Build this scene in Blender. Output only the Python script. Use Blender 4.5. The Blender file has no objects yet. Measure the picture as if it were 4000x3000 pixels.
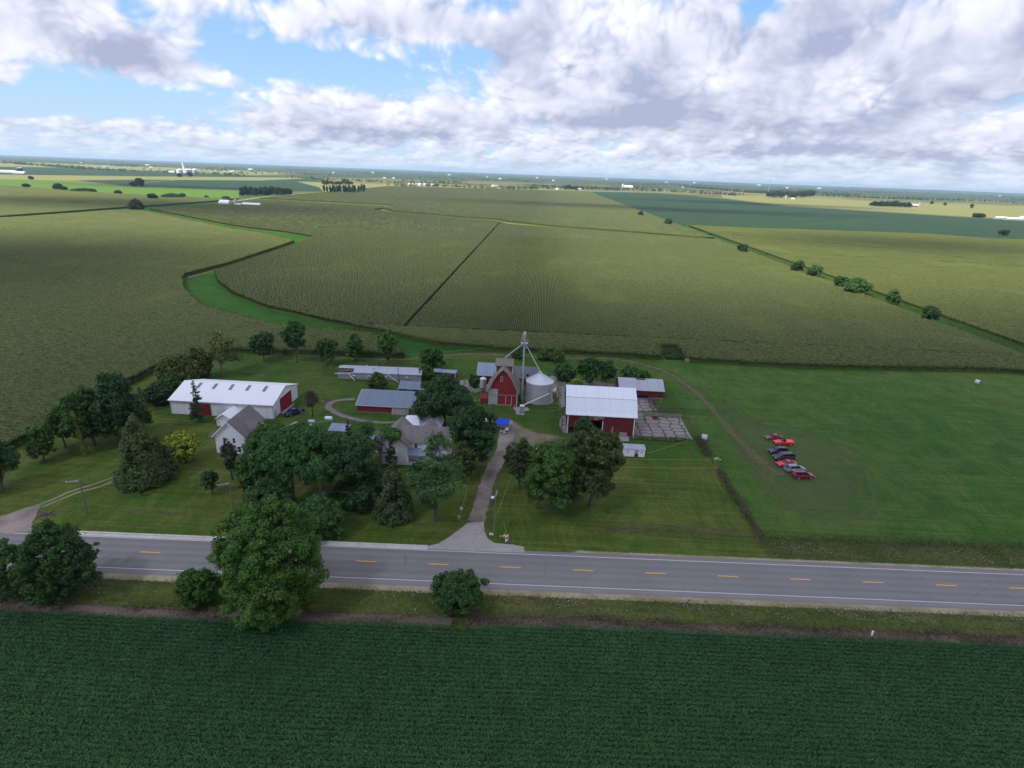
import bpy, bmesh, math, random
import numpy as np
from mathutils import Vector, Matrix
SC = bpy.context.scene
COL = SC.collection
R = math.radians
# ---------------------------------------------------------------- camera
F, H = 2331.0, 62.7                     # focal length in photo pixels (4000 wide), flying height in metres
ROLL = math.atan2(151, 4000)
PITCH = math.atan((1500 - 675.5) * math.cos(ROLL) / F)
YAW = R(2.2)
def _axes():
    f = np.array([0, math.cos(PITCH), -math.sin(PITCH)]); r = np.array([1., 0, 0]); d = np.cross(f, r)
    c, s = math.cos(ROLL), math.sin(ROLL)
    r2, d2 = c * r - s * d, c * d + s * r
    cz, sz = math.cos(YAW), math.sin(YAW)
    return np.array([[cz, -sz, 0], [sz, cz, 0], [0, 0, 1]]) @ np.stack([r2, d2, f], 1)
CM = _axes(); CP = np.array([0, 0, H])
K = 4000 / 2212
def ray(x, y):
    d = CM @ np.array([(x * K - 2000) / F, (y * K - 1500) / F, 1.0])
    return d
def at(x, y, z=0.0):
    d = ray(x, y); t = (z - H) / d[2]
    return CP + d * t
def depth(p): return float((CM.T @ (np.array(p) - CP))[2])
def rise(base, y):
    a = CM.T @ (np.array(base) - CP); b = CM.T @ np.array([0, 0, 1.0]); k = (y * K - 1500) / F
    return float((k * a[2] - a[1]) / (b[1] - k * b[2]))
def span(base, w): return w * K * depth(base) / F
cam = bpy.data.cameras.new('camera'); co = bpy.data.objects.new('camera', cam); COL.objects.link(co)
cam.sensor_fit = 'HORIZONTAL'; cam.sensor_width = 36; cam.lens = 36 * F / 4000
cam.clip_start = 0.5; cam.clip_end = 90000
mw = Matrix.Identity(4)
for i in range(3):
    mw[i][0] = CM[i, 0]; mw[i][1] = -CM[i, 1]; mw[i][2] = -CM[i, 2]; mw[i][3] = CP[i]
co.matrix_world = mw
SC.camera = co
SC.view_settings.view_transform = 'Standard'; SC.view_settings.look = 'None'
SC.view_settings.exposure = 0.90; SC.view_settings.gamma = 1
SC.cycles.use_denoising = True; SC.cycles.max_bounces = 6; SC.cycles.transparent_max_bounces = 32; SC.cycles.volume_bounces = 1
SC.cycles.diffuse_bounces = 3; SC.cycles.caustics_reflective = False; SC.cycles.caustics_refractive = False
# ---------------------------------------------------------------- sun
SUN_EL, SUN_AZ = 52.0, 224.0            # azimuth clockwise from +Y
SUN = 5.0
sl = bpy.data.lights.new('sun', 'SUN'); sl.energy = SUN; sl.angle = R(7.0); sl.color = (1, .94, .83)
so = bpy.data.objects.new('sun', sl); COL.objects.link(so)
SD = Vector((math.sin(R(SUN_AZ)) * math.cos(R(SUN_EL)), math.cos(R(SUN_AZ)) * math.cos(R(SUN_EL)), math.sin(R(SUN_EL))))
so.rotation_euler = SD.to_track_quat('Z', 'Y').to_euler(); so.location = (0, 0, 300)
# ---------------------------------------------------------------- node helper
class NT:
    def __init__(s, nt): s.t = nt; s.L = nt.links
    def put(s, sock, v):
        if v is None: return
        if isinstance(v, bpy.types.NodeSocket): s.L.new(v, sock)
        else:
            if hasattr(sock.default_value, '__len__') and not hasattr(v, '__len__'): v = (v,) * len(sock.default_value)
            if hasattr(v, '__len__') and len(sock.default_value) == 4 and len(v) == 3: v = (*v, 1)
            sock.default_value = v
    def n(s, ty, **k):
        o = s.t.nodes.new('ShaderNode' + ty)
        for a, b in k.items(): setattr(o, a, b)
        return o
    def m(s, op, a, b=None, c=None, clamp=False):
        o = s.n('Math', operation=op, use_clamp=clamp)
        for i, v in enumerate((a, b, c)): s.put(o.inputs[i], v)
        return o.outputs[0]
    def vm(s, op, a, b=None, sc=None):
        o = s.n('VectorMath', operation=op); s.put(o.inputs[0], a)
        if b is not None: s.put(o.inputs[1], b)
        if sc is not None: s.put(o.inputs['Scale'], sc)
        return o.outputs['Value'] if op in ('LENGTH', 'DOT_PRODUCT') else o.outputs[0]
    def mix(s, f, a, b, blend='MIX'):
        o = s.n('Mix', data_type='RGBA', blend_type=blend)
        s.put(o.inputs[0], f); s.put(o.inputs[6], a); s.put(o.inputs[7], b)
        return o.outputs[2]
    def noise(s, vec, scale, detail=3, rough=.55, dist=0, out=0):
        o = s.n('TexNoise'); s.put(o.inputs['Vector'], vec); s.put(o.inputs['Scale'], scale)
        s.put(o.inputs['Detail'], detail); s.put(o.inputs['Roughness'], rough); s.put(o.inputs['Distortion'], dist)
        return o.outputs[out]
    def ss(s, v, a, b):
        o = s.n('MapRange', interpolation_type='SMOOTHSTEP'); s.put(o.inputs[0], v); s.put(o.inputs[1], a); s.put(o.inputs[2], b)
        return o.outputs[0]
    def xyz(s, v):
        o = s.n('SeparateXYZ'); s.put(o.inputs[0], v); return o.outputs
    def cx(s, x, y, z):
        o = s.n('CombineXYZ')
        for i, v in enumerate((x, y, z)): s.put(o.inputs[i], v)
        return o.outputs[0]
    def co(s): return s.n('TexCoord').outputs['Object']
    def pos(s): return s.n('NewGeometry').outputs['Position']
def lin(r, g, b):
    return tuple(((c / 255 + .055) / 1.055) ** 2.4 if c > 10 else c / 255 / 12.92 for c in (r, g, b))
# ---------------------------------------------------------------- sky
W = bpy.data.worlds.new('World'); SC.world = W; W.use_nodes = True
W.node_tree.nodes.clear()
q = NT(W.node_tree)
STR = 0.1
tc = q.n('TexCoord').outputs['Generated']
x, y, z = q.xyz(tc)
el = q.m('MULTIPLY', q.m('ARCSINE', z), 57.2958)
az = q.m('MULTIPLY', q.m('ARCTAN2', x, y), 57.2958)
w = q.m('ADD', q.m('MAXIMUM', el, 0.0), 2.2)
lw = q.m('LOGARITHM', w, 2.71828)
def n2(v, sc, det, rough=.55):
    o = q.n('TexNoise', noise_dimensions='2D'); q.put(o.inputs['Vector'], v); o.inputs['Scale'].default_value = sc; o.inputs['Detail'].default_value = det; o.inputs['Roughness'].default_value = rough
    return o
def layer(sx, sy, seed, d1, d2):
    """one heap of cumulus: density, the same density a little toward the light"""
    Q_ = q.cx(q.m('MULTIPLY_ADD', az, sx, seed), q.m('MULTIPLY_ADD', lw, sy, seed * .37), 0.0)
    wob = n2(Q_, 1.6, 2).outputs[1]
    Qd = q.vm('ADD', Q_, q.vm('SCALE', q.vm('SUBTRACT', wob, (.5, .5, .5)), sc=.22))
    return Qd, n2(Qd, 1.5, d1, .53).outputs[0], n2(q.vm('ADD', Qd, (-.06, .13, 0)), 1.5, d2, .48).outputs[0]
Qh, ah, bh = layer(.080, 1.15, 3.1, 8, 4); Ql, al_, bl_ = layer(.24, 2.0, 8.7, 6, 3)
vv = q.n('TexVoronoi', feature='SMOOTH_F1', voronoi_dimensions='2D'); q.put(vv.inputs['Vector'], Qh); vv.inputs['Scale'].default_value = 4.2; vv.inputs['Smoothness'].default_value = .45; vv.inputs['Detail'].default_value = 2.0; vv.inputs['Roughness'].default_value = .45
pf = q.m('SUBTRACT', .5, vv.outputs['Distance'])
v2 = q.n('TexVoronoi', feature='SMOOTH_F1', voronoi_dimensions='2D'); q.put(v2.inputs['Vector'], q.vm('ADD', Qh, q.vm('SCALE', n2(Qh, 6, 2).outputs[1], sc=.10))); v2.inputs['Scale'].default_value = 11.0; v2.inputs['Smoothness'].default_value = .3; v2.inputs['Detail'].default_value = 1.0; v2.inputs['Roughness'].default_value = .4
pf2 = q.m('SUBTRACT', .42, v2.outputs['Distance'])
tl = q.ss(el, 5.0, 2.0)
n1, n1b = q.m('MULTIPLY_ADD', tl, q.m('SUBTRACT', al_, ah), ah), q.m('MULTIPLY_ADD', tl, q.m('SUBTRACT', bl_, bh), bh)
nb = n2(q.cx(q.m('MULTIPLY', az, .05), q.m('MULTIPLY', lw, .8), 0.0), 1.3, 2).outputs[0]
def azel(px, py):
    d = ray(px, py); d = d / np.linalg.norm(d)
    return math.degrees(math.atan2(d[0], d[1])), math.degrees(math.asin(d[2]))
def blobs(lst):
    tot = None
    for px, py, rx, ry, wt in lst:
        a, e = azel(px, py); a2, _ = azel(px + rx, py); _, e2 = azel(px, py - ry)
        sa, se = abs(a2 - a), abs(e2 - e)
        dx = q.m('DIVIDE', q.m('SUBTRACT', az, a), sa); dy = q.m('DIVIDE', q.m('SUBTRACT', el, e), se)
        g = q.m('EXPONENT', q.m('MULTIPLY', q.m('ADD', q.m('MULTIPLY', dx, dx), q.m('MULTIPLY', dy, dy)), -1.0))
        tot = q.m('MULTIPLY', g, wt) if tot is None else q.m('MULTIPLY_ADD', g, wt, tot)
    return tot
cover = blobs([(140, 215, 230, 55, -.42), (400, 215, 130, 35, -.34), (285, 20, 60, 45, -.30), (600, 135, 150, 32, -.36), (760, 150, 150, 30, -.3),
               (1000, 120, 80, 30, -.25), (1065, 15, 70, 40, -.38), (1650, 12, 60, 35, -.4), (120, 60, 260, 60, .25), (330, 130, 110, 40, .18),
               (750, 40, 330, 45, .22), (1650, 170, 600, 160, .22), (800, 255, 300, 45, .2), (200, 268, 160, 28, .12), (20, 170, 25, 25, .25)])
bright = blobs([(1222, 145, 32, 34, .55), (860, 240, 60, 34, .38), (700, 215, 60, 25, .3), (540, 212, 40, 10, .35), (1520, 170, 60, 40, .35), (1820, 165, 60, 40, .3), (1890, 215, 40, 30, .3),
                (1360, 40, 120, 50, .25), (2160, 330, 60, 14, .3), (180, 40, 140, 40, .18), (1400, 195, 100, 60, -.42), (1420, 250, 150, 28, -.4), (1270, 268, 110, 14, -.5),
                (1680, 262, 110, 22, -.4), (1760, 328, 200, 14, -.5), (830, 288, 130, 16, -.42), (300, 100, 120, 30, -.3), (1500, 110, 200, 40, -.05), (1950, 110, 250, 60, -.12)])
dens = q.m('ADD', q.m('ADD', q.m('MULTIPLY', n1, .9), q.m('MULTIPLY', nb, .35)), q.m('ADD', cover, q.m('ADD', q.m('MULTIPLY', pf, .16), q.m('MULTIPLY', pf2, .10))))
dens = q.m('ADD', dens, q.m('MULTIPLY', q.ss(el, 15, 32), .32))
dens = q.m('ADD', dens, q.m('MULTIPLY', q.ss(az, -8, 14), .08))
dens = q.m('ADD', dens, q.m('MULTIPLY', q.ss(el, 6.5, 2.5), .07))
alpha = q.ss(dens, .42, .66)
lit = q.m('ADD', q.m('MULTIPLY', q.m('SUBTRACT', n1, n1b), 1.6), q.m('ADD', q.m('MULTIPLY', pf, .42), q.m('MULTIPLY', pf2, q.m('ADD', .28, q.m('MULTIPLY', q.m('MAXIMUM', bright, 0.0), 1.2)))))
thick = q.ss(dens, .66, 1.0)
br = q.m('ADD', q.m('ADD', q.m('SUBTRACT', .58, q.m('MULTIPLY', thick, .32)), lit), q.m('MULTIPLY', bright, .9), clamp=True)
rp = q.n('ValToRGB'); q.put(rp.inputs[0], br)
rp.color_ramp.elements[0].position = 0; rp.color_ramp.elements[0].color = (*lin(160, 167, 193), 1)
rp.color_ramp.elements[1].position = 1; rp.color_ramp.elements[1].color = (.93, .93, .96, 1)
e = rp.color_ramp.elements.new(.45); e.color = (*lin(211, 214, 230), 1)
sky = q.n('TexSky', sky_type='NISHITA', sun_disc=False); sky.sun_elevation = R(SUN_EL); sky.sun_rotation = R(SUN_AZ)
sky.altitude = 200; sky.air_density = 1.2; sky.dust_density = .6; sky.ozone_density = 1.5
gr = q.n('ValToRGB'); q.put(gr.inputs[0], q.m('DIVIDE', el, 40.0)); ge = gr.color_ramp.elements
ge[0].position, ge[0].color = 0, (*lin(186, 211, 243), 1); ge[1].position, ge[1].color = 1, (*lin(78, 128, 214), 1)
ge.new(.12).color = (*lin(166, 206, 244), 1); ge.new(.33).color = (*lin(136, 184, 240), 1)
base = q.mix(.85, sky.outputs[0], q.vm('SCALE', gr.outputs[0], sc=.60 / STR))
cl = q.vm('SCALE', rp.outputs[0], sc=.68 / STR)
col = q.mix(q.m('MULTIPLY', alpha, q.m('ADD', .50, q.m('MULTIPLY', q.ss(el, .3, 3), .46))), base, cl)
bg = q.n('Background'); q.put(bg.inputs[0], col); bg.inputs[1].default_value = STR
out = q.n('OutputWorld'); q.L.new(bg.outputs[0], out.inputs[0])
W.cycles.sampling_method = 'MANUAL'; W.cycles.sample_map_resolution = 512
# ---------------------------------------------------------------- builders
class MB:
    def __init__(s): s.v = []; s.f = []
    def add(s, pts, faces):
        o = len(s.v); s.v += [tuple(map(float, p)) for p in pts]; s.f += [tuple(i + o for i in f) for f in faces]
        return s
    def quad(s, *p): return s.add(p, [tuple(range(len(p)))])
    def box(s, x0, y0, z0, x1, y1, z1):
        return s.add([(x0, y0, z0), (x1, y0, z0), (x1, y1, z0), (x0, y1, z0), (x0, y0, z1), (x1, y0, z1), (x1, y1, z1), (x0, y1, z1)],
                     [(0, 3, 2, 1), (4, 5, 6, 7), (0, 1, 5, 4), (1, 2, 6, 5), (2, 3, 7, 6), (3, 0, 4, 7)])
    def bar(s, p, q_, w, h=None):
        h = h or w; p, q_ = Vector(p), Vector(q_); d = (q_ - p).normalized()
        u = d.cross(Vector((0, 0, 1)));  u = u.normalized() if u.length > 1e-3 else Vector((1, 0, 0)); v = d.cross(u).normalized()
        pts = []
        for c in (p, q_):
            for a, b in ((-1, -1), (1, -1), (1, 1), (-1, 1)): pts.append(c + u * a * w / 2 + v * b * h / 2)
        return s.add(pts, [(3, 2, 1, 0), (4, 5, 6, 7), (0, 1, 5, 4), (1, 2, 6, 5), (2, 3, 7, 6), (3, 0, 4, 7)])
    def tube(s, pts, rad, n=8, cap=True):
        pts = [Vector(p) for p in pts]; rad = rad if hasattr(rad, '__len__') else [rad] * len(pts)
        o = len(s.v)
        for i, p in enumerate(pts):
            d = (pts[min(i + 1, len(pts) - 1)] - pts[max(i - 1, 0)]).normalized()
            u = d.cross(Vector((.13, .31, .94)) if abs(d.z) < .9 else Vector((1, 0, 0))).normalized(); v = d.cross(u)
            for k in range(n):
                a = 2 * math.pi * k / n; s.v.append(tuple(p + (u * math.cos(a) + v * math.sin(a)) * rad[i]))
        for i in range(len(pts) - 1):
            for k in range(n):
                a, b = o + i * n + k, o + i * n + (k + 1) % n; s.f.append((a, a + n, b + n, b))
        if cap:
            s.f.append(tuple(o + k for k in range(n))); s.f.append(tuple(o + (len(pts) - 1) * n + k for k in reversed(range(n))))
        return s
    def lathe(s, prof, n=32, cx=0, cy=0):
        o = len(s.v)
        for r, z in prof:
            for k in range(n):
                a = 2 * math.pi * k / n; s.v.append((cx + r * math.cos(a), cy + r * math.sin(a), z))
        for i in range(len(prof) - 1):
            for k in range(n):
                a, b = o + i * n + k, o + i * n + (k + 1) % n; s.f.append((a, b, b + n, a + n))
        return s
    def roof(s, axis, a0, a1, prof, t=.14):
        P = (lambda a, c, z: (a, c, z)) if axis == 'x' else (lambda a, c, z: (c, a, z))
        n = len(prof); pts = []
        for a in (a0, a1):
            for c, z in prof: pts.append(P(a, c, z))
            for c, z in prof: pts.append(P(a, c, z - t))
        f = []; m = 2 * n
        for i in range(n - 1):
            f += [(i, i + 1, m + i + 1, m + i), (n + i, m + n + i, m + n + i + 1, n + i + 1), (i, n + i, n + i + 1, i + 1), (m + i, m + i + 1, m + n + i + 1, m + n + i)]
        f += [(0, m, m + n, n), (n - 1, 2 * n - 1, m + 2 * n - 1, m + n - 1)]
        return s.add(pts, f)
    def gwall(s, axis, a, prof, z0=0.0):       # gable end wall from ground to profile
        P = (lambda c, z: (a, c, z)) if axis == 'x' else (lambda c, z: (c, a, z))
        return s.quad(P(prof[0][0], z0), *[P(c, z) for c, z in prof], P(prof[-1][0], z0))
    def build(s, name, mat, parent=None, smooth=False, label=None):
        me = bpy.data.meshes.new(name); me.from_pydata(s.v, [], s.f); me.update()
        bm = bmesh.new(); bm.from_mesh(me); bmesh.ops.recalc_face_normals(bm, faces=bm.faces); bm.to_mesh(me); bm.free()
        if smooth: me.polygons.foreach_set('use_smooth', [True] * len(me.polygons))
        me.materials.append(mat)
        o = bpy.data.objects.new(name, me); COL.objects.link(o)
        if parent: o.parent = parent
        if label: o['label'] = label
        return o
def tag(o, label=None, cat=None, group=None, kind=None):
    for k, v in (('label', label), ('category', cat), ('group', group), ('kind', kind)):
        if v: o[k] = v
    return o
def thing(name, label, cat, loc=(0, 0, 0), rz=0.0, group=None):
    o = bpy.data.objects.new(name, None); COL.objects.link(o); o.empty_display_size = .5
    o.location = tuple(map(float, loc)); o.rotation_euler = (0, 0, rz)
    return tag(o, label, cat, group)
def raw(name, V, Fq, mat, parent=None, tint=None, smooth=False):
    """numpy verts (N,3) and quads (M,4) into one mesh object, with a per-face random tint"""
    me = bpy.data.meshes.new(name); nv, nf = len(V), len(Fq); k = Fq.shape[1]
    me.vertices.add(nv); me.vertices.foreach_set('co', np.ascontiguousarray(V, dtype=np.float32).ravel())
    me.loops.add(nf * k); me.loops.foreach_set('vertex_index', np.ascontiguousarray(Fq, dtype=np.int32).ravel())
    me.polygons.add(nf); me.polygons.foreach_set('loop_start', np.arange(0, nf * k, k, dtype=np.int32))
    me.update(calc_edges=True)
    if smooth: me.polygons.foreach_set('use_smooth', np.ones(nf, dtype=bool))
    if tint is not None:
        a = me.attributes.new('tint', 'FLOAT', 'FACE'); a.data.foreach_set('value', np.ascontiguousarray(tint, dtype=np.float32))
    me.materials.append(mat)
    o = bpy.data.objects.new(name, me); COL.objects.link(o)
    if parent: o.parent = parent
    return o
def leafquads(C, N, S, rng, asp=.62, up=0.0):
    """diamond leaf sprays at C facing N with half-length S"""
    n = len(C); N = N / (np.linalg.norm(N, axis=1, keepdims=True) + 1e-9)
    A = rng.normal(size=(n, 3)); A[:, 2] += up
    U = np.cross(N, A); U /= np.linalg.norm(U, axis=1, keepdims=True) + 1e-9
    Vv = np.cross(N, U); S = S[:, None]
    P = np.empty((n, 4, 3))
    P[:, 0] = C + U * S; P[:, 1] = C + Vv * S * asp + N * S * .22; P[:, 2] = C - U * S; P[:, 3] = C - Vv * S * asp + N * S * .22
    return P.reshape(-1, 3), np.arange(n * 4).reshape(n, 4)
# ---------------------------------------------------------------- materials
def new(name):
    m = bpy.data.materials.new(name); m.use_nodes = True; t = m.node_tree; t.nodes.clear()
    return m, NT(t)
def finish(m, q, col, rough=.8, spec=.2, metal=0.0, bump=None, bs=.3, bd=.05, trans=0.0, alpha=None):
    b = q.n('BsdfPrincipled'); q.put(b.inputs['Base Color'], col); q.put(b.inputs['Roughness'], rough)
    b.inputs['Specular IOR Level'].default_value = spec; q.put(b.inputs['Metallic'], metal)
    if bump is not None:
        o = q.n('Bump'); q.put(o.inputs['Height'], bump); o.inputs['Strength'].default_value = bs; o.inputs['Distance'].default_value = bd
        q.L.new(o.outputs[0], b.inputs['Normal'])
    s = b.outputs[0]
    if trans:
        tr = q.n('BsdfTranslucent'); q.put(tr.inputs[0], col); mx = q.n('MixShader'); mx.inputs[0].default_value = trans
        q.L.new(s, mx.inputs[1]); q.L.new(tr.outputs[0], mx.inputs[2]); s = mx.outputs[0]
    if alpha is not None:
        tr = q.n('BsdfTransparent'); mx = q.n('MixShader'); q.put(mx.inputs[0], alpha)
        q.L.new(tr.outputs[0], mx.inputs[1]); q.L.new(s, mx.inputs[2]); s = mx.outputs[0]
    o = q.n('OutputMaterial'); q.L.new(s, o.inputs[0]); return m
def ramp(q, f, stops):
    r = q.n('ValToRGB'); q.put(r.inputs[0], f); e = r.color_ramp.elements
    e[0].position, e[0].color = stops[0][0], (*stops[0][1], 1); e[1].position, e[1].color = stops[-1][0], (*stops[-1][1], 1)
    for p, c in stops[1:-1]: e.new(p).color = (*c, 1)
    return r.outputs[0]
def plain(name, col, rough=.6, spec=.3, metal=0.0, var=.12, sc=3.0):
    m, q = new(name); n = q.noise(q.co(), sc, 4)
    c = q.mix(q.m('MULTIPLY', q.m('SUBTRACT', n, .3), var * 2.5, clamp=True), col, tuple(x * .6 for x in col))
    return finish(m, q, c, rough, spec, metal)
def aniso(q, p, sx, sy, detail=3, rough=.6):
    return q.noise(q.vm('MULTIPLY', p, (sx, sy, .5)), 1.0, detail, rough)
def grass(name, a, b, dry, dryamt=.5, mow=1.0, fine=.55):
    m, q = new(name); p = q.pos()
    big = q.noise(p, .022, 3, .6); mid = q.noise(p, .12, 4, .6, .6); fn = q.noise(p, 1.5, 5, .7); ff = q.noise(p, 5.5, 3, .7)
    st = aniso(q, p, .035, 1.1); st2 = aniso(q, q.vm('ADD', p, q.vm('SCALE', q.noise(p, .03, 2, .5, 0, 1), sc=30)), .9, .06)
    c = q.mix(q.ss(mid, .35, .68), a, b)
    c = q.mix(q.m('MULTIPLY', q.ss(q.m('ADD', q.m('MULTIPLY', big, .6), q.m('MULTIPLY', q.m('ADD', st, mid), .3)), .53, .72), dryamt), c, dry)
    k = q.m('ADD', q.m('MULTIPLY', q.m('SUBTRACT', fn, .5), fine * 2.2), q.m('MULTIPLY', q.m('SUBTRACT', ff, .5), fine * 1.6))
    k = q.m('ADD', k, q.m('MULTIPLY', q.m('SUBTRACT', q.m('ADD', st, st2), 1.0), .8 * mow))
    c = q.vm('SCALE', c, sc=q.m('MAXIMUM', q.m('ADD', 1.0, k), .25))
    return finish(m, q, c, .9, .1, bump=q.m('ADD', fn, ff), bs=.6, bd=.12)
M = {}
M['lawn'] = grass('lawn_grass', (0.0488, 0.0878, 0.0116), (0.0753, 0.1134, 0.0169), (0.1329, 0.1178, 0.0303), .50)
M['yard'] = grass('yard_grass', (0.0334, 0.0808, 0.0096), (0.0492, 0.0973, 0.0129), (0.1013, 0.0963, 0.0282), .35)
M['pasture'] = grass('pasture_grass', (0.0343, 0.0917, 0.0129), (0.0536, 0.1152, 0.0171), (0.0971, 0.1120, 0.0292), .45, .9, .6)
M['waterway'] = grass('waterway_grass', (0.0148, 0.0623, 0.0059), (0.0246, 0.0819, 0.0075), (0.0369, 0.0787, 0.0113), .5, .6, .4)
M['verge'] = grass('verge_grass', (0.0512, 0.0764, 0.0158), (0.0838, 0.1024, 0.0214), (0.1211, 0.0978, 0.0419), .7, .3, .8)
M['alfalfa'] = grass('bright_hay_field', (0.0567, 0.1287, 0.0151), (0.0737, 0.1436, 0.0202), (0.0964, 0.1377, 0.0302), .4, .3, .15)
def corn(name, dark, leaf, tas, patch, amt=.5, sc=1.5):
    m, q = new(name); p = q.pos(); pz = q.xyz(p)[2]
    fn = q.noise(p, sc, 4, .72); big = q.noise(p, .018, 4, .6, .8); mid = aniso(q, p, .05, .012, 3)
    f = q.m('ADD', q.m('MULTIPLY', fn, 1.0), q.m('MULTIPLY', q.m('SUBTRACT', pz, 2.1), .32))
    c = ramp(q, f, [(.30, dark), (.49, leaf), (.68, tas)])  # darkest stop paints the shade in gaps between plants into the colour
    c = q.mix(q.m('MULTIPLY', q.ss(q.m('ADD', q.m('MULTIPLY', big, .7), q.m('MULTIPLY', mid, .3)), .50, .68), amt), c, patch)
    low = q.ss(pz, 1.9, .5)
    c = q.mix(q.m('MULTIPLY', low, .85), c, tuple(x * 2.0 for x in leaf))
    return finish(m, q, c, .75, .2)
M['corn'] = corn('corn_leaves', (.010, .019, .004), (.034, .053, .010), (.088, .094, .026), (.084, .104, .020), .55, 1.3)
M['cornfar'] = corn('distant_corn', (0.0564, 0.0615, 0.0168), (0.0828, 0.0867, 0.0240), (0.1160, 0.1120, 0.0360), (0.1227, 0.1193, 0.0360), .5, .25)
def beans(name, a, b, pale):
    m, q = new(name); p = q.pos(); big = q.noise(p, .012, 4, .6, .6); st = aniso(q, p, .01, .06, 4); fn = q.noise(p, .6, 4, .7)
    c = q.mix(q.ss(fn, .3, .7), a, b); c = q.mix(q.m('MULTIPLY', q.ss(q.m('ADD', q.m('MULTIPLY', big, .5), q.m('MULTIPLY', st, .5)), .48, .7), .6), c, pale)
    return finish(m, q, c, .8, .15)
M['beanfar'] = beans('distant_beans', (0.0101, 0.0338, 0.0130), (0.0142, 0.0418, 0.0162), (0.0253, 0.0557, 0.0211))
m, q = new('bean_soil'); fn = q.noise(q.pos(), 2.5, 4)
M['beansoil'] = finish(m, q, q.mix(fn, (.016, .048, .022), (.03, .07, .03)), .95, .05)
m, q = new('farmland'); p = q.pos()                 # the patchwork of fields out to the horizon
sp = q.vm('MULTIPLY', p, (.0020, .0012, 0)); vo = q.n('TexVoronoi', distance='CHEBYCHEV'); q.put(vo.inputs['Vector'], sp); vo.inputs['Scale'].default_value = 1.0; vo.inputs['Randomness'].default_value = .8
hx = q.xyz(vo.outputs['Color'])[0]
rr = q.n('ValToRGB'); q.put(rr.inputs[0], hx); rr.color_ramp.interpolation = 'CONSTANT'; ee = rr.color_ramp.elements
ee[0].position, ee[0].color = 0, (.130, .120, .045, 1); ee[1].position, ee[1].color = .40, (.038, .085, .038, 1)
ee.new(.62).color = (.155, .135, .06, 1); ee.new(.80).color = (.06, .11, .04, 1); ee.new(.9).color = (.10, .10, .045, 1)
far = q.m('MULTIPLY', q.m('ADD', q.ss(q.noise(q.vm('MULTIPLY', p, (.0011, .0021, 0)), 1.0, 5, .65), .50, .60), q.ss(q.xyz(p)[1], 3000, 6000), clamp=True), q.ss(q.xyz(p)[1], 1500, 3600))
gcol = q.mix(q.m('MULTIPLY', far, .86), rr.outputs[0], (.020, .040, .022))
near = q.noise(p, .8, 4, .7)
M['ground'] = finish(m, q, q.vm('SCALE', gcol, sc=q.m('ADD', .75, q.m('MULTIPLY', near, .5))), .95, .05)
m, q = new('asphalt'); p = q.co(); px_, py_, pz_ = q.xyz(p)
lane = q.noise(q.cx(q.m('MULTIPLY', px_, .012), q.m('MULTIPLY', py_, .9), 0), 1.0, 4, .6); fn = q.noise(p, 14, 4, .7); pt = q.noise(p, .12, 4, .6)
wt = q.m('SINE', q.m('MULTIPLY', py_, 2 * math.pi / 1.83))
cr = q.n('TexVoronoi', feature='DISTANCE_TO_EDGE'); q.put(cr.inputs['Vector'], q.vm('MULTIPLY', p, (.06, .16, 1))); cr.inputs['Scale'].default_value = 1.0
k = q.m('ADD', q.m('ADD', .80, q.m('MULTIPLY', lane, .30)), q.m('ADD', q.m('MULTIPLY', q.m('SUBTRACT', fn, .5), .35), q.m('ADD', q.m('MULTIPLY', wt, .07), q.m('MULTIPLY', q.m('SUBTRACT', pt, .5), .34))))
k = q.m('MULTIPLY', k, q.m('SUBTRACT', 1.0, q.m('MULTIPLY', q.ss(cr.outputs['Distance'], .006, .0), .22)))
M['asphalt'] = finish(m, q, q.vm('SCALE', (.196, .180, .176), sc=k), .85, .25, bump=fn, bs=.3, bd=.01)
def conc(name, col, crack, gap, sc=.16, warp=2.2, gw=.05, amt=1.0, rnd=1.0):
    m, q = new(name); p = q.pos(); wv = q.noise(p, .35, 3, .6, 0, 1)
    pp = q.vm('ADD', p, q.vm('SCALE', q.vm('SUBTRACT', wv, (.5, .5, .5)), sc=warp))
    v = q.n('TexVoronoi', feature='DISTANCE_TO_EDGE', distance='CHEBYCHEV') if False else q.n('TexVoronoi', feature='DISTANCE_TO_EDGE'); v.inputs['Randomness'].default_value = rnd; q.put(v.inputs['Vector'], q.vm('MULTIPLY', pp, (1, 1.3, 0))); v.inputs['Scale'].default_value = sc
    fn = q.noise(p, 2.2, 5, .7); bg_ = q.noise(p, .25, 4, .65)
    e = q.ss(q.m('ADD', v.outputs['Distance'], q.m('MULTIPLY', q.m('SUBTRACT', fn, .5), gw * 1.1)), gw, gw * .35)
    c = q.vm('SCALE', col, sc=q.m('ADD', .55, q.m('ADD', q.m('MULTIPLY', bg_, .55), q.m('MULTIPLY', fn, .35))))
    c = q.mix(q.m('MULTIPLY', e, amt), c, q.mix(q.ss(bg_, .4, .6), crack, gap))
    return finish(m, q, c, .9, .15, bump=fn, bs=.3, bd=.03)
M['yardconc'] = conc('broken_concrete', (.25, .225, .21), (.085, .055, .030), (.045, .060, .018), .34, 1.6, .085, 1.0, .38)
M['apron'] = conc('apron_concrete', (.335, .295, .275), (.10, .085, .07), (.12, .1, .08), .16, 1.0, .012, .5, .4)
M['kerb'] = conc('kerb_concrete', (.50, .45, .41), (.15, .13, .1), (.14, .12, .1), .22, .3, .012, .6, .2)
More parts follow.
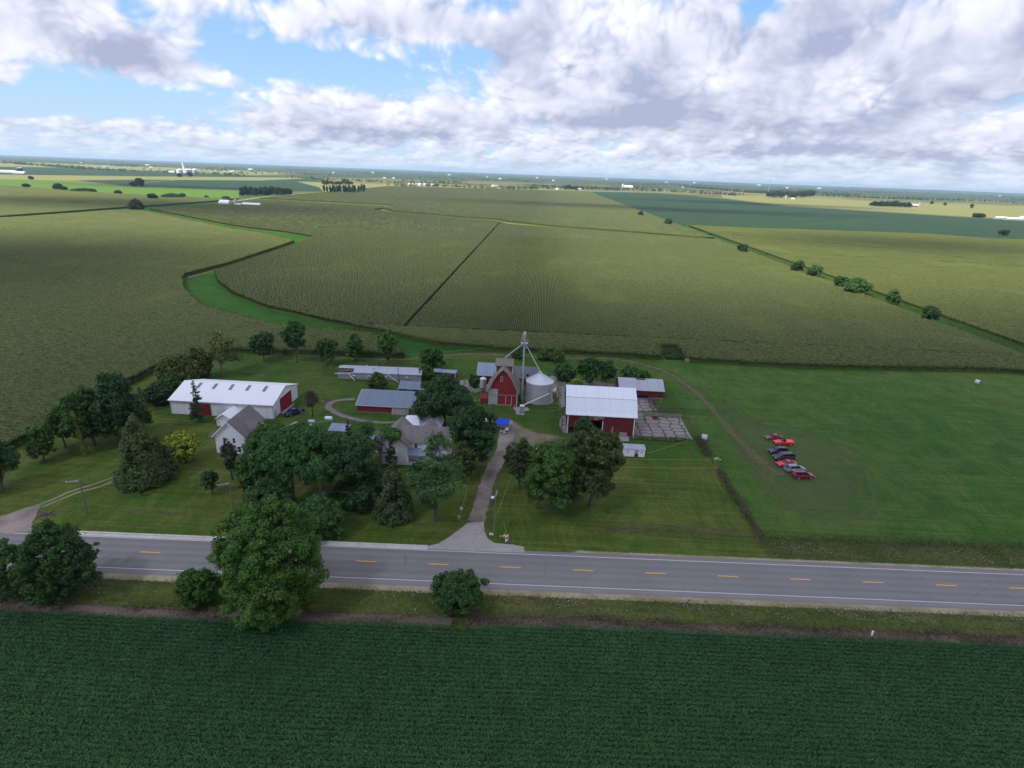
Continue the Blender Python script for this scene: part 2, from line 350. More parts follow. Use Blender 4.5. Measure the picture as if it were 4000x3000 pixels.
def soft(name, a, b, c3, bnoise=.7, hard=.25, scl=1.0, amax=1.0):
    """gravel or worn earth whose edge breaks up into the grass beside it"""
    m, q = new(name); p = q.pos(); at_ = q.n('Attribute', attribute_name='edge').outputs['Fac']
    n = q.noise(p, .5 * scl, 5, .7); fn = q.noise(p, 3.0, 5, .75); st = q.noise(p, .16, 4, .6)
    al = q.ss(q.m('ADD', q.m('SUBTRACT', 1.0, at_), q.m('MULTIPLY', q.m('SUBTRACT', q.m('ADD', n, fn), 1.0), bnoise)), .10, .10 + hard)
    c = q.mix(q.ss(st, .38, .64), a, b); c = q.mix(q.m('MULTIPLY', q.ss(n, .56, .74), .7), c, c3)
    c = q.vm('SCALE', c, sc=q.m('ADD', .5, fn))
    return finish(m, q, c, .95, .1, bump=fn, bs=.5, bd=.06, alpha=q.m('MULTIPLY', al, amax))
M['gravel'] = soft('worn_gravel', (.225, .185, .165), (.170, .140, .135), (.120, .110, .060), .9, .4)
M['drive'] = soft('patched_drive', (.300, .245, .195), (.175, .148, .132), (.21, .175, .10), .7, .22)
M['strawyard'] = soft('strawy_gravel', (.215, .180, .125), (.150, .135, .075), (.165, .150, .075), 1.5, .6)
M['track'] = soft('dirt_track', (.150, .128, .066), (.120, .122, .048), (.070, .105, .026), 1.4, 1.0, 1.0, .85)
M['rut'] = soft('bare_rut', (.255, .220, .150), (.200, .175, .105), (.10, .105, .04), .5, .3)
M['stubble'] = soft('mown_track', (.105, .150, .050), (.120, .150, .056), (.075, .125, .034), 1.2, 1.2, 1.0, .6)
M['bare'] = soft('bare_earth', (.155, .105, .085), (.115, .085, .070), (.10, .09, .045), .7, .4)
M['shoulder'] = soft('gravel_shoulder', (.330, .275, .185), (.230, .200, .110), (.10, .105, .035), .75, .35, 2.0)
M['deadgrass'] = soft('dead_grass', (.165, .130, .070), (.10, .098, .038), (.06, .08, .02), 2.0, 1.2, 1.0, .75)
M['yellow'] = plain('yellow_road_paint', (.85, .47, .04), .7, .2, var=.25, sc=4); M['white_line'] = plain('white_road_paint', (.62, .60, .62), .7, .2, var=.25, sc=4)
def siding(name, col, axis, step, depth=.5, dirt=.25, grime=(.3, .27, .22), metal=0):
    """boards or ribbed sheet: axis is the one the ribs repeat along (0 x, 1 y, 2 z)"""
    m, q = new(name); p = q.co(); c_ = q.xyz(p)
    w_ = q.m('FRACT', q.m('DIVIDE', c_[axis], step)); d = q.ss(q.m('ABSOLUTE', q.m('SUBTRACT', w_, .5)), .40, .5)
    if axis == 'w': pass
    n = q.noise(p, .7, 5, .65); n2 = q.noise(q.vm('MULTIPLY', p, (3, 3, .4)), 1.0, 4, .7); bid = q.n('TexWhiteNoise', noise_dimensions='1D'); q.put(bid.inputs['W'], q.m('FLOOR', q.m('DIVIDE', c_[axis], step)))
    k = q.m('ADD', q.m('ADD', .86, q.m('MULTIPLY', bid.outputs[0], .14 * min(1, depth * 2))), q.m('MULTIPLY', q.m('SUBTRACT', n2, .5), .22))
    c = q.vm('SCALE', col, sc=q.m('SUBTRACT', k, q.m('MULTIPLY', d, depth * .35)))
    c = q.mix(q.m('MULTIPLY', q.ss(n, .52, .75), dirt), c, grime)
    return finish(m, q, c, .7 if not metal else .45, .3, metal, bump=q.m('SUBTRACT', 1.0, d), bs=.5, bd=.03)
M['redwall'] = siding('red_boards', (.150, .018, .022), 0, .30, .6, .20, (.10, .03, .03))
M['redside'] = siding('red_boards_side', (.150, .018, .022), 1, .30, .6, .20, (.10, .03, .03))
M['redlong'] = siding('weathered_red_boards', (.230, .030, .026), 0, .25, .7, .3, (.17, .07, .06))
M['cribred'] = siding('bright_red_boards', (0.2875, 0.0299, 0.0322), 2, .20, .6, .15, (0.1955, 0.0575, 0.0575))
M['reddoor'] = siding('red_steel_door', (.250, .012, .024), 0, .35, .5, .05)
M['reddoory'] = siding('red_steel_door_side', (.250, .012, .024), 1, .35, .5, .05)
M['whitewall'] = siding('white_steel_wall', (.72, .71, .74), 0, .30, .45, .12, (.45, .42, .38))
M['whitewally'] = siding('white_steel_side', (.70, .70, .74), 1, .30, .45, .12, (.45, .42, .38))
M['clap'] = siding('white_clapboard', (.86, .86, .88), 2, .16, .5, .10, (.5, .48, .46))
M['whiteroof'] = siding('white_steel_roof', (.84, .84, .86), 0, .45, .04, .03, (.62, .62, .64))
M['barnroof'] = siding('white_barn_roof', (.80, .82, .87), 0, .45, .20, .06, (.62, .64, .72))
M['blueroof'] = siding('blue_grey_roof', (.185, .215, .280), 0, .30, .50, .22, (.25, .28, .33))
M['blueroof2'] = siding('pale_blue_roof', (.250, .290, .370), 0, .40, .50, .22, (.25, .28, .33))
M['greyroof'] = siding('dull_steel_roof', (.38, .40, .46), 0, .45, .45, .35, (.24, .22, .22))
M['galv'] = siding('galvanised_sheet', (.66, .67, .71), 2, .22, .6, .20, (.36, .37, .40), .55)
M['galvroof'] = siding('galvanised_roof', (.78, .79, .83), 0, 50, .0, .15, (.5, .5, .53), .4)
M['greyboard'] = siding('grey_weathered_boards', (.300, .310, .310), 0, .35, .6, .35, (.22, .22, .20))
M['oldboard'] = siding('bare_grey_boards', (.330, .300, .265), 0, .28, .8, .4, (.22, .19, .16))
def shingle(name, col, pale, amt):
    m, q = new(name); p = q.co(); b = q.n('TexBrick'); q.put(b.inputs['Vector'], p); b.inputs['Scale'].default_value = 1.6
    n = q.noise(p, 2.0, 5, .75); n2 = q.noise(p, .35, 4, .6)
    b.inputs['Color1'].default_value = (.8, .8, .8, 1); b.inputs['Color2'].default_value = (1.15, 1.15, 1.15, 1); b.inputs['Mortar'].default_value = (.55, .55, .55, 1); b.inputs['Mortar Size'].default_value = .03
    c = q.vm('MULTIPLY', q.vm('SCALE', col, sc=q.m('ADD', .55, q.m('ADD', q.m('MULTIPLY', n, .5), q.m('MULTIPLY', n2, .45)))), b.outputs['Color'])
    c = q.mix(q.m('MULTIPLY', q.ss(q.m('ADD', q.m('MULTIPLY', n, .6), q.m('MULTIPLY', n2, .4)), .60, .66), amt), c, pale)
    return finish(m, q, c, .95, .1, bump=n, bs=.4, bd=.04)
M['shingle'] = shingle('grey_brown_shingles', (.200, .180, .175), (.42, .40, .39), .7)
M['shingle2'] = shingle('tan_shingles', (.235, .205, .185), (.36, .31, .27), .65)
M['shingle3'] = shingle('slate_grey_shingles', (.150, .152, .165), (.26, .26, .27), .3)
M['shingle4'] = shingle('old_wood_shingles', (.225, .200, .175), (.34, .30, .27), .4)
M['stone'] = plain('pale_stone', (.34, .30, .26), .9, .1, var=.3, sc=1.2)
M['trim'] = plain('white_trim', (.74, .74, .76), .6, .3, var=.08); M['greytrim'] = plain('grey_trim', (.42, .42, .45), .7, .2)
M['dark'] = plain('black_and_hole_shade', (.012, .011, .014), .9, .05); M['wood'] = plain('weathered_wood', (.150, .125, .105), .9, .1, var=.35, sc=2)  # near-black for dark parts, also paints the shade inside holes
M['pole'] = plain('grey_pole_wood', (.165, .145, .135), .9, .1, var=.4, sc=1.5); M['steel'] = plain('grey_steel', (.42, .43, .46), .4, .5, .6)
M['lightsteel'] = plain('pale_steel', (.58, .59, .62), .4, .5, .3); M['rust'] = plain('rusty_red_steel', (.16, .055, .035), .8, .2, var=.4)
m, q = new('window_glass'); M['glass'] = finish(m, q, (.018, .022, .035), .12, .6)
m, q = new('skylight_panel'); M['skylight'] = finish(m, q, q.vm('SCALE', (.20, .19, .20), sc=q.m('ADD', .7, q.m('MULTIPLY', q.noise(q.co(), 2, 3), .5))), .5, .3)
def bark(name, c): 
    m, q = new(name); n = q.noise(q.vm('MULTIPLY', q.co(), (4, 4, .8)), 1.0, 4, .7)
    return finish(m, q, q.vm('SCALE', c, sc=q.m('ADD', .4, n)), .95, .1, bump=n, bs=.6, bd=.05)
M['bark'] = bark('grey_bark', (.110, .090, .082)); M['bark2'] = bark('pale_bark', (.205, .170, .145)); M['barkd'] = bark('dark_bark', (.06, .048, .045))
def leaf(name, dark, mid, light, third=None, trans=.22):
    m, q = new(name); a = q.n('Attribute', attribute_name='tint').outputs['Fac']
    c = ramp(q, a, [(0, dark), (.55, mid), (1, light)] if third is None else [(0, dark), (.5, mid), (.88, light), (.93, third), (1, third)])
    nn = q.noise(q.pos(), .35, 3, .6); c = q.vm('SCALE', c, sc=q.m('ADD', .6, q.m('MULTIPLY', nn, .8)))
    return finish(m, q, c, .62, .25, trans=trans)
L = {}
L['maple'] = leaf('maple_leaves', (0.0259, 0.0700, 0.0179), (0.0535, 0.1367, 0.0293), (0.1085, 0.2242, 0.0421))
L['deep'] = leaf('deep_green_leaves', (0.0238, 0.0568, 0.0161), (0.0425, 0.1101, 0.0253), (0.0884, 0.1786, 0.0390))
L['fresh'] = leaf('fresh_green_leaves', (0.0253, 0.0673, 0.0101), (0.0506, 0.1231, 0.0162), (0.0922, 0.1865, 0.0261))
L['mid'] = leaf('mid_green_leaves', (0.0276, 0.0706, 0.0141), (0.0539, 0.1259, 0.0217), (0.0923, 0.1800, 0.0312))
L['olive'] = leaf('olive_leaves', (0.0535, 0.0763, 0.0140), (0.1021, 0.1320, 0.0255), (0.1944, 0.2147, 0.0485))
L['linden'] = leaf('seeded_linden_leaves', (0.0259, 0.0496, 0.0133), (0.0583, 0.0942, 0.0204), (0.1296, 0.1590, 0.0326), (0.2709, 0.2557, 0.0571))
L['yellow'] = leaf('yellow_green_leaves', (0.1207, 0.1751, 0.0187), (0.2822, 0.3417, 0.0289), (0.4879, 0.5134, 0.0493))
L['cedar'] = leaf('cedar_needles', (0.0324, 0.0572, 0.0140), (0.0664, 0.1081, 0.0255), (0.1312, 0.1685, 0.0408), trans=.1)
L['spruce'] = leaf('spruce_needles', (0.0259, 0.0534, 0.0163), (0.0583, 0.1019, 0.0296), (0.1102, 0.1619, 0.0418), trans=.1)
L['pine'] = leaf('pine_needles', (0.0324, 0.0740, 0.0220), (0.0713, 0.1510, 0.0421), (0.1345, 0.2522, 0.0640), trans=.12)
L['rusty'] = leaf('rust_tinged_leaves', (0.0405, 0.0747, 0.0204), (0.0859, 0.1240, 0.0281), (0.1879, 0.1542, 0.0357), (0.2770, 0.1733, 0.0395))
L['purple'] = leaf('purple_tinged_leaves', (0.0270, 0.0360, 0.0225), (0.0495, 0.0585, 0.0330), (0.1065, 0.1005, 0.0585))
L['dry'] = leaf('dry_brown_twigs', (.05, .04, .032), (.085, .068, .05), (.12, .095, .07))
L['far'] = leaf('distant_tree_leaves', (0.0161, 0.0368, 0.0161), (0.0276, 0.0575, 0.0218), (0.0483, 0.0851, 0.0299))
L['corn'] = leaf('corn_blades', (0.0346, 0.0648, 0.0138), (0.0648, 0.1037, 0.0224), (0.1037, 0.1426, 0.0346), (0.1901, 0.1728, 0.0691))
L['bean'] = leaf('bean_leaves', (0.0257, 0.0785, 0.0221), (0.0376, 0.1072, 0.0285), (0.0564, 0.1359, 0.0350), trans=.2)
L['weed'] = leaf('roadside_weeds', (0.0358, 0.0597, 0.0140), (0.0656, 0.1014, 0.0219), (0.1193, 0.1373, 0.0378), trans=.2)
L['dead'] = leaf('dead_weeds', (0.0810, 0.0540, 0.0405), (0.1485, 0.1053, 0.0743), (0.2497, 0.1958, 0.1283), trans=.1)
L['flower'] = leaf('white_flower_heads', (0.1836, 0.1958, 0.1346), (0.2754, 0.2815, 0.2203), (0.3794, 0.3794, 0.3305), trans=.1)
# ---------------------------------------------------------------- ground sheets
ZN = [0]
def zstep(z): ZN[0] += 1; return z + ZN[0] * .00012
def PV(pts, z=0.0): return [tuple(at(a, b, z)) for a, b in pts]
def sheet(name, pts, z, mat, kind='structure', parent=None):
    z = zstep(z); m = MB(); m.quad(*[(p[0], p[1], z) for p in pts]); o = m.build(name, mat, parent)
    if o.data.polygons[0].normal.z < 0:
        o.data.flip_normals()
    return tag(o, kind=kind) if not parent else o
def ribbon(name, pts, wd, z, mat, kind='structure', parent=None, sub=6):
    """a strip along a smoothed line of ground points; attribute 'edge' is 0 in the middle, 1 at the rim"""
    z = zstep(z); P = [Vector((p[0], p[1], z)) for p in pts]; n = len(P); wd = wd if hasattr(wd, '__len__') else [wd] * n
    S, Wd = [], []
    for i in range(n - 1):
        p0, p1, p2, p3 = P[max(i - 1, 0)], P[i], P[i + 1], P[min(i + 2, n - 1)]
        for j in range(sub):
            t = j / sub
            S.append(.5 * ((2 * p1) + (p2 - p0) * t + (2 * p0 - 5 * p1 + 4 * p2 - p3) * t * t + (3 * p1 - p0 - 3 * p2 + p3) * t ** 3)); Wd.append(wd[i] * (1 - t) + wd[i + 1] * t)
    S.append(P[-1]); Wd.append(wd[-1]); m = MB(); E = []
    for i, p in enumerate(S):
        d = (S[min(i + 1, len(S) - 1)] - S[max(i - 1, 0)]).normalized(); nn = Vector((-d.y, d.x, 0))
        for k in (-1, -.5, 0, .5, 1): m.v.append(tuple(p + nn * k * Wd[i] / 2)); E.append(max(abs(k), 1.0 if i in (0, len(S) - 1) else 0))
    for i in range(len(S) - 1):
        for k in range(4): a = i * 5 + k; m.f.append((a, a + 1, a + 6, a + 5))
    o = m.build(name, mat, parent); a = o.data.attributes.new('edge', 'FLOAT', 'POINT'); a.data.foreach_set('value', E)
    for p in o.data.polygons:
        if p.normal.z < 0: o.data.flip_normals(); break
    return tag(o, kind=kind) if not parent else o
def blob(name, pts, z, mat, kind='structure', rim=.35):
    """an irregular patch: polygon fanned from its middle, edge attribute 1 on the outline"""
    z = zstep(z); P = [Vector((p[0], p[1], z)) for p in pts]; c = sum(P, Vector()) / len(P); m = MB(); n = len(P)
    m.v = [tuple(c)] + [tuple(c + (p - c) * (1 - rim)) for p in P] + [tuple(p) for p in P]
    for i in range(n):
        j = (i + 1) % n; m.f += [(0, 1 + i, 1 + j), (1 + i, 1 + n + i, 1 + n + j, 1 + j)]
    o = m.build(name, mat); a = o.data.attributes.new('edge', 'FLOAT', 'POINT'); a.data.foreach_set('value', [0] * (n + 1) + [1] * n)
    if sum(p.normal.z for p in o.data.polygons) < 0: o.data.flip_normals()
    return tag(o, kind=kind)
gs = MB()
xs = [-42000, -6000, -1500, -300, 0, 300, 1500, 6000, 42000]; ys = [-3000, 0, 120, 400, 1500, 5000, 15000, 45000]
gs.v = [(x_, y_, 0) for y_ in ys for x_ in xs]
for j in range(len(ys) - 1):
    for i in range(len(xs) - 1): a = j * len(xs) + i; gs.f.append((a, a + 1, a + 1 + len(xs), a + len(xs)))
tag(gs.build('ground', M['ground']), kind='structure')
rng = np.random.default_rng(5)
hl = MB(); hn = 90
for i in range(hn + 1):
    a = R(-50 + 100 * i / hn); h_ = 12 + 22 * (0.5 + .5 * math.sin(i * .37)) * (1 if i > 40 else .35) + 10 * rng.random()
    h_ *= .45 + .55 * i / hn
    for r_, zz_ in ((15500, -1), (17500, h_ * .8), (19000, h_), (22000, h_ * .9), (27000, -1)): hl.v.append((r_ * math.sin(a), r_ * math.cos(a), zz_))
for i in range(hn):
    for k in range(4): a = i * 5 + k; hl.f.append((a, a + 5, a + 6, a + 1))
m, q = new('far_wooded_hills'); fn = q.noise(q.vm('MULTIPLY', q.pos(), (.002, .004, 0)), 1.0, 5, .7)
tag(hl.build('hills', finish(m, q, q.mix(q.ss(fn, .5, .62), (.018, .034, .020), (.09, .095, .045)), .95, .05), smooth=True), kind='structure')
sheet('lawn', [(-150, 84.0), (43.6, 90.5), (43.6, 214), (-60, 214), (-150, 205)], .03, M['lawn'])
sheet('pasture', [(43.6, 91), (330, 100), (330, 226), (43.6, 222)], .026, M['pasture'])
sheet('farmyard_grass', [(-62, 131), (-20, 128), (8, 128), (43.6, 128), (43.6, 212), (-40, 210), (-118, 196), (-112, 160), (-98, 139)], .034, M['yard'])
# far fields, drawn on the ground where the photograph shows them
FF = [('hay_field', [(-60, 387), (0, 388), (125, 390), (282, 404), (340, 405), (520, 412), (515, 429), (425, 427), (325, 423), (250, 419), (0, 401), (-60, 397)], .10, 'alfalfa'),
      ('bean_field', [(150, 388), (310, 384), (560, 384), (700, 385), (700, 414), (600, 413), (520, 411), (340, 404), (282, 403)], .12, 'beanfar'),
      ('corn_field', [(-60, 374), (0, 377), (360, 382), (700, 384), (560, 390), (300, 388), (130, 390), (-60, 386)], .14, 'cornfar'),
      ('bean_field', [(-60, 360), (60, 361), (260, 367), (500, 377), (560, 380), (700, 384), (360, 381), (0, 377), (-60, 374)], .16, 'beanfar'),
      ('corn_field', [(-60, 346), (0, 348), (420, 364), (640, 374), (560, 378), (260, 366), (60, 360), (-60, 359)], .12, 'cornfar'),
      ('bean_field', [(1277, 414), (1420, 417), (1560, 429), (1700, 446), (1790, 451), (2110, 471), (2400, 482), (2400, 526), (2130, 516), (2000, 505), (1640, 493), (1452, 486), (1380, 456)], .25, 'beanfar'),
      ('corn_field', [(1560, 427), (1700, 444), (1790, 449), (2110, 469), (2400, 480), (2400, 452), (1900, 436), (1700, 424), (1560, 421)], .22, 'cornfar'),
      ('corn_field', [(640, 392), (860, 399), (1180, 408), (1270, 411), (1260, 416), (840, 404), (700, 416), (690, 405)], .13, 'cornfar')]
for nme, pts, z_, mt in FF: tag(sheet(nme, PV(pts), z_, M[mt], 'structure'))
for pts, wd in (([(1444, 487), (1640, 494), (1830, 500)], 7), ([(1480, 484), (1700, 488), (1900, 474), (2060, 473)], 8)):
    ribbon('grass_strip', PV(pts), wd, .32, M['waterway'])
for pts in ([(282, 397), (350, 391), (372, 389), (300, 384)], [(475, 437), (520, 433), (585, 424), (690, 417), (770, 418)], [(1180, 395), (1240, 392), (1400, 402)], [(1800, 372), (2212, 391)]):
    ribbon('gravel_lane', PV(pts), 9, .34, M['rut'])
# ---------------------------------------------------------------- corn
def cross(poly, c, ax):
    o = 1 - ax; r = []
    for i in range(len(poly)):
        a, b = poly[i], poly[(i + 1) % len(poly)]
        if (a[ax] > c) != (b[ax] > c): r.append(a[o] + (c - a[ax]) * (b[o] - a[o]) / (b[ax] - a[ax]))
    r.sort(); return list(zip(r[::2], r[1::2]))
def corn_rows(poly, ax, step, seg, lim=None, ht=2.3, low=1.15, seed=1, wide=.46, jit=.16, skip=()):
    """standing rows: every row is a ridge with ragged top; ax is the axis the rows repeat along"""
    g = np.random.default_rng(seed); lo = min(p[ax] for p in poly); hi = max(p[ax] for p in poly); Vs, Fs, o = [], [], 0
    c = math.ceil(lo / step) * step
    while c < hi:
        for a, b in ([] if any(abs(c - s_) < .41 for s_ in skip) else cross(poly, c, ax)):
            if lim: a, b = max(a, lim[0]), min(b, lim[1])
            if b - a < seg * .3: continue
            n = max(2, int((b - a) / seg) + 1); t = np.linspace(a, b, n); jx = g.normal(0, .03 * step, n); hz_ = ht + g.normal(0, jit, n)
            V_ = np.empty((n, 4, 3))
            for k, (dx, zz) in enumerate(((-.5, None), (-wide / 2, 1), (wide / 2, 1), (.5, None))):
                V_[:, k, ax] = c + dx * step + (jx if zz else 0); V_[:, k, 1 - ax] = t; V_[:, k, 2] = hz_ + g.normal(0, jit * .4, n) if zz else low
            i = (np.arange(n - 1) * 4)[:, None]; f = np.concatenate([np.hstack([i + k, i + k + 1, i + k + 5, i + k + 4]) for k in range(3)])
            if ax == 0: f = f[:, ::-1]
            Vs.append(V_.reshape(-1, 3)); Fs.append(f + o); o += n * 4
            E = np.array([[c - step / 2, 0, low], [c - step * wide / 2, 0, ht], [c + step * wide / 2, 0, ht], [c + step / 2, 0, low], [c + step / 2, 0, 0], [c - step / 2, 0, 0]])
            for tt in (a + .2, b - .2):
                e = np.zeros((6, 3)); e[:, ax] = E[:, 0]; e[:, 1 - ax] = tt; e[:, 2] = E[:, 2]
                Vs.append(e); Fs.append(np.array([[0, 1, 2, 3], [0, 3, 4, 5]]) + o); o += 6
        c += step
    return np.concatenate(Vs), np.concatenate(Fs)
def skirt(poly, ht, Vs, Fs):
    o = len(Vs); P = np.array([(p[0], p[1]) for p in poly]); n = len(P)
    V2 = np.concatenate([np.c_[P, np.zeros(n)], np.c_[P, np.full(n, ht)]])
    F2 = np.array([[o + i, o + (i + 1) % n, o + n + (i + 1) % n, o + n + i] for i in range(n)])
    return np.concatenate([Vs, V2]), np.concatenate([Fs, F2])
def edge_blades(line, dens, seed, ht=2.4, depth_=.5, sz=.42):
    """the outer corn plants along a field edge as single blades"""
    g = np.random.default_rng(seed); C = []
    for a, b in zip(line[:-1], line[1:]):
        a, b = np.array(a[:2]), np.array(b[:2]); Ln = np.linalg.norm(b - a); n = int(Ln * dens)
        if n < 1: continue
        t = g.random(n)[:, None]; nn = np.array([-(b - a)[1], (b - a)[0]]) / Ln
        C.append(np.c_[a + (b - a) * t + nn * g.normal(0, depth_, (n, 1)), (ht + .45) * g.random(n) ** .7 + .1])
    C = np.concatenate(C); N = g.normal(size=C.shape); N[:, 2] = abs(N[:, 2]) * .8 + .2
    V_, F_ = leafquads(C, N, g.uniform(.6, 1.2, len(C)) * sz, g, .28, 1.0)
    tt = np.clip(g.normal(.42, .18, len(C)) + .25 * (C[:, 2] > ht * .85), 0, 1)
    return V_, F_, tt
def field(name, parts, mat, blades=None):
    V_ = np.zeros((0, 3)); F_ = np.zeros((0, 4), int)
    for v, f in parts: F_ = np.concatenate([F_, f + len(V_)]); V_ = np.concatenate([V_, v])
    o = tag(raw(name, V_, F_, mat), kind='stuff')
    if blades:
        bv, bf, bt = blades; b = raw('edge_plants', bv, bf, L['corn'], o, bt)
    return o
XR = 194.0
bank_up = [(325, 455), (400, 470), (500, 490), (560, 498), (620, 505), (676, 515)]
bank_lo = [(640, 532), (549, 564), (464, 592), (468, 602), (472, 613), (507, 641), (577, 669), (640, 683), (706, 699), (769, 711), (822, 720), (892, 736), (962, 750), (1040, 757)]
front = [(1106, 761), (1200, 765), (1300, 770), (1426, 778)]
notch = [at(1424, 743, 2.3), at(1463, 743, 2.3)]
front2 = [(1480, 783), (1600, 790), (1750, 798), (2000, 803), (2100, 804)]
ditch_lo = [(1503, 519), (1345, 506), (1208, 496), (1095, 487), (1070, 480), (995, 475), (855, 462), (803, 455), (845, 449), (557, 434), (490, 442)]
fr1, fr2 = PV(front), PV(front2)
corner = (XR, fr2[-1][1] + .5, 0)
pC1 = fr1 + [tuple(n_) for n_ in notch] + fr2 + [corner, (XR, at(1503, 519)[1], 0)] + PV(ditch_lo) + PV(bank_up) + PV(bank_lo)
def clip_y(poly, y, above):
    r = []
    for i in range(len(poly)):
        a, b = poly[i], poly[(i + 1) % len(poly)]; ia, ib = (a[1] > y) == above, (b[1] > y) == above
        if ia: r.append(a)
        if ia != ib: t = (y - a[1]) / (b[1] - a[1]); r.append(tuple(a[k] + t * (b[k] - a[k]) for k in range(2)) + (0,))
    return r
YH = 236.0; YF = 620.0
V_, F_ = corn_rows(clip_y(pC1, YF, False), 0, .80, 1.0, (YH, YF), seed=2, skip=(-54.0,))
c1 = [skirt(pC1, 1.7, V_, F_), corn_rows(clip_y(pC1, YH, False), 1, .80, 1.0, seed=3, low=1.45), corn_rows(clip_y(pC1, YF, True), 0, .80, 9, seed=4, skip=(-54.0,), lim=(YF, 3000), low=1.8)]
bl = edge_blades(fr1 + [notch[0][:2]], 16, 11); b2 = edge_blades([tuple(notch[0]), tuple(notch[1]), fr2[0]] + fr2 + [corner], 16, 12); b3 = edge_blades(PV(bank_lo) + fr1[:1], 9, 13)
def cat3(*bs):
    Vv, Ff, Tt, o = [], [], [], 0
    for v, f, t in bs: Vv.append(v); Ff.append(f + o); Tt.append(t); o += len(v)
    return np.concatenate(Vv), np.concatenate(Ff), np.concatenate(Tt)
field('corn_field', c1, M['corn'], cat3(bl, b2, b3))
ditch_hi = [(1506, 515), (1345, 502), (1208, 492), (1100, 481), (1075, 476), (995, 471), (850, 458), (826, 452), (852, 445), (562, 430)]
pC1u = PV([(600, 425), (700, 417), (840, 403), (1150, 411), (1268, 413.5)]) + [(XR + 2, at(1506, 515)[1], 0)] + PV(ditch_hi)
field('corn_field', [skirt(pC1u, 2.1, *corn_rows(pC1u, 0, .80, 14, seed=6, low=1.95))], M['corn'])
# left field
lbank = [(874, 774), (840, 742), (787, 729), (699, 723), (612, 713), (542, 698), (437, 669), (398, 629), (395, 606), (402, 598), (503, 571), (591, 541), (636, 525)]
lup = [(560, 507), (500, 499), (400, 478), (310, 458), (290, 455), (0, 475), (-400, 500)]
ledge = [(-400, 1100), (-60, 1000), (0, 985), (74, 950), (150, 905), (200, 870), (300, 823), (360, 790), (430, 772), (500, 763), (690, 768)]
pC2 = PV(lbank) + PV(lup) + PV(ledge)
V_, F_ = corn_rows(clip_y(pC2, 520, False), 1, .80, 1.0, seed=7, low=1.4)
field('corn_field', [skirt(pC2, 1.7, V_, F_), corn_rows(clip_y(pC2, 520, True), 1, .80, 9, seed=8, low=1.7)], M['corn'],
      cat3(edge_blades(PV(ledge) + PV([(874, 774)]), 14, 14), edge_blades(PV(lbank), 8, 15)))
pC5 = PV([(-200, 400), (0, 402.5), (250, 420.5), (425, 428.5), (515, 431), (478, 435), (430, 439), (310, 448), (288, 449), (0, 471), (-200, 484)])
field('corn_field', [skirt(pC5, 2.1, *corn_rows(pC5, 1, 1.6, 16, seed=9, low=1.5))], M['corn'])
# right field beyond the hedge strip
pC3 = [(XR + 13, 214, 0), (XR + 13, at(1452, 487)[1] - 12, 0)] + PV([(1640, 496), (2000, 508), (2130, 518), (2400, 528)]) + [(560, 300, 0), (560, 214, 0)]
V_, F_ = corn_rows(clip_y(pC3, 470, False), 1, .80, 1.2, seed=17, low=1.4)
field('corn_field', [skirt(pC3, 1.7, V_, F_), corn_rows(clip_y(pC3, 470, True), 1, .80, 9, seed=18, low=1.7)], M['corn'], edge_blades([(XR + 13, 214), (XR + 13, 420)], 8, 19))
for pts, wd in (([(1455, 497), (1600, 508), (1900, 535), (2212, 572)], 5), ([(1640, 545), (1900, 556), (2212, 574)], 3)): ribbon('grass_strip', PV(pts, 2.4), wd, 2.45, M['waterway'])
# grass waterway and strips between the fields
sheet('grass_waterway', PV([(1106, 763), (1040, 757), (962, 748), (892, 733), (822, 716), (769, 706), (706, 694), (640, 677), (577, 662), (507, 633), (470, 608), (464, 588), (549, 560), (640, 528), (690, 512), (620, 499), (500, 484), (320, 448), (280, 452), (310, 462), (560, 512), (630, 527), (500, 575), (402, 602), (392, 620), (398, 635), (437, 675), (542, 703), (612, 719), (699, 730), (787, 737), (836, 752), (872, 776)]), .032, M['waterway'])
sheet('grass_strip', [(XR - 1, 214), (XR + 14, 214), (XR + 14, 1500), (XR + 4, 2570), (XR - 1, 2570)], .036, M['waterway'])
ribbon('grass_strip', PV([(1503, 517), (1345, 504), (1208, 494), (1095, 485), (1070, 478), (995, 473), (855, 460), (812, 453), (848, 447), (557, 432)]), 12, .04, M['waterway'])
ribbon('grass_strip', PV([(-100, 481), (0, 473), (290, 452), (480, 437)]), 14, .05, M['waterway'])
sheet('mown_notch', [tuple(fr1[-1]), tuple(notch[0]), tuple(notch[1]), tuple(fr2[0])], .04, M['pasture'])
gn = np.random.default_rng(88); nx = gn.uniform(notch[0][0] + .3, notch[1][0] - .2, 2600); ny = gn.uniform(fr1[-1][1] + 1.0, notch[0][1], 2600)
NV, NF = leafquads(np.c_[nx, ny, gn.uniform(.2, 1.25, 2600)], np.c_[gn.normal(0, .6, (2600, 2)), np.ones(2600)], gn.uniform(.25, .5, 2600), gn, .35, .8); tag(raw('notch_weeds', NV, NF, L['corn'], None, np.clip(gn.normal(.25, .15, 2600), 0, 1)), kind='stuff')
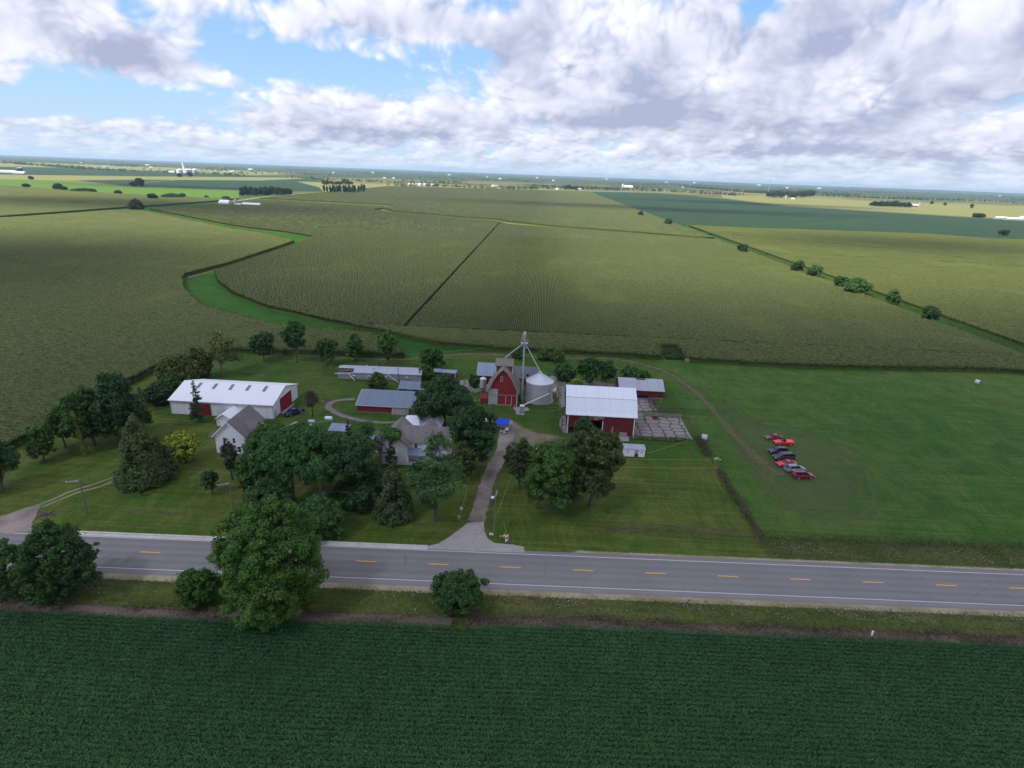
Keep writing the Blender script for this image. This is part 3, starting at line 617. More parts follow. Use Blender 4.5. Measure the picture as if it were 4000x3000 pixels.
# ---------------------------------------------------------------- clouds overhead (beyond the top of the picture) and the shade they throw
m, q = new('cloud_vapour'); tr = q.n('BsdfTransparent'); tr.inputs[0].default_value = (.97, .98, 1, 1); tl_ = q.n('BsdfTranslucent'); tl_.inputs[0].default_value = (.9, .9, .93, 1)
mx = q.n('MixShader'); mx.inputs[0].default_value = .10; q.L.new(tr.outputs[0], mx.inputs[1]); q.L.new(tl_.outputs[0], mx.inputs[2]); o_ = q.n('OutputMaterial'); q.L.new(mx.outputs[0], o_.inputs[0]); M['cloud'] = m
def cloud(gx, gy, rx, ry, seed, n=9, zc=1000):
    g = random.Random(seed); bm = bmesh.new(); off = SD * (zc / SD.z)
    for i in range(n):
        a = g.random() * 6.283; r = math.sqrt(g.random()) * .62 if i else 0
        s = g.uniform(.45, .75) if i else .8
        c = Vector((rx * r * math.cos(a), ry * r * math.sin(a), g.uniform(-20, 60)))
        b2 = bmesh.ops.create_icosphere(bm, subdivisions=3, radius=1)
        for v in b2['verts']:
            d = v.co.normalized(); k = 1 + .22 * math.sin(d.x * 5 + seed + i) * math.sin(d.y * 4 + i * 2) + .12 * math.sin(d.x * 11 + d.y * 9 + i)
            v.co = Vector((d.x * rx * s * k, d.y * ry * s * k, d.z * (70 if d.z > 0 else 25) * k)) + c
    me = bpy.data.meshes.new('cloud'); bm.to_mesh(me); bm.free(); me.polygons.foreach_set('use_smooth', [True] * len(me.polygons)); me.materials.append(M['cloud'])
    o = bpy.data.objects.new('cloud', me); COL.objects.link(o); o.location = (gx + off.x, gy + off.y, zc); return tag(o, kind='structure')
for a_ in ((-10, 118, 340, 205, 1, 14), (-330, 330, 190, 150, 2, 13), (310, 290, 150, 60, 3), (-560, 860, 380, 95, 4), (120, 1350, 520, 80, 5), (420, 700, 190, 60, 6), (700, 1900, 420, 130, 8), (-900, 1500, 300, 90, 9)): cloud(*a_)
# ---------------------------------------------------------------- trees
def crown_lobes(g, W_, Hc, z0, n, flat=1.0, top=1.0, r=.24):
    """a few big boughs, each a cluster of small leaf clumps, so the outline is uneven with gaps between boughs"""
    out = []; m = int(g.integers(7, 11)); big = [(np.array([0, 0, z0 + Hc * .68]), .30)]
    for i in range(m):
        a = 6.283 * (i / m) + g.normal(0, .35); t = g.uniform(.14, .86); rr = (.335 + .045 * g.normal()) * W_ * (1 - (1 - top) * t) * math.sin(math.pi * (.16 + .72 * t)) ** .5
        big.append((np.array([math.cos(a) * rr, math.sin(a) * rr, z0 + Hc * (.12 + .74 * t)]), g.uniform(.19, .29)))
    big.append((np.array([g.normal(0, .06) * W_, g.normal(0, .06) * W_, z0 + Hc * .86]), .17)); big.append((np.array([g.normal(0, .1) * W_, g.normal(0, .1) * W_, z0 + Hc * .30]), .26))
    wsum = sum(k ** 2 for _, k in big)
    for c, k in big:
        for _ in range(max(4, int(n * k * k / wsum))):
            d = g.normal(size=3); d[2] += .25; d /= np.linalg.norm(d); q_ = g.uniform(.62, 1.0)
            p = c + d * k * W_ * q_ * np.array([1, 1, min(1.25, max(.7, Hc / W_))]); p[2] = min(max(p[2], z0 + .03 * Hc), z0 + Hc * 1.0)
            out.append((p, W_ * r * g.uniform(.6, 1.15)))
    return out
def crown_shell(g, W_, Hc, z0, n, r, up=1.0):
    """one rounded crown made of many small sprays, outline broken by a few longer shoots"""
    out = []; ph = g.uniform(0, 6.28, 4)
    for i in range(n):
        d = g.normal(size=3); d[2] = d[2] * .95 + .12; d /= np.linalg.norm(d); a = math.atan2(d[1], d[0])
        k = g.uniform(.60, .97) * (1 + .10 * math.sin(3 * a + ph[0]) + .09 * math.sin(5 * a + 4 * d[2] + ph[1]) + .10 * math.sin(4 * d[2] + ph[2]))
        if g.random() < .08: k *= g.uniform(1.08, 1.24)
        w_ = 1.0 if d[2] < 0 else (1 - .28 * d[2] ** 2 * up)
        out.append((np.array([d[0] * W_ / 2 * k * w_, d[1] * W_ / 2 * k * w_, max(z0 + .02 * Hc, z0 + Hc * .46 + d[2] * Hc * .5 * k)]), W_ * r * g.uniform(.6, 1.2)))
    return out
def lobe_leaves(g, lobes, size, dens, flat=.8, out=None, fill=.30):
    C, N = [], []
    for c, r in lobes:
        n = max(8, int(dens * r * r / (size * size)))
        d = g.normal(size=(n, 3)); d[:, 2] = d[:, 2] * .9 + .25; d /= np.linalg.norm(d, axis=1, keepdims=True)
        rr = r * np.where(g.random(n) < fill, g.uniform(.3, .9, n), g.uniform(.86, 1.06, n))
        p = c + d * rr[:, None] * np.array([1, 1, flat]); C.append(p); N.append(d + np.array([0, 0, .55]) + g.normal(0, .5, (n, 3)))
    C = np.concatenate(C); N = np.concatenate(N)
    return C, N
def make_tree(kind, Ht, Wd, seed, lk, lsize, dens=9.0, base=.2, opt=None):
    """returns trunk MB and (leaf verts, faces, tint)"""
    g = np.random.default_rng(seed); tm = MB(); rt = max(.10, .022 * Ht)
    def limb(p, q_, r0, r1, bend=.12, n=5):
        p, q_ = np.array(p, float), np.array(q_, float); b = g.normal(0, bend * np.linalg.norm(q_ - p), 3)
        pts = [p + (q_ - p) * t + b * math.sin(math.pi * t) for t in np.linspace(0, 1, n)]
        tm.tube(pts, list(np.linspace(r0, r1, n)), 7)
    asp, up = .62, 0.0
    if kind in ('round', 'tall', 'bush', 'vase'):
        z0 = Ht * base; Hc = Ht - z0; top = {'round': .95, 'tall': .65, 'bush': .9, 'vase': 1.0}[kind]
        n = int((80 + 17 * Wd) * (1.9 if kind == 'vase' else 1)) if kind != 'bush' else int(110 + 26 * Wd)
        lob = crown_shell(g, Wd * (.96 if kind == 'bush' else 1.02), Hc * 1.0, z0, n, .075 if kind == 'bush' else .055, 1.0 if kind == 'bush' else 1.9) if kind in ('bush', 'vase') else crown_lobes(g, Wd * .88, Hc * .96, z0, n, top=top, r={'round': .088, 'tall': .10, 'bush': .10, 'vase': .075}[kind])
        if kind == 'none':
            lob += [(np.array([math.cos(a) * Wd * .33 * k, math.sin(a) * Wd * .33 * k, z0 + Hc * (.55 + .4 * (1 - k) + .1 * g.random())]), Wd * .085) for a, k in zip(g.uniform(0, 6.28, 22), g.uniform(.1, 1.1, 22))]
        C, N = lobe_leaves(g, lob, lsize, dens)
        k = int(len(C) * .05); s_ = g.integers(0, len(C), k); C = np.concatenate([C, C[s_] + N[s_] * lsize * g.uniform(.6, 2.0, (k, 1))]); N = np.concatenate([N, N[s_]])
        tp = z0 + Hc * .55; lean = g.normal(0, .03 * Ht, 2)
        tm.tube([(0, 0, -.2), (0, 0, .4), (lean[0] * .4, lean[1] * .4, z0 + Hc * .15), (lean[0], lean[1], tp)], [rt * 1.35, rt, rt * .75, rt * .35], 9)
        for i in range(7 if kind != 'bush' else 5):
            c = lob[g.integers(0, len(lob))][0]; f = g.uniform(.25, .7); limb((lean[0] * f, lean[1] * f, z0 * .8 + (tp - z0 * .8) * f * .6), c, rt * .45, rt * .10)
    elif kind == 'cone':            # dense clipped evergreen
        lob = []
        for i in range(int(26 + 9 * Wd)):
            t = 1 - math.sqrt(g.random()); zz = Ht * (.06 + .90 * t); rr = Wd / 2 * (1 - t) ** .75 * g.uniform(.72, .92); a = g.uniform(0, 6.283)
            lob.append((np.array([rr * math.cos(a), rr * math.sin(a), zz]), Wd * .13 * (1.15 - .6 * t)))
        lob += [(np.array([0, 0, Ht * .9]), Wd * .09), (np.array([0, 0, Ht * .96]), Wd * .05)]
        C, N = lobe_leaves(g, lob, lsize, dens, 1.2); N[:, 2] += .3
        tm.tube([(0, 0, -.2), (0, 0, Ht * .9)], [rt, rt * .2], 8)
    elif kind in ('spruce', 'pine'):
        tm.tube([(0, 0, -.2), (0, 0, .5), (g.normal(0, .15), g.normal(0, .15), Ht * .5), (0, 0, Ht * .98)], [rt * 1.3, rt, rt * .7, rt * .12], 9)
        C, N = [], []; nw = opt or (int(Ht * 1.5) if kind == 'spruce' else int(Ht * .72))
        for i in range(nw):
            t = (i + .5 * g.random()) / nw; zz = Ht * (base + (1 - base) * t)
            R0 = Wd / 2 * ((1 - t) ** .8 * g.uniform(.75, 1.1) if kind == 'spruce' else (math.sin(math.pi * min(1, .18 + .80 * t)) ** .7 * g.uniform(.6, 1.15)))
            for b in range(g.integers(4, 7) if kind == 'spruce' else g.integers(3, 5)):
                a = g.uniform(0, 6.283); Rb = R0 * g.uniform(.6, 1.1); dz = (-.18 if kind == 'spruce' else .16) * Rb
                e = np.array([Rb * math.cos(a), Rb * math.sin(a), zz + dz]); limb((0, 0, zz - (.0 if kind == 'spruce' else .25 * Rb)), e, rt * .22, rt * .05, .05, 4)
                n = int(max(5, dens * 1.1 * Rb * .8 / lsize)) if kind == 'spruce' else int(max(8, dens * 2.4 * Rb / lsize))
                tt = g.uniform(.2 if kind == 'spruce' else .45, 1.05, n); side = g.normal(0, (.13 if kind == 'spruce' else .24) * Rb, n) * (1.25 - tt if kind == 'spruce' else 1)
                p = np.c_[e[0] * tt - math.sin(a) * side, e[1] * tt + math.cos(a) * side, zz + (e[2] - zz) * tt + g.normal(0, .05 * Rb + .10, n) - (.12 * abs(side) if kind == 'spruce' else -.15 * np.cos(side * 3))]
                C.append(p); nn = g.normal(0, .5, (n, 3)); nn[:, 2] += 1.0; N.append(nn)
        C = np.concatenate(C); N = np.concatenate(N); asp = .38 if kind == 'spruce' else .5
    elif kind == 'snag':            # dead limbs over a ragged crown
        tp = Ht * .34; tm.tube([(0, 0, -.2), (0, 0, .6), (.2, 0, tp)], [rt * 1.5, rt * 1.2, rt], 9)
        lob = []
        for i in range(11):
            a = g.uniform(0, 6.283); q_ = np.array([math.cos(a) * Wd * .5 * g.uniform(.5, 1), math.sin(a) * Wd * .5 * g.uniform(.5, 1), Ht * g.uniform(.5, 1.0)]); limb((.2, 0, tp * g.uniform(.75, 1)), q_, rt * .55, rt * .08, .16, 6)
            if i < (opt or 7): lob += [(q_ * np.array([.8, .8, .86]) + g.normal(0, Wd * .07, 3), Wd * .13 * g.uniform(.7, 1.2)) for _ in range(3)]
            else:
                for _ in range(3): limb(q_ * .8 + np.array([0, 0, .1]), q_ + g.normal(0, Wd * .13, 3), rt * .12, rt * .03)
        C, N = lobe_leaves(g, lob, lsize, dens * .6)
    elif kind == 'twigs':           # small tree of bare brown twigs
        tm.tube([(0, 0, -.2), (0, 0, Ht * .4)], [rt, rt * .8], 8)
        for i in range(16):
            a = g.uniform(0, 6.283); limb((0, 0, Ht * .38), (math.cos(a) * Wd * .45 * g.random(), math.sin(a) * Wd * .45 * g.random(), Ht * g.uniform(.6, 1)), rt * .3, rt * .05)
        lob = crown_lobes(g, Wd * .9, Ht * .6, Ht * .38, 20, r=.22); C, N = lobe_leaves(g, lob, lsize * .8, dens * .55); asp = .22
    elif kind == 'vine':            # dead trunk wrapped in brown vine
        tm.tube([(0, 0, -.2), (-.3, 0, Ht * .5), (-.9, .2, Ht)], [rt * 1.4, rt, rt * .5], 9)
        n = int(220 * Ht * dens / 9); t = g.random(n); a = g.uniform(0, 6.283, n); r_ = Wd / 2 * (.55 + .5 * np.sin(t * 9) ** 2) * g.uniform(.7, 1, n)
        C = np.c_[np.cos(a) * r_ - .9 * t, np.sin(a) * r_, t * Ht]; N = np.c_[np.cos(a), np.sin(a), g.normal(.3, .4, n)]
    S = lsize * g.uniform(.6, 1.25, len(C)); V_, F_ = leafquads(C, N, S, g, asp, up)
    tint = np.clip(g.normal(.45, .22, len(C)) + .15 * g.standard_normal(), 0, 1)
    return tm, V_, F_, tint
NTREE = [100]
def tree(name, label, kind, bx, by, topy, w, lk, bk='bark', base=.2, lsize=None, dens=9.0, group=None, cat='tree', opt=None, b=None, cname='crown'):
    b = at(bx, by) if b is None else np.array(b, float); Ht = rise(b, topy); Wd = span(b, w); D = depth(b)
    ls = lsize or min(max(D * .0021, .16), .46)
    NTREE[0] += 1
    tm, V_, F_, tn = make_tree(kind, Ht, Wd, NTREE[0], lk, ls, dens, base, opt)
    t = thing(name, label, cat, b, random.Random(NTREE[0]).uniform(0, 6.28) if kind in ('round', 'tall', 'bush') else 0, group)
    tm.build('trunk', M[bk], t, smooth=True); raw(cname, V_, F_, L[lk], t, tn)
    return t
T = tree
# south of the road
T('roadside_tree', 'large wind-swept green tree at the near side of the road, tallest there', 'vase', 592, 1322, 1088, 218, 'fresh', base=.05, dens=9)
T('roadside_tree', 'dense green roadside tree just right of the tree cut off by the left edge', 'vase', 142, 1284, 1136, 146, 'mid', base=.07)
T('roadside_tree', 'bushy green tree cut off by the left edge of the photo, nearest the road corner', 'vase', 30, 1284, 1164, 108, 'mid', base=.05)
T('roadside_bush', 'rounded green bush on the near verge between two roadside trees', 'bush', 432, 1302, 1230, 92, 'fresh', base=.03, cat='bush')
T('willow_bush', 'round feathery dark bush alone on the near verge, right of the big roadside tree', 'bush', 988, 1318, 1240, 112, 'mid', base=.02, cat='bush', dens=10)
# front lawn, left
T('evergreen_tree', 'tall cone-shaped dense olive evergreen on the left front lawn', 'cone', 312, 1042, 893, 96, 'cedar', 'barkd', dens=10)
T('evergreen_tree', 'lower spreading olive evergreen tucked against the tall cone-shaped one', 'cone', 354, 1030, 942, 62, 'cedar', 'barkd', dens=10)
T('golden_shrub', 'bright yellow-green rounded shrub on the lawn beside the olive evergreen', 'bush', 398, 996, 930, 66, 'yellow', base=.04, cat='shrub')
T('spruce_tree', 'thin sparse spruce standing in front of the white machine shed', 'spruce', 430, 912, 820, 42, 'spruce', 'bark', base=.10, dens=6, opt=17)
T('young_tree', 'purple-leaved young tree in front of the left white farmhouse', 'tall', 502, 1036, 945, 44, 'purple', base=.18)
T('young_tree', 'short dark green young tree on the lawn left of the second utility pole', 'tall', 459, 1068, 1015, 40, 'mid', base=.14)
T('young_tree', 'slim-trunked young tree on the lawn right of the second utility pole', 'round', 536, 1083, 1022, 46, 'mid', base=.28)
T('sapling', 'tiny thin sapling alone on the left lawn near the two-track lane', 'tall', 307, 1072, 1054, 9, 'mid', base=.2)
# left boundary row
T('boundary_tree', 'dark tree at the left edge of the photo beside the corn', 'round', 6, 1062, 928, 88, 'deep', base=.06)
T('boundary_tree', 'small leafy tree at the left end of the boundary row', 'round', 96, 996, 912, 62, 'mid', base=.05)
T('boundary_tree', 'bright green open tree with visible trunk in the left boundary row', 'round', 142, 967, 876, 80, 'fresh', base=.2)
T('boundary_tree', 'full green tree behind the leaning vine-wrapped trunk', 'round', 206, 962, 834, 104, 'mid', base=.08)
T('boundary_tree', 'tallest broad dark tree of the left boundary row, left of the machine shed', 'round', 262, 958, 796, 106, 'deep', base=.06)
T('boundary_tree', 'lower round tree between the boundary row and the cone evergreen', 'round', 285, 940, 862, 84, 'mid', base=.05)
T('dead_trunk', 'leaning dead trunk wrapped in brown vine at the left boundary', 'vine', 185, 983, 889, 11, 'olive', 'bark2', cat='dead tree', cname='vine')
T('dead_trunk', 'bare brown dead trunk left of the machine shed corner', 'vine', 316, 890, 838, 8, 'olive', 'bark2', cat='dead tree', cname='vine')
T('boundary_bush', 'low dark bush behind the left corner of the machine shed', 'bush', 345, 872, 826, 62, 'deep', base=.02, cat='bush')
T('boundary_bush', 'olive bush behind the machine shed against the corn', 'bush', 395, 835, 765, 88, 'olive', base=.02, cat='bush')
T('boundary_bush', 'pale olive brush at the corn edge left of the dead-limbed tree', 'bush', 432, 818, 750, 56, 'olive', base=.02, cat='bush')
T('boundary_bush', 'straggling weedy bush between the boundary trees and the shed', 'bush', 372, 858, 806, 50, 'mid', base=.02, cat='bush')
# behind the yard
T('dying_tree', 'half-dead tree with bare pale limbs behind the machine shed', 'snag', 480, 812, 722, 80, 'olive', 'bark2', opt=8, dens=11)
T('back_tree', 'round dark tree at the corn edge, leftmost of the five in the back row', 'round', 571, 780, 719, 58, 'deep', base=.18)
T('back_tree', 'tall narrow tree with a bare lower trunk, second in the back row', 'tall', 641, 784, 689, 54, 'deep', base=.26)
T('back_tree', 'short round tree in the middle of the back row', 'round', 708, 787, 732, 46, 'mid', base=.10)
T('back_tree', 'oval blue-green tree behind the grey poultry house', 'tall', 768, 780, 722, 46, 'deep', base=.16)
T('back_tree', 'bushy upright tree at the right end of the back row', 'tall', 838, 786, 712, 50, 'mid', base=.06)
T('back_tree', 'bright round tree beside the right end of the poultry house', 'round', 933, 800, 752, 56, 'fresh', base=.06)
T('yard_bush', 'small leafy bush between poultry house and red flat-roofed shed', 'bush', 918, 818, 792, 40, 'fresh', base=.02, cat='bush')
T('yard_bush', 'rust-tinged round bush in front of the poultry house', 'bush', 816, 842, 805, 42, 'rusty', base=.03, cat='bush')
T('bare_tree', 'small leafless brown tree beside the dark pickup', 'twigs', 676, 900, 846, 32, 'dry', 'barkd', lsize=.28)
T('yard_bush', 'green bush beside the small feed bin', 'bush', 1024, 838, 806, 24, 'mid', base=.02, cat='bush')
T('yard_bush', 'small round shrub on the back lane behind the elevator leg', 'bush', 1118, 774, 750, 26, 'mid', base=.02, cat='bush')
T('yard_bush', 'small shrub on the back lane right of the elevator leg', 'bush', 1172, 778, 756, 26, 'mid', base=.02, cat='bush')
T('yard_bush', 'low dull bush between two shrubs on the back lane', 'bush', 1190, 778, 764, 20, 'olive', base=.02, cat='bush')
T('yard_bush', 'rounded shrub on the back lane, rightmost of the three', 'bush', 1206, 783, 754, 28, 'mid', base=.02, cat='bush')
T('yard_bush', 'low wide dark bush behind the grain bin', 'bush', 1218, 824, 786, 48, 'deep', base=.02, cat='bush')
T('yard_tree', 'full dark tree behind the big red barn, left one of a pair', 'round', 1272, 830, 771, 54, 'mid', base=.03)
T('yard_tree', 'upright dark tree behind the big red barn, right one of a pair', 'tall', 1309, 830, 772, 42, 'deep', base=.03)
T('yard_bush', 'little yellow-green bush at the foot of the trees behind the barn', 'bush', 1246, 836, 816, 22, 'yellow', base=.02, cat='bush')
T('sumac_bush', 'spiky dark bush behind the grey-roofed red shed', 'bush', 1364, 822, 794, 42, 'deep', base=.02, cat='bush')
T('sumac_bush', 'light green low bush behind the grey-roofed red shed', 'bush', 1390, 820, 802, 30, 'fresh', base=.02, cat='bush')
# around the houses
T('shade_tree', 'big maple at the left of the grove, beside the left farmhouse', 'round', 584, 1016, 910, 100, 'mid', base=.08, dens=10)
T('shade_tree', 'broad maple with forked grey trunks in the middle left of the grove', 'round', 636, 1086, 928, 140, 'maple', 'bark2', base=.40, dens=10)
T('shade_tree', 'tall maple with a pale straight trunk in the middle of the grove', 'round', 694, 1090, 932, 142, 'maple', 'bark2', base=.42, dens=10)
T('shade_tree', 'dark maple at the right of the grove, its low limbs near the lawn', 'round', 760, 1086, 950, 112, 'deep', base=.18, dens=10)
T('front_tree', 'low dark spreading tree at the front of the grove beside the road', 'bush', 690, 1152, 1076, 112, 'deep', base=.05, dens=10)
T('front_tree', 'bushy dark tree at the front left foot of the grove', 'bush', 585, 1118, 1034, 100, 'deep', base=.04, dens=10)
T('shade_tree', 'rear maple of the grove, its top between the two trunked maples', 'round', 660, 1046, 922, 118, 'mid', base=.40, dens=10)
T('shade_tree', 'rear dark maple of the grove, behind the right end beside the garden shed', 'round', 728, 1046, 940, 110, 'deep', base=.32, dens=10)
T('shade_tree', 'left-hand green maple of the grove, reaching down to the young trees', 'round', 556, 1050, 946, 84, 'mid', base=.06, dens=10)
T('understorey_bush', 'dark bush under the right-hand limbs of the grove', 'bush', 775, 1096, 1040, 90, 'deep', base=.02, cat='bush')
T('understorey_bush', 'green bush between the storm-broken maple and the juniper', 'bush', 805, 1066, 1004, 70, 'mid', base=.02, cat='bush')
T('storm_tree', 'storm-broken maple with bare pale limbs left of the main farmhouse', 'snag', 822, 1008, 898, 106, 'maple', 'bark2', opt=9, dens=13)
T('yard_conifer', 'dark spruce rising behind the grove near the play yard', 'spruce', 756, 990, 905, 46, 'spruce', 'barkd', base=.05)
T('yard_conifer', 'dark evergreen against the left wall of the main farmhouse', 'spruce', 846, 1012, 944, 40, 'spruce', 'barkd', base=.05, dens=12)
T('juniper_tree', 'brownish pointed juniper on the front lawn beside the tall pine', 'cone', 852, 1116, 990, 80, 'spruce', 'bark', dens=10)
T('pine_tree', 'tall layered white pine with a bare lower trunk before the main farmhouse', 'pine', 942, 1126, 934, 118, 'pine', 'bark', base=.20, dens=13)
T('front_tree', 'low bright shrub beneath the porch of the main farmhouse', 'bush', 905, 1040, 1002, 56, 'fresh', base=.03)
T('oak_tree', 'broad dark oak behind the main farmhouse', 'round', 961, 922, 813, 128, 'deep', 'barkd', base=.16, dens=11)
T('oak_tree', 'broad dark oak between the main farmhouse and the driveway', 'round', 1020, 1014, 870, 110, 'deep', 'barkd', base=.10, dens=11)
T('rust_tree', 'rust-tinged small tree left of the driveway', 'tall', 1000, 1042, 952, 60, 'rusty', base=.12)
T('driveway_tree', 'rust-tinged tree right of the driveway with a white tent behind it', 'round', 1122, 1057, 941, 74, 'rusty', base=.22)
T('lawn_tree', 'round green maple on the lawn right of the driveway', 'round', 1188, 1106, 951, 124, 'mid', base=.02, dens=10)
T('lawn_tree', 'dense seeded linden, largest tree in front of the big red barn', 'round', 1274, 1092, 920, 128, 'linden', base=.01, dens=11)
T('barn_tree', 'dark tree close to the open doorway of the big red barn', 'round', 1256, 968, 894, 46, 'deep', base=.1)
# hedge line between the corn fields on the right
for nm_, bx, by, ty, w_ in (('small round tree, farthest along the hedge strip', 1383, 467, 456, 13), ('round tree where the hedge strip meets the dark bean field', 1443, 487, 471, 18), ('lone tree on the hedge strip below the bean field', 1603, 548, 526, 23),
                            ('taller tree of a close pair on the hedge strip', 1721, 591, 562, 29), ('rounder tree of a close pair on the hedge strip', 1756, 602, 572, 31), ('left tree of the clump on the hedge strip', 1813, 625, 596, 28), ('wide right tree of the clump on the hedge strip', 1850, 638, 600, 52),
                            ('tree next after the clump on the hedge strip', 1926, 658, 625, 32), ('big round tree nearest the camera on the hedge strip', 2006, 698, 661, 38)):
    T('hedge_tree', nm_ + ' between the corn fields', 'round', bx, by, ty, w_, 'deep' if by > 560 else 'far', base=.04, dens=8)
for nm_, bx, by, ty, w_ in (('large lone round tree where two ditches meet in the left corn', 295, 456, 431, 30), ('round bush at the bottom edge of the bright green hay field, near the left edge', 57, 405, 397, 16), ('twin-topped tree in the left of the bright green hay field', 127, 411, 396, 20),
                            ('round tree right of the twin-topped tree at the hay field edge', 140, 413, 402, 12), ('low hedge at the corn edge below the hay field', 182, 415, 409, 44), ('small pair of trees at the middle of the hay field edge', 256, 420, 411, 16),
                            ('tall dark tree among the far left bean fields', 304, 404, 384, 20), ('lower bush left of the tall tree among the far left bean fields', 289, 403, 392, 16), ('large low bush where the hay field meets the corn', 331, 431, 419, 24),
                            ('row of low brush right of the large low bush', 372, 428, 420, 40), ('round tree at the right of the brush row', 393, 427, 418, 16), ('small tree right of the hay field bushes', 446, 429, 422, 10), ('low brush left of the grey concrete silo', 490, 432, 425, 18),
                            ('dark tree in front of the white grain elevator, left of two', 388, 383, 374, 12), ('dark tree in front of the white grain elevator, right of two', 410, 383, 371, 13), ('lone bush in the far left tan strip', 67, 388, 380, 11), ('lone dark bush near the right edge of the dark bean field', 2168, 509, 496, 20),
                            ('round tree on the skyline side of the right bean field', 2113, 470, 462, 24), ('sparse tree in the far right tan field', 2098, 450, 439, 8), ('small bush in the far right tan field', 2012, 441, 434, 8), ('small tree left of the sparse one in the tan field', 2040, 444, 437, 8)):
    T('field_tree', nm_, 'round' if w_ < 30 else 'bush', bx, by, ty, w_, 'far', base=.03, dens=6)
def copy_tree_thing(src, loc, sx, sz, rz, label=None, group=None):
    r = src.copy(); COL.objects.link(r); r.location = loc; r.scale = (sx, sx, sz); r.rotation_euler = (0, 0, rz)
    if label: r['label'] = label
    if group: r['group'] = group
    for ch in list(src.children): c = ch.copy(); COL.objects.link(c); c.parent = r
    return r
# grove, poplar row and scattered far trees as copies
def proto(name, label, kind, group, base):
    NTREE[0] += 1; tm, V_, F_, tn = make_tree(kind, 12, 8, NTREE[0], 'far', .75, 6.0, base)
    t = thing(name, label, 'tree', (0, 0, 0), 0, group); tm.build('trunk', M['bark'], t); raw('crown', V_, F_, L['far'], t, tn); return t
def scatter(src, spots, label, group):
    rg = random.Random(len(spots) * 7 + 1)
    for i, (bx, by, ty, w_) in enumerate(spots):
        b = at(bx, by); h_ = rise(b, ty) / 12; s_ = span(b, w_) / 8
        if i == 0: src.location = tuple(b); src.scale = (s_, s_, h_)
        else: copy_tree_thing(src, tuple(b), s_, h_, rg.uniform(0, 6.28), label, group)
rg = random.Random(3)
lb = 'dark tree of the windbreak grove beside the grey-roofed far shed'
scatter(proto('windbreak_tree', lb, 'tall', 'windbreak grove trees', .02), [(524 + i * 7.2 + rg.uniform(-2, 2), 425 - i * .25 + rg.uniform(-2.2, 0), 403 + rg.uniform(-3, 4), rg.uniform(9, 15)) for i in range(15)] + [(531 + i * 11, 420, 402 + rg.uniform(-2, 3), 13) for i in range(8)], lb, 'windbreak grove trees')
lb = 'slim poplar of the row right of the windbreak grove'
scatter(proto('poplar_tree', lb, 'tall', 'poplar row trees', .02), [(702 + i * 5.6 + rg.uniform(-2, 2), 418 - rg.uniform(0, 2), 399 + rg.uniform(-3, 3), rg.uniform(6, 11)) for i in range(16)], lb, 'poplar row trees')
lb = 'leafy tree of the farmstead clump behind the poplar row'
scatter(proto('farmstead_tree', lb, 'round', 'farmstead clump trees', .03), [(700 + i * 7 + rg.uniform(-3, 3), 400 + rg.uniform(-2, 2), 389 + rg.uniform(-3, 3), rg.uniform(9, 16)) for i in range(9)], lb, 'farmstead clump trees')
lb = 'grey-green tree of the clump beside the far red barn'
scatter(proto('farmstead_tree', lb, 'round', 'red barn clump trees', .03), [(1888 + i * 9 + rg.uniform(-2, 2), 446 + i * .35, 435 + rg.uniform(-2, 2), rg.uniform(12, 17)) for i in range(9)], lb, 'red barn clump trees')
lb = 'tree around the tiny farmstead at the far end of the long corn field'
scatter(proto('farmstead_tree', lb, 'round', 'far end farmstead trees', .03), [(1222 + i * 7, 410 + rg.uniform(-1, 1), 400 + rg.uniform(-2, 3), rg.uniform(8, 12)) for i in range(6)], lb, 'far end farmstead trees')
lb = 'dark tree of the broad clump below the radio mast'
scatter(proto('farmstead_tree', lb, 'round', 'mast clump trees', .03), [(1662 + i * 8, 428 + rg.uniform(-3, 2), 412 + rg.uniform(-3, 3), rg.uniform(13, 20)) for i in range(12)], lb, 'mast clump trees')
# far woods that read as one mass
def woods(name, line, dep, hgt_, seed, dens=1.0, size=2.2):
    g = np.random.default_rng(seed); P = PV(line); C = []
    for a, b in zip(P[:-1], P[1:]):
        a, b = np.array(a[:2]), np.array(b[:2]); Ln = np.linalg.norm(b - a); nn = np.array([-(b - a)[1], (b - a)[0]]) / Ln
        for _ in range(max(1, int(Ln / 6 * dens))):
            t, w_ = g.random(), g.uniform(-.5, .5) * dep; c = a + (b - a) * t + nn * w_; r = g.uniform(3, 6.5); h_ = hgt_ * g.uniform(.55, 1.35)
            n = 26; d = g.normal(size=(n, 3)); d /= np.linalg.norm(d, axis=1, keepdims=True)
            C.append(np.c_[c[0] + d[:, 0] * r, c[1] + d[:, 1] * r, np.abs(h_ * .52 + d[:, 2] * h_ * .5)])
    C = np.concatenate(C); N = g.normal(size=C.shape); N[:, 2] += .5
    V_, F_ = leafquads(C, N, g.uniform(.6, 1.2, len(C)) * size, g); tag(raw(name, V_, F_, L['far'], None, np.clip(g.normal(.4, .2, len(C)), 0, 1)), kind='stuff')
rw = random.Random(12); RW = []
for i in range(70):
    x0 = rw.uniform(-20, 2200); y0 = 332 + 83 * x0 / 2212 + rw.choice([3, 4, 5, 6, 8, 10, 13, 17, 22]) + rw.uniform(0, 2); ln_ = rw.uniform(15, 110)
    if 560 < x0 < 1270 and y0 > 332 + 83 * x0 / 2212 + 16: continue
    RW.append(([(x0, y0), (x0 + ln_, y0 + ln_ * rw.uniform(.03, .05))], rw.uniform(20, 160), rw.uniform(8, 13), rw.uniform(.15, .5)))
for i, (ln, dp, hh, dn) in enumerate(RW): woods('distant_woods', ln, dp, hh, 300 + i, dn, 3.0)
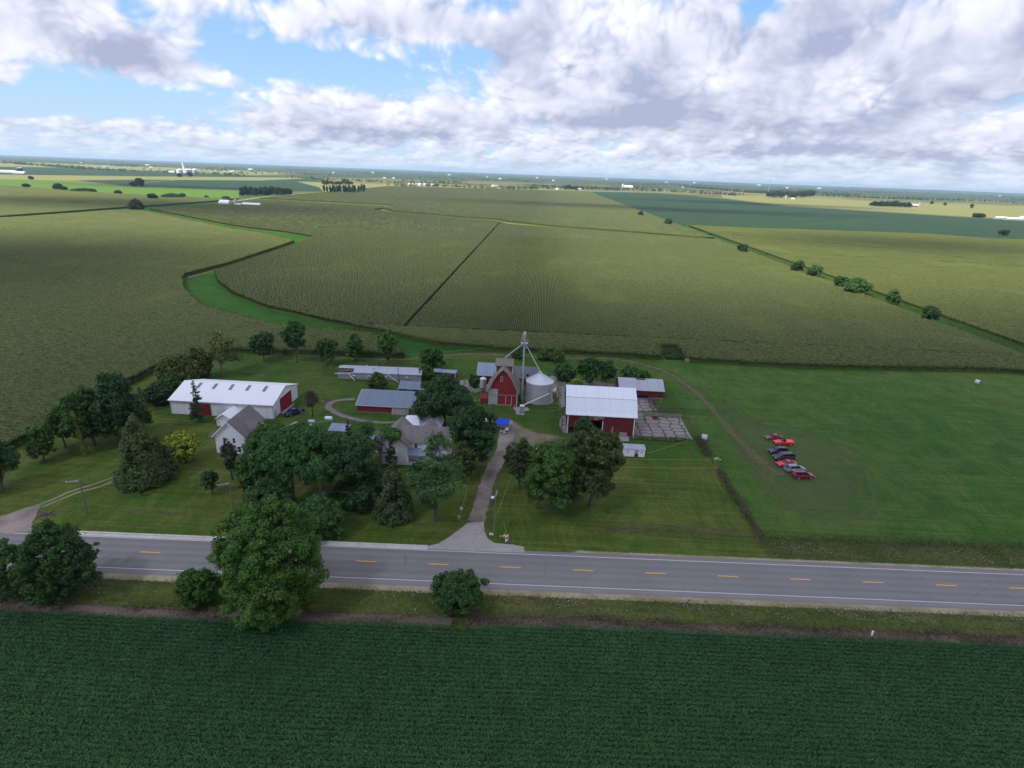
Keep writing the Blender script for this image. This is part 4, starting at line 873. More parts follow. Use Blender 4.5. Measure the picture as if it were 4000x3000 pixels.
for i, (ln, dp, hh, dn) in enumerate((([(842, 402), (960, 403), (1060, 408), (1190, 409)], 60, 11, .8), ([(1150, 404), (1280, 409), (1420, 413), (1600, 423)], 90, 12, 1.2), ([(1480, 404), (1640, 418), (1700, 414), (1850, 424)], 120, 13, 1.0), ([(1700, 420), (1900, 429), (2060, 433), (2230, 441)], 130, 12, 1.0),
                                      ([(630, 384), (700, 388), (860, 396)], 70, 10, .7), ([(0, 351), (60, 356), (150, 363), (200, 367)], 110, 12, .8), ([(200, 366), (290, 371), (380, 373), (480, 377), (520, 381)], 90, 11, .5), ([(860, 391), (960, 395), (1010, 396)], 60, 9, .5), ([(120, 352), (230, 357), (320, 362)], 60, 9, .35), ([(540, 372), (640, 376), (760, 382)], 60, 9, .4),
                                      ([(900, 384), (1000, 388), (1150, 393)], 80, 10, .4), ([(1330, 396), (1480, 400), (1560, 404)], 80, 10, .5), ([(1880, 412), (2050, 420), (2212, 428)], 120, 11, .5))): woods('distant_woods', ln, dp, hh, 40 + i, dn)
# ---------------------------------------------------------------- road
def aP(px, py, z=0.0): return at(px / K, py / K, z)
def LP(pts, z=0.0): return [tuple(aP(a, b, z)) for a, b in pts]
def cropP(c, pts, z=0.0):
    k = c[2] / 2212; return [tuple(aP(c[0] + a * k, c[1] + b * k, z)) for a, b in pts]
RA, RY = math.atan(.0325), 84.55
road = MB(); n_ = 40
road.v = [(-420 + 840 * i / n_, y_, 0) for i in range(n_ + 1) for y_ in (-5.75, 4.95)]; road.f = [(2 * i, 2 * i + 2, 2 * i + 3, 2 * i + 1) for i in range(n_)]
rd = tag(road.build('road', M['asphalt']), kind='structure'); rd.location = (0, RY, .06); rd.rotation_euler = (0, 0, RA)
def flat(name, rects, z, mat, parent):
    m = MB()
    for x0, y0, x1, y1 in rects: m.quad((x0, y0, z), (x1, y0, z), (x1, y1, z), (x0, y1, z))
    return m.build(name, mat, parent)
flat('centre_line', [(-2.3 + 12.2 * k - 1.72, -.02, -2.3 + 12.2 * k + 1.72, .16) for k in range(-30, 31)], .006, M['yellow'], rd)
flat('edge_line', [(-420, 3.82, 420, 3.95)], .006, M['white_line'], rd); flat('edge_line', [(-420, -4.43, 420, -4.30)], .006, M['white_line'], rd)
def rl(x_, y_): c, s = math.cos(RA), math.sin(RA); return (c * x_ - s * y_, RY + s * x_ + c * y_)
kb = MB()
for x0, x1 in ((-160, -96), (-80, -17.0)):
    nn = int((x1 - x0) / 3)
    for i in range(nn):
        a, b = x0 + (x1 - x0) * i / nn, x0 + (x1 - x0) * (i + 1) / nn - .03
        kb.box(a, 4.05, 0, b, 4.75, .035); kb.box(a, 4.75, 0, b, 5.15, .16)
ko = tag(kb.build('kerb', M['kerb']), kind='structure'); ko.location = (0, RY, .06); ko.rotation_euler = (0, 0, RA)
ribbon('gravel_shoulder', [(*rl(x_, -6.2),) for x_ in range(-200, 201, 20)], 2.6, .052, M['shoulder'])
ribbon('gravel_shoulder', [(*rl(x_, 5.0),) for x_ in range(8, 201, 16)], 1.7, .052, M['shoulder'])
sheet('driveway_apron', LP([(1827, 2043), (1858, 2041), (1889, 2040), (1893, 2077), (1905, 2104), (1930, 2122), (2000, 2128), (2046, 2137), (2050, 2160), (1850, 2153), (1660, 2144), (1660, 2136), (1713, 2124), (1755, 2098), (1801, 2064)]), .068, M['apron'])
blob('gravel_drive', LP([(172, 1972), (140, 2030), (136, 2080), (60, 2086), (-120, 2080), (-300, 2074), (-300, 2050), (-60, 2034), (40, 2006), (110, 1980)]), .066, M['drive'], rim=.25)
def drive(name, LR, z, mat):
    pts, wd = [], []
    for l, r in LR: a, b = aP(*l), aP(*r); pts.append(tuple((a + b) / 2)); wd.append(float(np.linalg.norm(a - b)) * 1.38)
    return ribbon(name, pts, wd, z, mat)
drive('driveway', [((1826, 2046), (1890, 2044)), ((1852, 1969), (1907, 1969)), ((1887, 1858), (1940, 1858)), ((1918, 1795), (1972, 1804)), ((1944, 1747), (1990, 1757)), ((1952, 1690), (2012, 1690)), ((1950, 1640), (2000, 1640))], .060, M['drive'])
CC = (1850, 1580, 400)
blob('gravel_yard', cropP(CC, [(480, 250), (700, 230), (880, 330), (1100, 480), (1500, 610), (1900, 660), (2050, 740), (1750, 850), (1600, 960), (1380, 1000), (1150, 900), (900, 950), (760, 1010), (560, 960), (470, 800), (420, 560), (430, 380)]), .050, M['strawyard'], rim=.45)
ribbon('gravel_yard', cropP(CC, [(640, 520), (680, 700), (690, 860), (640, 1000)]), [3.5, 4.5, 5, 4], .056, M['gravel'])
for pts in ([(484, 1848), (387, 1885), (269, 1923), (220, 1946), (126, 1982)], [(484, 1862), (391, 1901), (309, 1923), (260, 1942), (159, 1984)]): ribbon('two_track_lane', LP(pts) , .75, .05, M['rut'])
ribbon('two_track_lane', LP([(484, 1850), (560, 1825), (650, 1790), (760, 1745)]), 1.6, .047, M['stubble'])
c12 = (1200, 1500, 500)
ribbon('farm_track', cropP(c12, [(850, 262), (560, 280), (400, 330), (370, 390), (420, 450), (560, 530), (800, 600), (1000, 640), (1300, 668), (1650, 650)]), [2.6, 2.4, 2.6, 2.8, 2.6, 2.6, 2.4, 2.4, 2.0, 1.6], .05, M['gravel'])
ribbon('farm_track', cropP(c12, [(400, 360), (200, 275), (80, 250)]), 2.6, .048, M['track'])
ribbon('back_lane', PV([(330, 812), (420, 780), (507, 762), (647, 767), (769, 775), (874, 776), (927, 770), (1032, 765), (1130, 769), (1240, 774), (1322, 775), (1381, 786), (1434, 802), (1487, 835), (1530, 874), (1576, 931), (1608, 961), (1640, 992), (1690, 1030)]), [4, 4.2, 5, 5, 5.4, 6, 6.5, 7.5, 7.5, 7, 6, 5.4, 5, 5, 5, 5.5, 7, 9, 10], .046, M['track'])
blob('mown_lane', PV([(1560, 870), (1640, 905), (1740, 930), (1840, 985), (1892, 1060), (1870, 1120), (1760, 1128), (1660, 1090), (1600, 1020), (1560, 950)]), .038, M['stubble'], rim=.3)
for k_ in range(7): ribbon('tyre_track', [tuple(Vector(p_) * 1.0) for p_ in PV([(1600 + k_ * 16, 1000 - k_ * 3), (1690 + k_ * 12, 1090 - k_ * 9), (1780 + k_ * 8, 1108 - k_ * 11), (1850 + k_ * 5, 1060 - k_ * 6), (1836 - k_ * 8, 1000 - k_ * 2)])], .8, .044, M['stubble'])
ribbon('mown_lane', PV([(1560, 862), (1640, 915), (1760, 945), (1850, 1000), (1888, 1065), (1872, 1110), (1790, 1120), (1700, 1095), (1640, 1040)]), 4.0, .040, M['stubble'])
ribbon('mown_lane', PV([(1590, 985), (1680, 1000), (1760, 1030), (1800, 1080)]), 9.0, .042, M['stubble'])
ribbon('mown_lane', PV([(1500, 830), (1600, 900), (1720, 925), (1900, 1000), (1990, 1090)]), 2.4, .041, M['stubble'])
for pts, w_ in (([(1300, 1056), (1380, 1052), (1440, 1055), (1520, 1059)], 1.6), ([(1320, 1008), (1420, 1012), (1545, 1016)], 2.2), ([(1330, 1131), (1420, 1134), (1560, 1146), (1640, 1152)], 1.8), ([(250, 1108), (330, 1107), (410, 1109)], 1.6)): ribbon('dry_grass', PV(pts), w_, .044, M['deadgrass'])
for pts in ([(1505, 960), (1540, 1010), (1590, 1080), (1640, 1155)],): ribbon('fence_margin', PV(pts), 2.6, .045, M['deadgrass'])
ribbon('fence_margin', PV([(1290, 1143), (1450, 1150), (1640, 1162), (1900, 1172), (2300, 1186)]), 1.8, .045, M['deadgrass'])
DD = (2150, 1350, 700); C3 = (1750, 1250, 700); BB = (1250, 1300, 700); AA = (600, 1350, 700)
sheet('concrete_yard', cropP(DD, [(1020, 1150), (1060, 900), (1085, 825), (1150, 830), (1160, 870), (1290, 885), (1610, 895), (1755, 1160), (1500, 1175)]), .058, M['yardconc'])
sheet('concrete_yard', cropP(DD, [(1050, 640), (1210, 645), (1325, 805), (1060, 815)]), .058, M['yardconc'])
sheet('concrete_yard', cropP(C3, [(1260, 690), (1420, 700), (2080, 790), (2070, 840), (1440, 840), (1440, 1060), (1390, 1100), (1330, 900), (1280, 800)]), .057, M['yardconc'])
sheet('concrete_pad', cropP(C3, [(1390, 1180), (1450, 1180), (1470, 1400), (1400, 1390), (1370, 1290)]), .058, M['yardconc'])
sheet('concrete_yard', cropP(C3, [(140, 745), (500, 720), (500, 860), (330, 900), (120, 860)]), .057, M['yardconc'])
sheet('concrete_pad', cropP(DD, [(560, 1110), (970, 1130), (965, 1185), (820, 1175), (790, 1130), (570, 1135)]), .06, M['apron'])
sheet('concrete_pad', cropP(C3, [(805, 1075), (980, 1080), (1010, 1115), (945, 1130), (942, 1175), (838, 1165), (838, 1120), (815, 1105)]), .058, M['apron'])
sheet('concrete_pad', cropP(AA, [(1570, 830), (1735, 710), (1745, 722), (1600, 845)]), .058, M['apron'])
sheet('walkway', cropP(AA, [(1600, 1015), (1750, 940), (1785, 945), (1605, 1030)]), .058, M['apron'])
sheet('brick_patio', LP([(1290, 1690), (1360, 1690), (1370, 1722), (1285, 1722)]), .058, M['apron'])
for pts in ([(325, 800), (380, 385), (480, 355)], ):
    pass
q0 = (0, 1850, 900)
blob('ash_patch', cropP(q0, [(340, 400), (400, 370), (480, 360), (520, 390), (470, 420), (380, 432)]), .05, M['bare'])
blob('bare_patch', cropP(AA, [(650, 1120), (760, 1040), (800, 1010), (770, 1090), (740, 1160), (690, 1150)]), .05, M['bare'])
blob('bare_patch', cropP(DD, [(810, 1190), (900, 1185), (915, 1235), (850, 1240)]), .062, M['bare'])
for pts in ([(435, 1300), (480, 1280), (540, 1300), (500, 1320)], [(640, 1325), (700, 1310), (740, 1325), (690, 1345)]): blob('dead_grass_patch', cropP((1450, 1700, 700), pts), .05, M['deadgrass'])
ROOT = cropP((1450, 1700, 700), [(740, 1065), (800, 1050), (860, 1065), (800, 1085)]); blob('bare_patch', ROOT, .05, M['bare'])
# ---------------------------------------------------------------- near verge, bean field
BE = PV([(-300, 1318), (0, 1324), (150, 1327), (300, 1337), (470, 1343), (620, 1347), (774, 1347), (887, 1352), (1001, 1360), (1114, 1355), (1227, 1357), (1327, 1361), (1531, 1371), (1856, 1382), (2212, 1398), (2500, 1412)])
sheet('verge', [rl(-150, -5.6), rl(150, -5.6), (150, 72), (-150, 58)], .022, M['verge']); sheet('verge', [rl(43, 4.9), rl(300, 4.9), rl(300, 12), rl(43, 12)], .030, M['verge'])
ribbon('bare_verge', [(x_, float(np.interp(x_, [b[0] for b in BE], [b[1] for b in BE])) + 1.0) for x_ in range(-80, -5, 5)], 3.4, .040, M['bare'])
ribbon('dead_verge', [(x_, float(np.interp(x_, [b[0] for b in BE], [b[1] for b in BE])) + .9) for x_ in range(-8, 90, 7)], 2.8, .040, M['bare'])
g = np.random.default_rng(77); bx_, by_ = np.array([b[0] for b in BE]), np.array([b[1] for b in BE])
sheet('bean_field_soil', [(b[0], b[1] - .2) for b in BE] + [(130, 10), (-130, 10)], .04, M['beansoil'])
def bean_rows():
    C = []
    for k in range(0, 60):
        y0 = 74.5 - .762 * k
        if y0 < 31: break
        hw = 1.02 * y0 + 12; n = int(2 * hw * 66 * (1 if y0 > 45 else .5)); xx = g.uniform(-hw, hw, n)
        off = g.normal(0, .205, n); yy = y0 + .028 * xx + .25 * np.sin(xx * .05) + off
        zz = .66 - .65 * off ** 2 + g.normal(0, .05, n) - (g.random(n) < .22) * g.uniform(0, .25, n)
        C.append(np.c_[xx, yy, np.maximum(zz, .12)])
    C = np.concatenate(C); keep = C[:, 1] < np.interp(C[:, 0], bx_, by_) + g.normal(0, .15, len(C)) - .1; C = C[keep]
    N = g.normal(0, .55, C.shape); N[:, 2] += 1.0
    V_, F_ = leafquads(C, N, g.uniform(.08, .145, len(C)), g, .7)
    big = np.sin(C[:, 0] * .09 + 1) * .06 + np.sin(C[:, 0] * .04 + C[:, 1] * .2) * .08
    return V_, F_, np.clip(g.normal(.42, .14, len(C)) + big, 0, 1)
v_, f_, t_ = bean_rows(); tag(raw('bean_plants', v_, f_, L['bean'], None, t_), kind='stuff')
def tufts(name, n, fx, hgt_, sz, lk, seed, asp=.18, z0=0.0):
    g_ = np.random.default_rng(seed); P = fx(g_, n); C = np.c_[P, z0 + g_.uniform(.15, 1, len(P)) * hgt_]
    N = g_.normal(size=C.shape); N[:, 2] *= .45
    V_, F_ = leafquads(C, N, g_.uniform(.6, 1.3, len(C)) * sz, g_, asp, 1.2); return tag(raw(name, V_, F_, L[lk], None, np.clip(g_.normal(.5, .22, len(C)), 0, 1)), kind='stuff')
def south(a, b, x0=-80, x1=95, clump=0):
    def f(g_, n):
        x_ = g_.uniform(x0, x1, n); t = g_.uniform(a, b, n); top = RY + .0325 * x_ - 6.4; bot = np.interp(x_, bx_, by_); y_ = bot + (top - bot) * t
        if clump:
            k = np.sin(x_ * .55 + 2 * np.sin(y_ * 1.3)) + np.sin(x_ * .23 + y_ * .9 + 1) + g_.normal(0, .45, n); x_, y_ = x_[k > clump], y_[k > clump]
        return np.c_[x_, y_]
    return f
def north(a, b, x0, x1, clump=0):
    def f(g_, n):
        x_ = g_.uniform(x0, x1, n); y_ = RY + .0325 * x_ + g_.uniform(a, b, n)
        if clump:
            k = np.sin(x_ * .4 + np.sin(y_)) + np.sin(x_ * .17 + y_ * .7 + 2) + g_.normal(0, .45, n); x_, y_ = x_[k > clump], y_[k > clump]
        return np.c_[x_, y_]
    return f
tufts('verge_weeds', 12000, south(.18, .98), .34, .19, 'weed', 1); tufts('dead_weeds', 3500, south(.62, .98, clump=.2), .3, .17, 'dead', 42); tufts('verge_weeds', 8000, south(.0, .40, clump=.35), .60, .26, 'weed', 2)
tufts('dead_weeds', 9000, south(.0, .38, clump=.15), .62, .26, 'dead', 3); tufts('dead_weeds', 5000, south(.05, .30, -8, 95), .6, .25, 'dead', 4)
tufts('verge_weeds', 3500, south(.72, .9, clump=.25), .5, .20, 'weed', 41)
tufts('white_wildflowers', 4200, south(.48, .92, -75, 95, .9), .22, .095, 'flower', 5, .8, .34); tufts('white_wildflowers', 2200, south(.5, .9, 5, 95, .5), .22, .095, 'flower', 6, .8, .34)
tufts('verge_weeds', 9000, north(5.6, 11.8, 43, 150), .42, .22, 'weed', 7); tufts('white_wildflowers', 2600, north(6.2, 10.5, 43, 140, .55), .24, .10, 'flower', 8, .8, .34); tufts('dead_weeds', 2400, north(9.5, 12.2, 43, 150, .2), .6, .26, 'dead', 9)
def along(pts, sd):
    def f(g_, n):
        P = np.array([p[:2] for p in pts]); s = np.r_[0, np.cumsum(np.linalg.norm(np.diff(P, axis=0), axis=1))]; t = g_.uniform(0, s[-1], n)
        return np.c_[np.interp(t, s, P[:, 0]), np.interp(t, s, P[:, 1])] + g_.normal(0, sd, (n, 2))
    return f
FEN = PV([(1508, 948), (1530, 985)]); FEN2 = PV([(1553, 1018), (1590, 1080), (1642, 1162)])
for i, f_ in enumerate((FEN, FEN2)): tufts('fence_weeds', 1500, along(f_, .55), .85, .26, 'weed', 20 + i); tufts('fence_weeds', 1100, along(f_, .5), .9, .26, 'dead', 24 + i)
tufts('fence_weeds', 1300, along(PV([(1292, 1142), (1450, 1149), (1640, 1162)]), .6), .35, .16, 'dead', 28); tufts('fence_weeds', 2600, along(PV([(1640, 1162), (1900, 1171), (2260, 1184)]), .9), .7, .25, 'weed', 29)
tufts('hedge_weeds', 9000, along([(XR + 6, 214), (XR + 6, 620)], 2.6), 1.5, .5, 'weed', 30)
tufts('yard_weeds', 1500, along(cropP(DD, [(1030, 1150), (1300, 1165), (1700, 1175)]), .6), .8, .25, 'weed', 31); tufts('yard_weeds', 1200, along(cropP(DD, [(1210, 650), (1330, 800), (1600, 870)]), 1.3), .8, .3, 'dead', 32)
tufts('yard_weeds', 900, along(cropP(BB, [(520, 395), (800, 410), (1100, 405), (1220, 420)]), 1.4), .9, .3, 'dead', 33)
tufts('yard_weeds', 700, along(cropP(BB, [(230, 580), (600, 590), (1200, 610)]), .4), .5, .2, 'weed', 34)
# ---------------------------------------------------------------- buildings
def P_(x_, y_): return (x_, y_, 0.0)
def win(par, face, u, z0, w, h, off, mat='trim', sill=True, glass='glass'):
    """a framed window standing 4 cm proud of the wall; face '-y' or '+x'"""
    fr, pn = MB(), MB(); b = .07
    def bx(m, u0, z0_, u1, z1_, d0, d1):
        if face == '-y': m.box(u0, off - d1, z0_, u1, off - d0, z1_)
        else: m.box(off + d0, u0, z0_, off + d1, u1, z1_)
    bx(fr, u - w / 2 - b, z0 - b, u - w / 2, z0 + h + b, 0, .05); bx(fr, u + w / 2, z0 - b, u + w / 2 + b, z0 + h + b, 0, .05)
    bx(fr, u - w / 2, z0 + h, u + w / 2, z0 + h + b, 0, .05); bx(fr, u - w / 2, z0 - b, u + w / 2, z0, 0, .05)
    bx(fr, u - w / 2, z0 + h / 2 - .02, u + w / 2, z0 + h / 2 + .02, .016, .035)
    bx(pn, u - w / 2, z0, u + w / 2, z0 + h, .002, .012)
    f = fr.build('window', M[mat], par); pn.build('pane', M[glass], f); return f
def slab(par, name, mat, x0, y0, z0, x1, y1, z1, label=None): return MB().box(x0, y0, z0, x1, y1, z1).build(name, M[mat], par, label=label)
def four_walls(par, x0, x1, y0, y1, ze, mx_, my_, prof=None, axis='x', zr=None):
    """long walls and gable walls; the gable profile runs across the ridge"""
    if axis == 'x':
        for y_ in (y0, y1): MB().quad((x0, y_, 0), (x1, y_, 0), (x1, y_, ze), (x0, y_, ze)).build('wall', M[mx_], par)
        pr_ = prof or [(y0, ze), ((y0 + y1) / 2, zr), (y1, ze)]
        for a in (x0, x1): MB().gwall('x', a, pr_).build('gable_wall', M[my_], par)
    else:
        for x_ in (x0, x1): MB().quad((x_, y0, 0), (x_, y1, 0), (x_, y1, ze), (x_, y0, ze)).build('wall', M[mx_], par)
        pr_ = prof or [(x0, ze), ((x0 + x1) / 2, zr), (x1, ze)]
        for a in (y0, y1): MB().gwall('y', a, pr_).build('gable_wall', M[my_], par)
# white machine shed
t = thing('machine_shed', 'long white steel machine shed with red sliding doors and skylights', 'shed', (-80.8, 148.6, 0)); X0, X1, Y0, Y1 = -13.6, 13.6, -8.1, 8.1
four_walls(t, X0, X1, Y0, Y1, 3.95, 'whitewall', 'whitewally', zr=6.35)
rf = MB().roof('x', X0 - .35, X1 + .35, [(Y0 - .4, 3.95), (0, 6.45), (Y1 + .4, 3.95)]).build('roof', M['whiteroof'], t)
for f_ in (.175, .333, .5, .667, .836):
    xx = X0 + (X1 - X0) * f_; s_ = 2.5 / 8.5
    def zz_(y_): return 6.45 + s_ * y_ + .02
    MB().add([(xx - .42, -3.1, zz_(-3.1)), (xx + .42, -3.1, zz_(-3.1)), (xx + .42, -.75, zz_(-.75)), (xx - .42, -.75, zz_(-.75)), (xx - .42, -3.1, zz_(-3.1) + .05), (xx + .42, -3.1, zz_(-3.1) + .05), (xx + .42, -.75, zz_(-.75) + .05), (xx - .42, -.75, zz_(-.75) + .05)],
             [(0, 3, 2, 1), (4, 5, 6, 7), (0, 1, 5, 4), (1, 2, 6, 5), (2, 3, 7, 6), (3, 0, 4, 7)]).build('skylight', M['skylight'], rf)
d_ = slab(t, 'door', 'reddoor', -8.2, Y0 - .10, .05, -2.9, Y0 - .03, 3.35); slab(d_, 'door_track', 'trim', -10.4, Y0 - .20, 3.40, -1.0, Y0 - .05, 3.55)
d_ = slab(t, 'door', 'reddoory', X1 + .03, -3.7, .05, X1 + .10, 3.7, 4.0); slab(d_, 'door_track', 'trim', X1 + .05, -6.5, 4.05, X1 + .20, 7.2, 4.20)
slab(t, 'side_door', 'greytrim', X1 + .03, -7.2, .05, X1 + .08, -6.3, 2.0); slab(t, 'corner_post', 'greytrim', X1 - .05, Y0 - .09, 0, X1 + .09, Y0 + .05, 3.8)
slab(t, 'corner_post', 'stone', X0 - .09, Y0 - .09, 0, X0 + .05, Y0 + .05, 3.8, 'yellowed corner post'); slab(t, 'eave_trim', 'greytrim', X0 - .3, Y0 - .47, 3.70, X1 + .3, Y0 - .41, 3.86)
# left farmhouse
t = thing('farmhouse', 'white two-storey farmhouse with worn grey-brown shingles, left of the grove', 'house', (-67.9, 119.5, 0))
four_walls(t, -3.3, 3.3, 0, 10.2, 4.75, 'clap', 'clap', axis='y', zr=7.95)
rf = MB().roof('y', -.45, 10.6, [(-3.75, 4.45), (0, 8.15), (3.75, 4.45)], .16).build('roof', M['shingle'], t)
cg = MB().quad((3.3, 2.9, 0), (4.5, 2.9, 0), (4.5, 2.9, 4.5), (3.3, 2.9, 4.5)).quad((3.3, 6.3, 0), (4.5, 6.3, 0), (4.5, 6.3, 4.5), (3.3, 6.3, 4.5)); cg.gwall('x', 4.5, [(2.9, 4.5), (4.6, 6.45), (6.3, 4.5)]); cg.build('side_wing', M['clap'], t)
MB().roof('x', 1.6, 4.85, [(2.5, 4.3), (4.6, 6.62), (6.7, 4.3)], .15).build('wing_roof', M['shingle'], t)
for u, z0, w_, h_ in ((-1.16, 2.95, .55, 1.15), (1.02, 2.95, .55, 1.15), (-1.85, .75, .72, 1.35), (2.05, .75, .72, 1.35)): win(t, '-y', u, z0, w_, h_, 0)
win(t, '+x', 4.6, 3.0, .6, 1.2, 4.5); win(t, '+x', 1.4, .8, .7, 1.3, 3.3); win(t, '+x', 1.4, 3.0, .6, 1.1, 3.3)
fa = MB()
for s_ in (-1, 1): fa.bar((s_ * 3.75, -.47, 4.42), (0, -.47, 8.10), .05, .24)
fa.build('rake_trim', M['trim'], t); slab(t, 'foundation', 'stone', -3.36, -.05, 0, 3.36, -.01, .35)
sd_ = MB().lathe([(0, 0), (.16, 0), (.38, .10), (.40, .16)], 14).build('satellite_dish', M['rust'], t); sd_.location = (.95, -.10, 2.05); sd_.rotation_euler = (R(70), 0, 0)
# garage
t = thing('garage', 'small white gabled garage between the left farmhouse and the machine shed', 'garage', (-77.1, 134.3, 0))
four_walls(t, -1.9, 1.9, 0, 5.8, 2.15, 'whitewally', 'whitewall', axis='y', zr=3.3); MB().roof('y', -.3, 6.1, [(-2.25, 2.0), (0, 3.42), (2.25, 2.0)], .12).build('roof', M['whiteroof'], t)
d_ = slab(t, 'door', 'trim', -1.2, -.06, .05, 1.2, -.02, 1.75); fr = MB().box(-1.32, -.09, .03, -1.2, -.02, 1.87).box(1.2, -.09, .03, 1.32, -.02, 1.87).box(-1.2, -.09, 1.75, 1.2, -.02, 1.87); fr.build('door_frame', M['greytrim'], d_)
# long red shed
t = thing('livestock_shed', 'long low red shed with a slate-blue metal roof and a grey board door', 'shed', (-38.4, 148.3, 0))
four_walls(t, -9.1, 9.4, 0, 12, 2.15, 'redlong', 'redside', zr=4.1)
MB().roof('x', -9.4, 9.8, [(-.4, 2.1), (6, 4.25), (12.4, 2.1)], .12).build('roof', M['blueroof'], t)
tr_ = MB()
for s_ in (-9.43, 9.83): tr_.bar((s_, -.4, 2.06), (s_, 6, 4.21), .06, .22); tr_.bar((s_, 12.4, 2.06), (s_, 6, 4.21), .06, .22)
tr_.build('rake_trim', M['trim'], t); slab(t, 'gutter', 'lightsteel', -9.4, -.50, 1.98, 9.8, -.41, 2.10)
MB().quad((.4, -.65, 0), (5.1, -.65, 0), (5.2, -.05, 2.1), (.6, -.05, 2.1)).add([(.4, -.75, 0), (5.1, -.75, 0), (5.2, -.15, 2.1), (.6, -.15, 2.1)], [(0, 1, 2, 3)]).build('door', M['oldboard'], t, label='grey weathered board door leaning outward')
slab(t, 'board_patch', 'wood', 5.25, -.06, 0, 9.4, -.02, 2.0)
slab(t, 'foundation', 'stone', -9.14, -.05, 0, .3, -.015, .16)
# small red shed with windows
t = thing('hen_house', 'small red shed with white windows and blue-grey roof behind the long red shed', 'shed', (-34.2, 161.8, 0))
four_walls(t, -4.8, 4.8, 0, 4.8, 2.5, 'redwall', 'redside', zr=3.8); MB().roof('x', -5.1, 5.1, [(-.35, 2.4), (2.4, 3.95), (5.15, 2.4)], .12).build('roof', M['blueroof'], t)
for u in (-2.05, -1.15, .55, 1.45, 3.2): win(t, '-y', u, 1.25, .62, .85, 0)
slab(t, 'rake_trim', 'trim', -5.16, -.40, 2.20, -5.11, .5, 2.42)
# poultry house
t = thing('poultry_house', 'long grey low poultry house with a torn open roof corner and leaning planks', 'shed', (-48.2, 174.2, 0), R(2.2))
four_walls(t, -13, 13, 0, 7, 2.35, 'greyboard', 'greyboard', zr=3.3)
rf = MB()
pr_ = [(-.25, 2.38), (2.9, 3.42), (7.25, 2.3)]
rf.roof('x', -8.2, 13.2, pr_, .10); rf.roof('x', -13.2, -8.2, [(1.9, 3.09), (2.9, 3.42), (7.25, 2.3)], .10); rf.build('roof', M['greyroof'], t)
slab(t, 'ridge_cap', 'lightsteel', -13.1, 2.78, 3.40, 13.1, 3.02, 3.46); slab(t, 'hole_shade', 'dark', -12.9, .1, 1.9, -8.2, 1.9, 1.95)  # near-black sheet painted as the shade inside the torn roof hole
rb = MB()
for x_ in (-12.3, -11.2, -10.1, -9.0): rb.bar((x_, -.15, 2.40), (x_ + .3, 1.95, 3.02), .09)
rb.bar((-12.9, .9, 2.75), (-8.3, .7, 2.62), .09); rb.bar((-12, .3, 2.5), (-9.4, 1.3, 2.95), .12); rb.build('broken_rafter', M['oldboard'], t)
pk = MB(); pk.bar((-13.8, -.6, 2.0), (-7.9, -.35, 2.32), .20, .06); pk.bar((-9.6, -.4, 2.25), (-7.4, -1.2, .05), .20, .06); pk.bar((2.4, -.35, 2.3), (6.2, -1.2, .05), .20, .06); pk.build('loose_plank', M['trim'], t)
for x_ in (-7.9, -3.2, 1.9, 8.7): fo = slab(t, 'fan_hood', 'trim', x_ - .35, -.45, .9, x_ + .35, -.02, 1.55); slab(fo, 'fan_louvre', 'dark', x_ - .24, -.47, .98, x_ + .24, -.455, 1.40)
for x_ in (-4.5, -1.6): MB().tube([(x_, 3.2, 3.2), (x_, 3.2, 4.0)], .14, 8).build('roof_vent', M['lightsteel'], t)
MB().bar((6.0, -.3, 0), (6.0, -.3, 4.6), .16).build('service_mast', M['pole'], t)
# flat-roofed red shed
t = thing('red_lean_shed', 'small red shed with a nearly flat grey-blue roof beside the poultry house', 'shed', (-28.6, 179.4, 0))
MB().quad((-3.6, 0, 0), (3.5, 0, 0), (3.5, 0, 1.75), (-3.6, 0, 2.0)).quad((-3.6, 3.2, 0), (3.5, 3.2, 0), (3.5, 3.2, 1.7), (-3.6, 3.2, 1.95)).quad((-3.6, 0, 0), (-3.6, 3.2, 0), (-3.6, 3.2, 1.95), (-3.6, 0, 2.0)).quad((3.5, 0, 0), (3.5, 3.2, 0), (3.5, 3.2, 1.7), (3.5, 0, 1.75)).build('wall', M['redwall'], t)
MB().add([(-3.8, -.2, 2.03), (3.7, -.2, 1.78), (3.7, 3.4, 1.72), (-3.8, 3.4, 1.97), (-3.8, -.2, 2.15), (3.7, -.2, 1.90), (3.7, 3.4, 1.84), (-3.8, 3.4, 2.09)], [(0, 3, 2, 1), (4, 5, 6, 7), (0, 1, 5, 4), (1, 2, 6, 5), (2, 3, 7, 6), (3, 0, 4, 7)]).build('roof', M['blueroof2'], t)
slab(t, 'corner_trim', 'trim', 3.44, -.06, 0, 3.56, -.01, 1.74)
# corn crib
t = thing('corn_crib', 'tall red corn crib with curved shingle roof and red cupola, beside the grain bin', 'barn', (-8.6, 158.5, 0))
gp = [(-4.1, 4.25), (-3.25, 5.65), (-2.35, 7.95), (-1.2, 9.65), (0, 10.85), (1.2, 9.65), (2.35, 7.95), (3.25, 5.65), (4.1, 4.25)]
w1 = MB().quad((-4.1, 0, 0), (-4.1, 9.5, 0), (-4.1, 9.5, 4.25), (-4.1, 0, 4.25)).quad((4.1, 0, 0), (4.1, 9.5, 0), (4.1, 9.5, 4.25), (4.1, 0, 4.25)); w1.gwall('y', 0, gp); w1.gwall('y', 9.5, gp); w1.build('wall', M['cribred'], t)
rp_ = [(-4.75, 4.05), (-3.50, 5.75), (-2.52, 8.1), (-1.3, 9.85), (0, 11.08), (1.3, 9.85), (2.52, 8.1), (3.50, 5.75), (4.75, 4.05)]
MB().roof('y', -.75, 9.9, rp_, .22).build('roof', M['shingle4'], t)
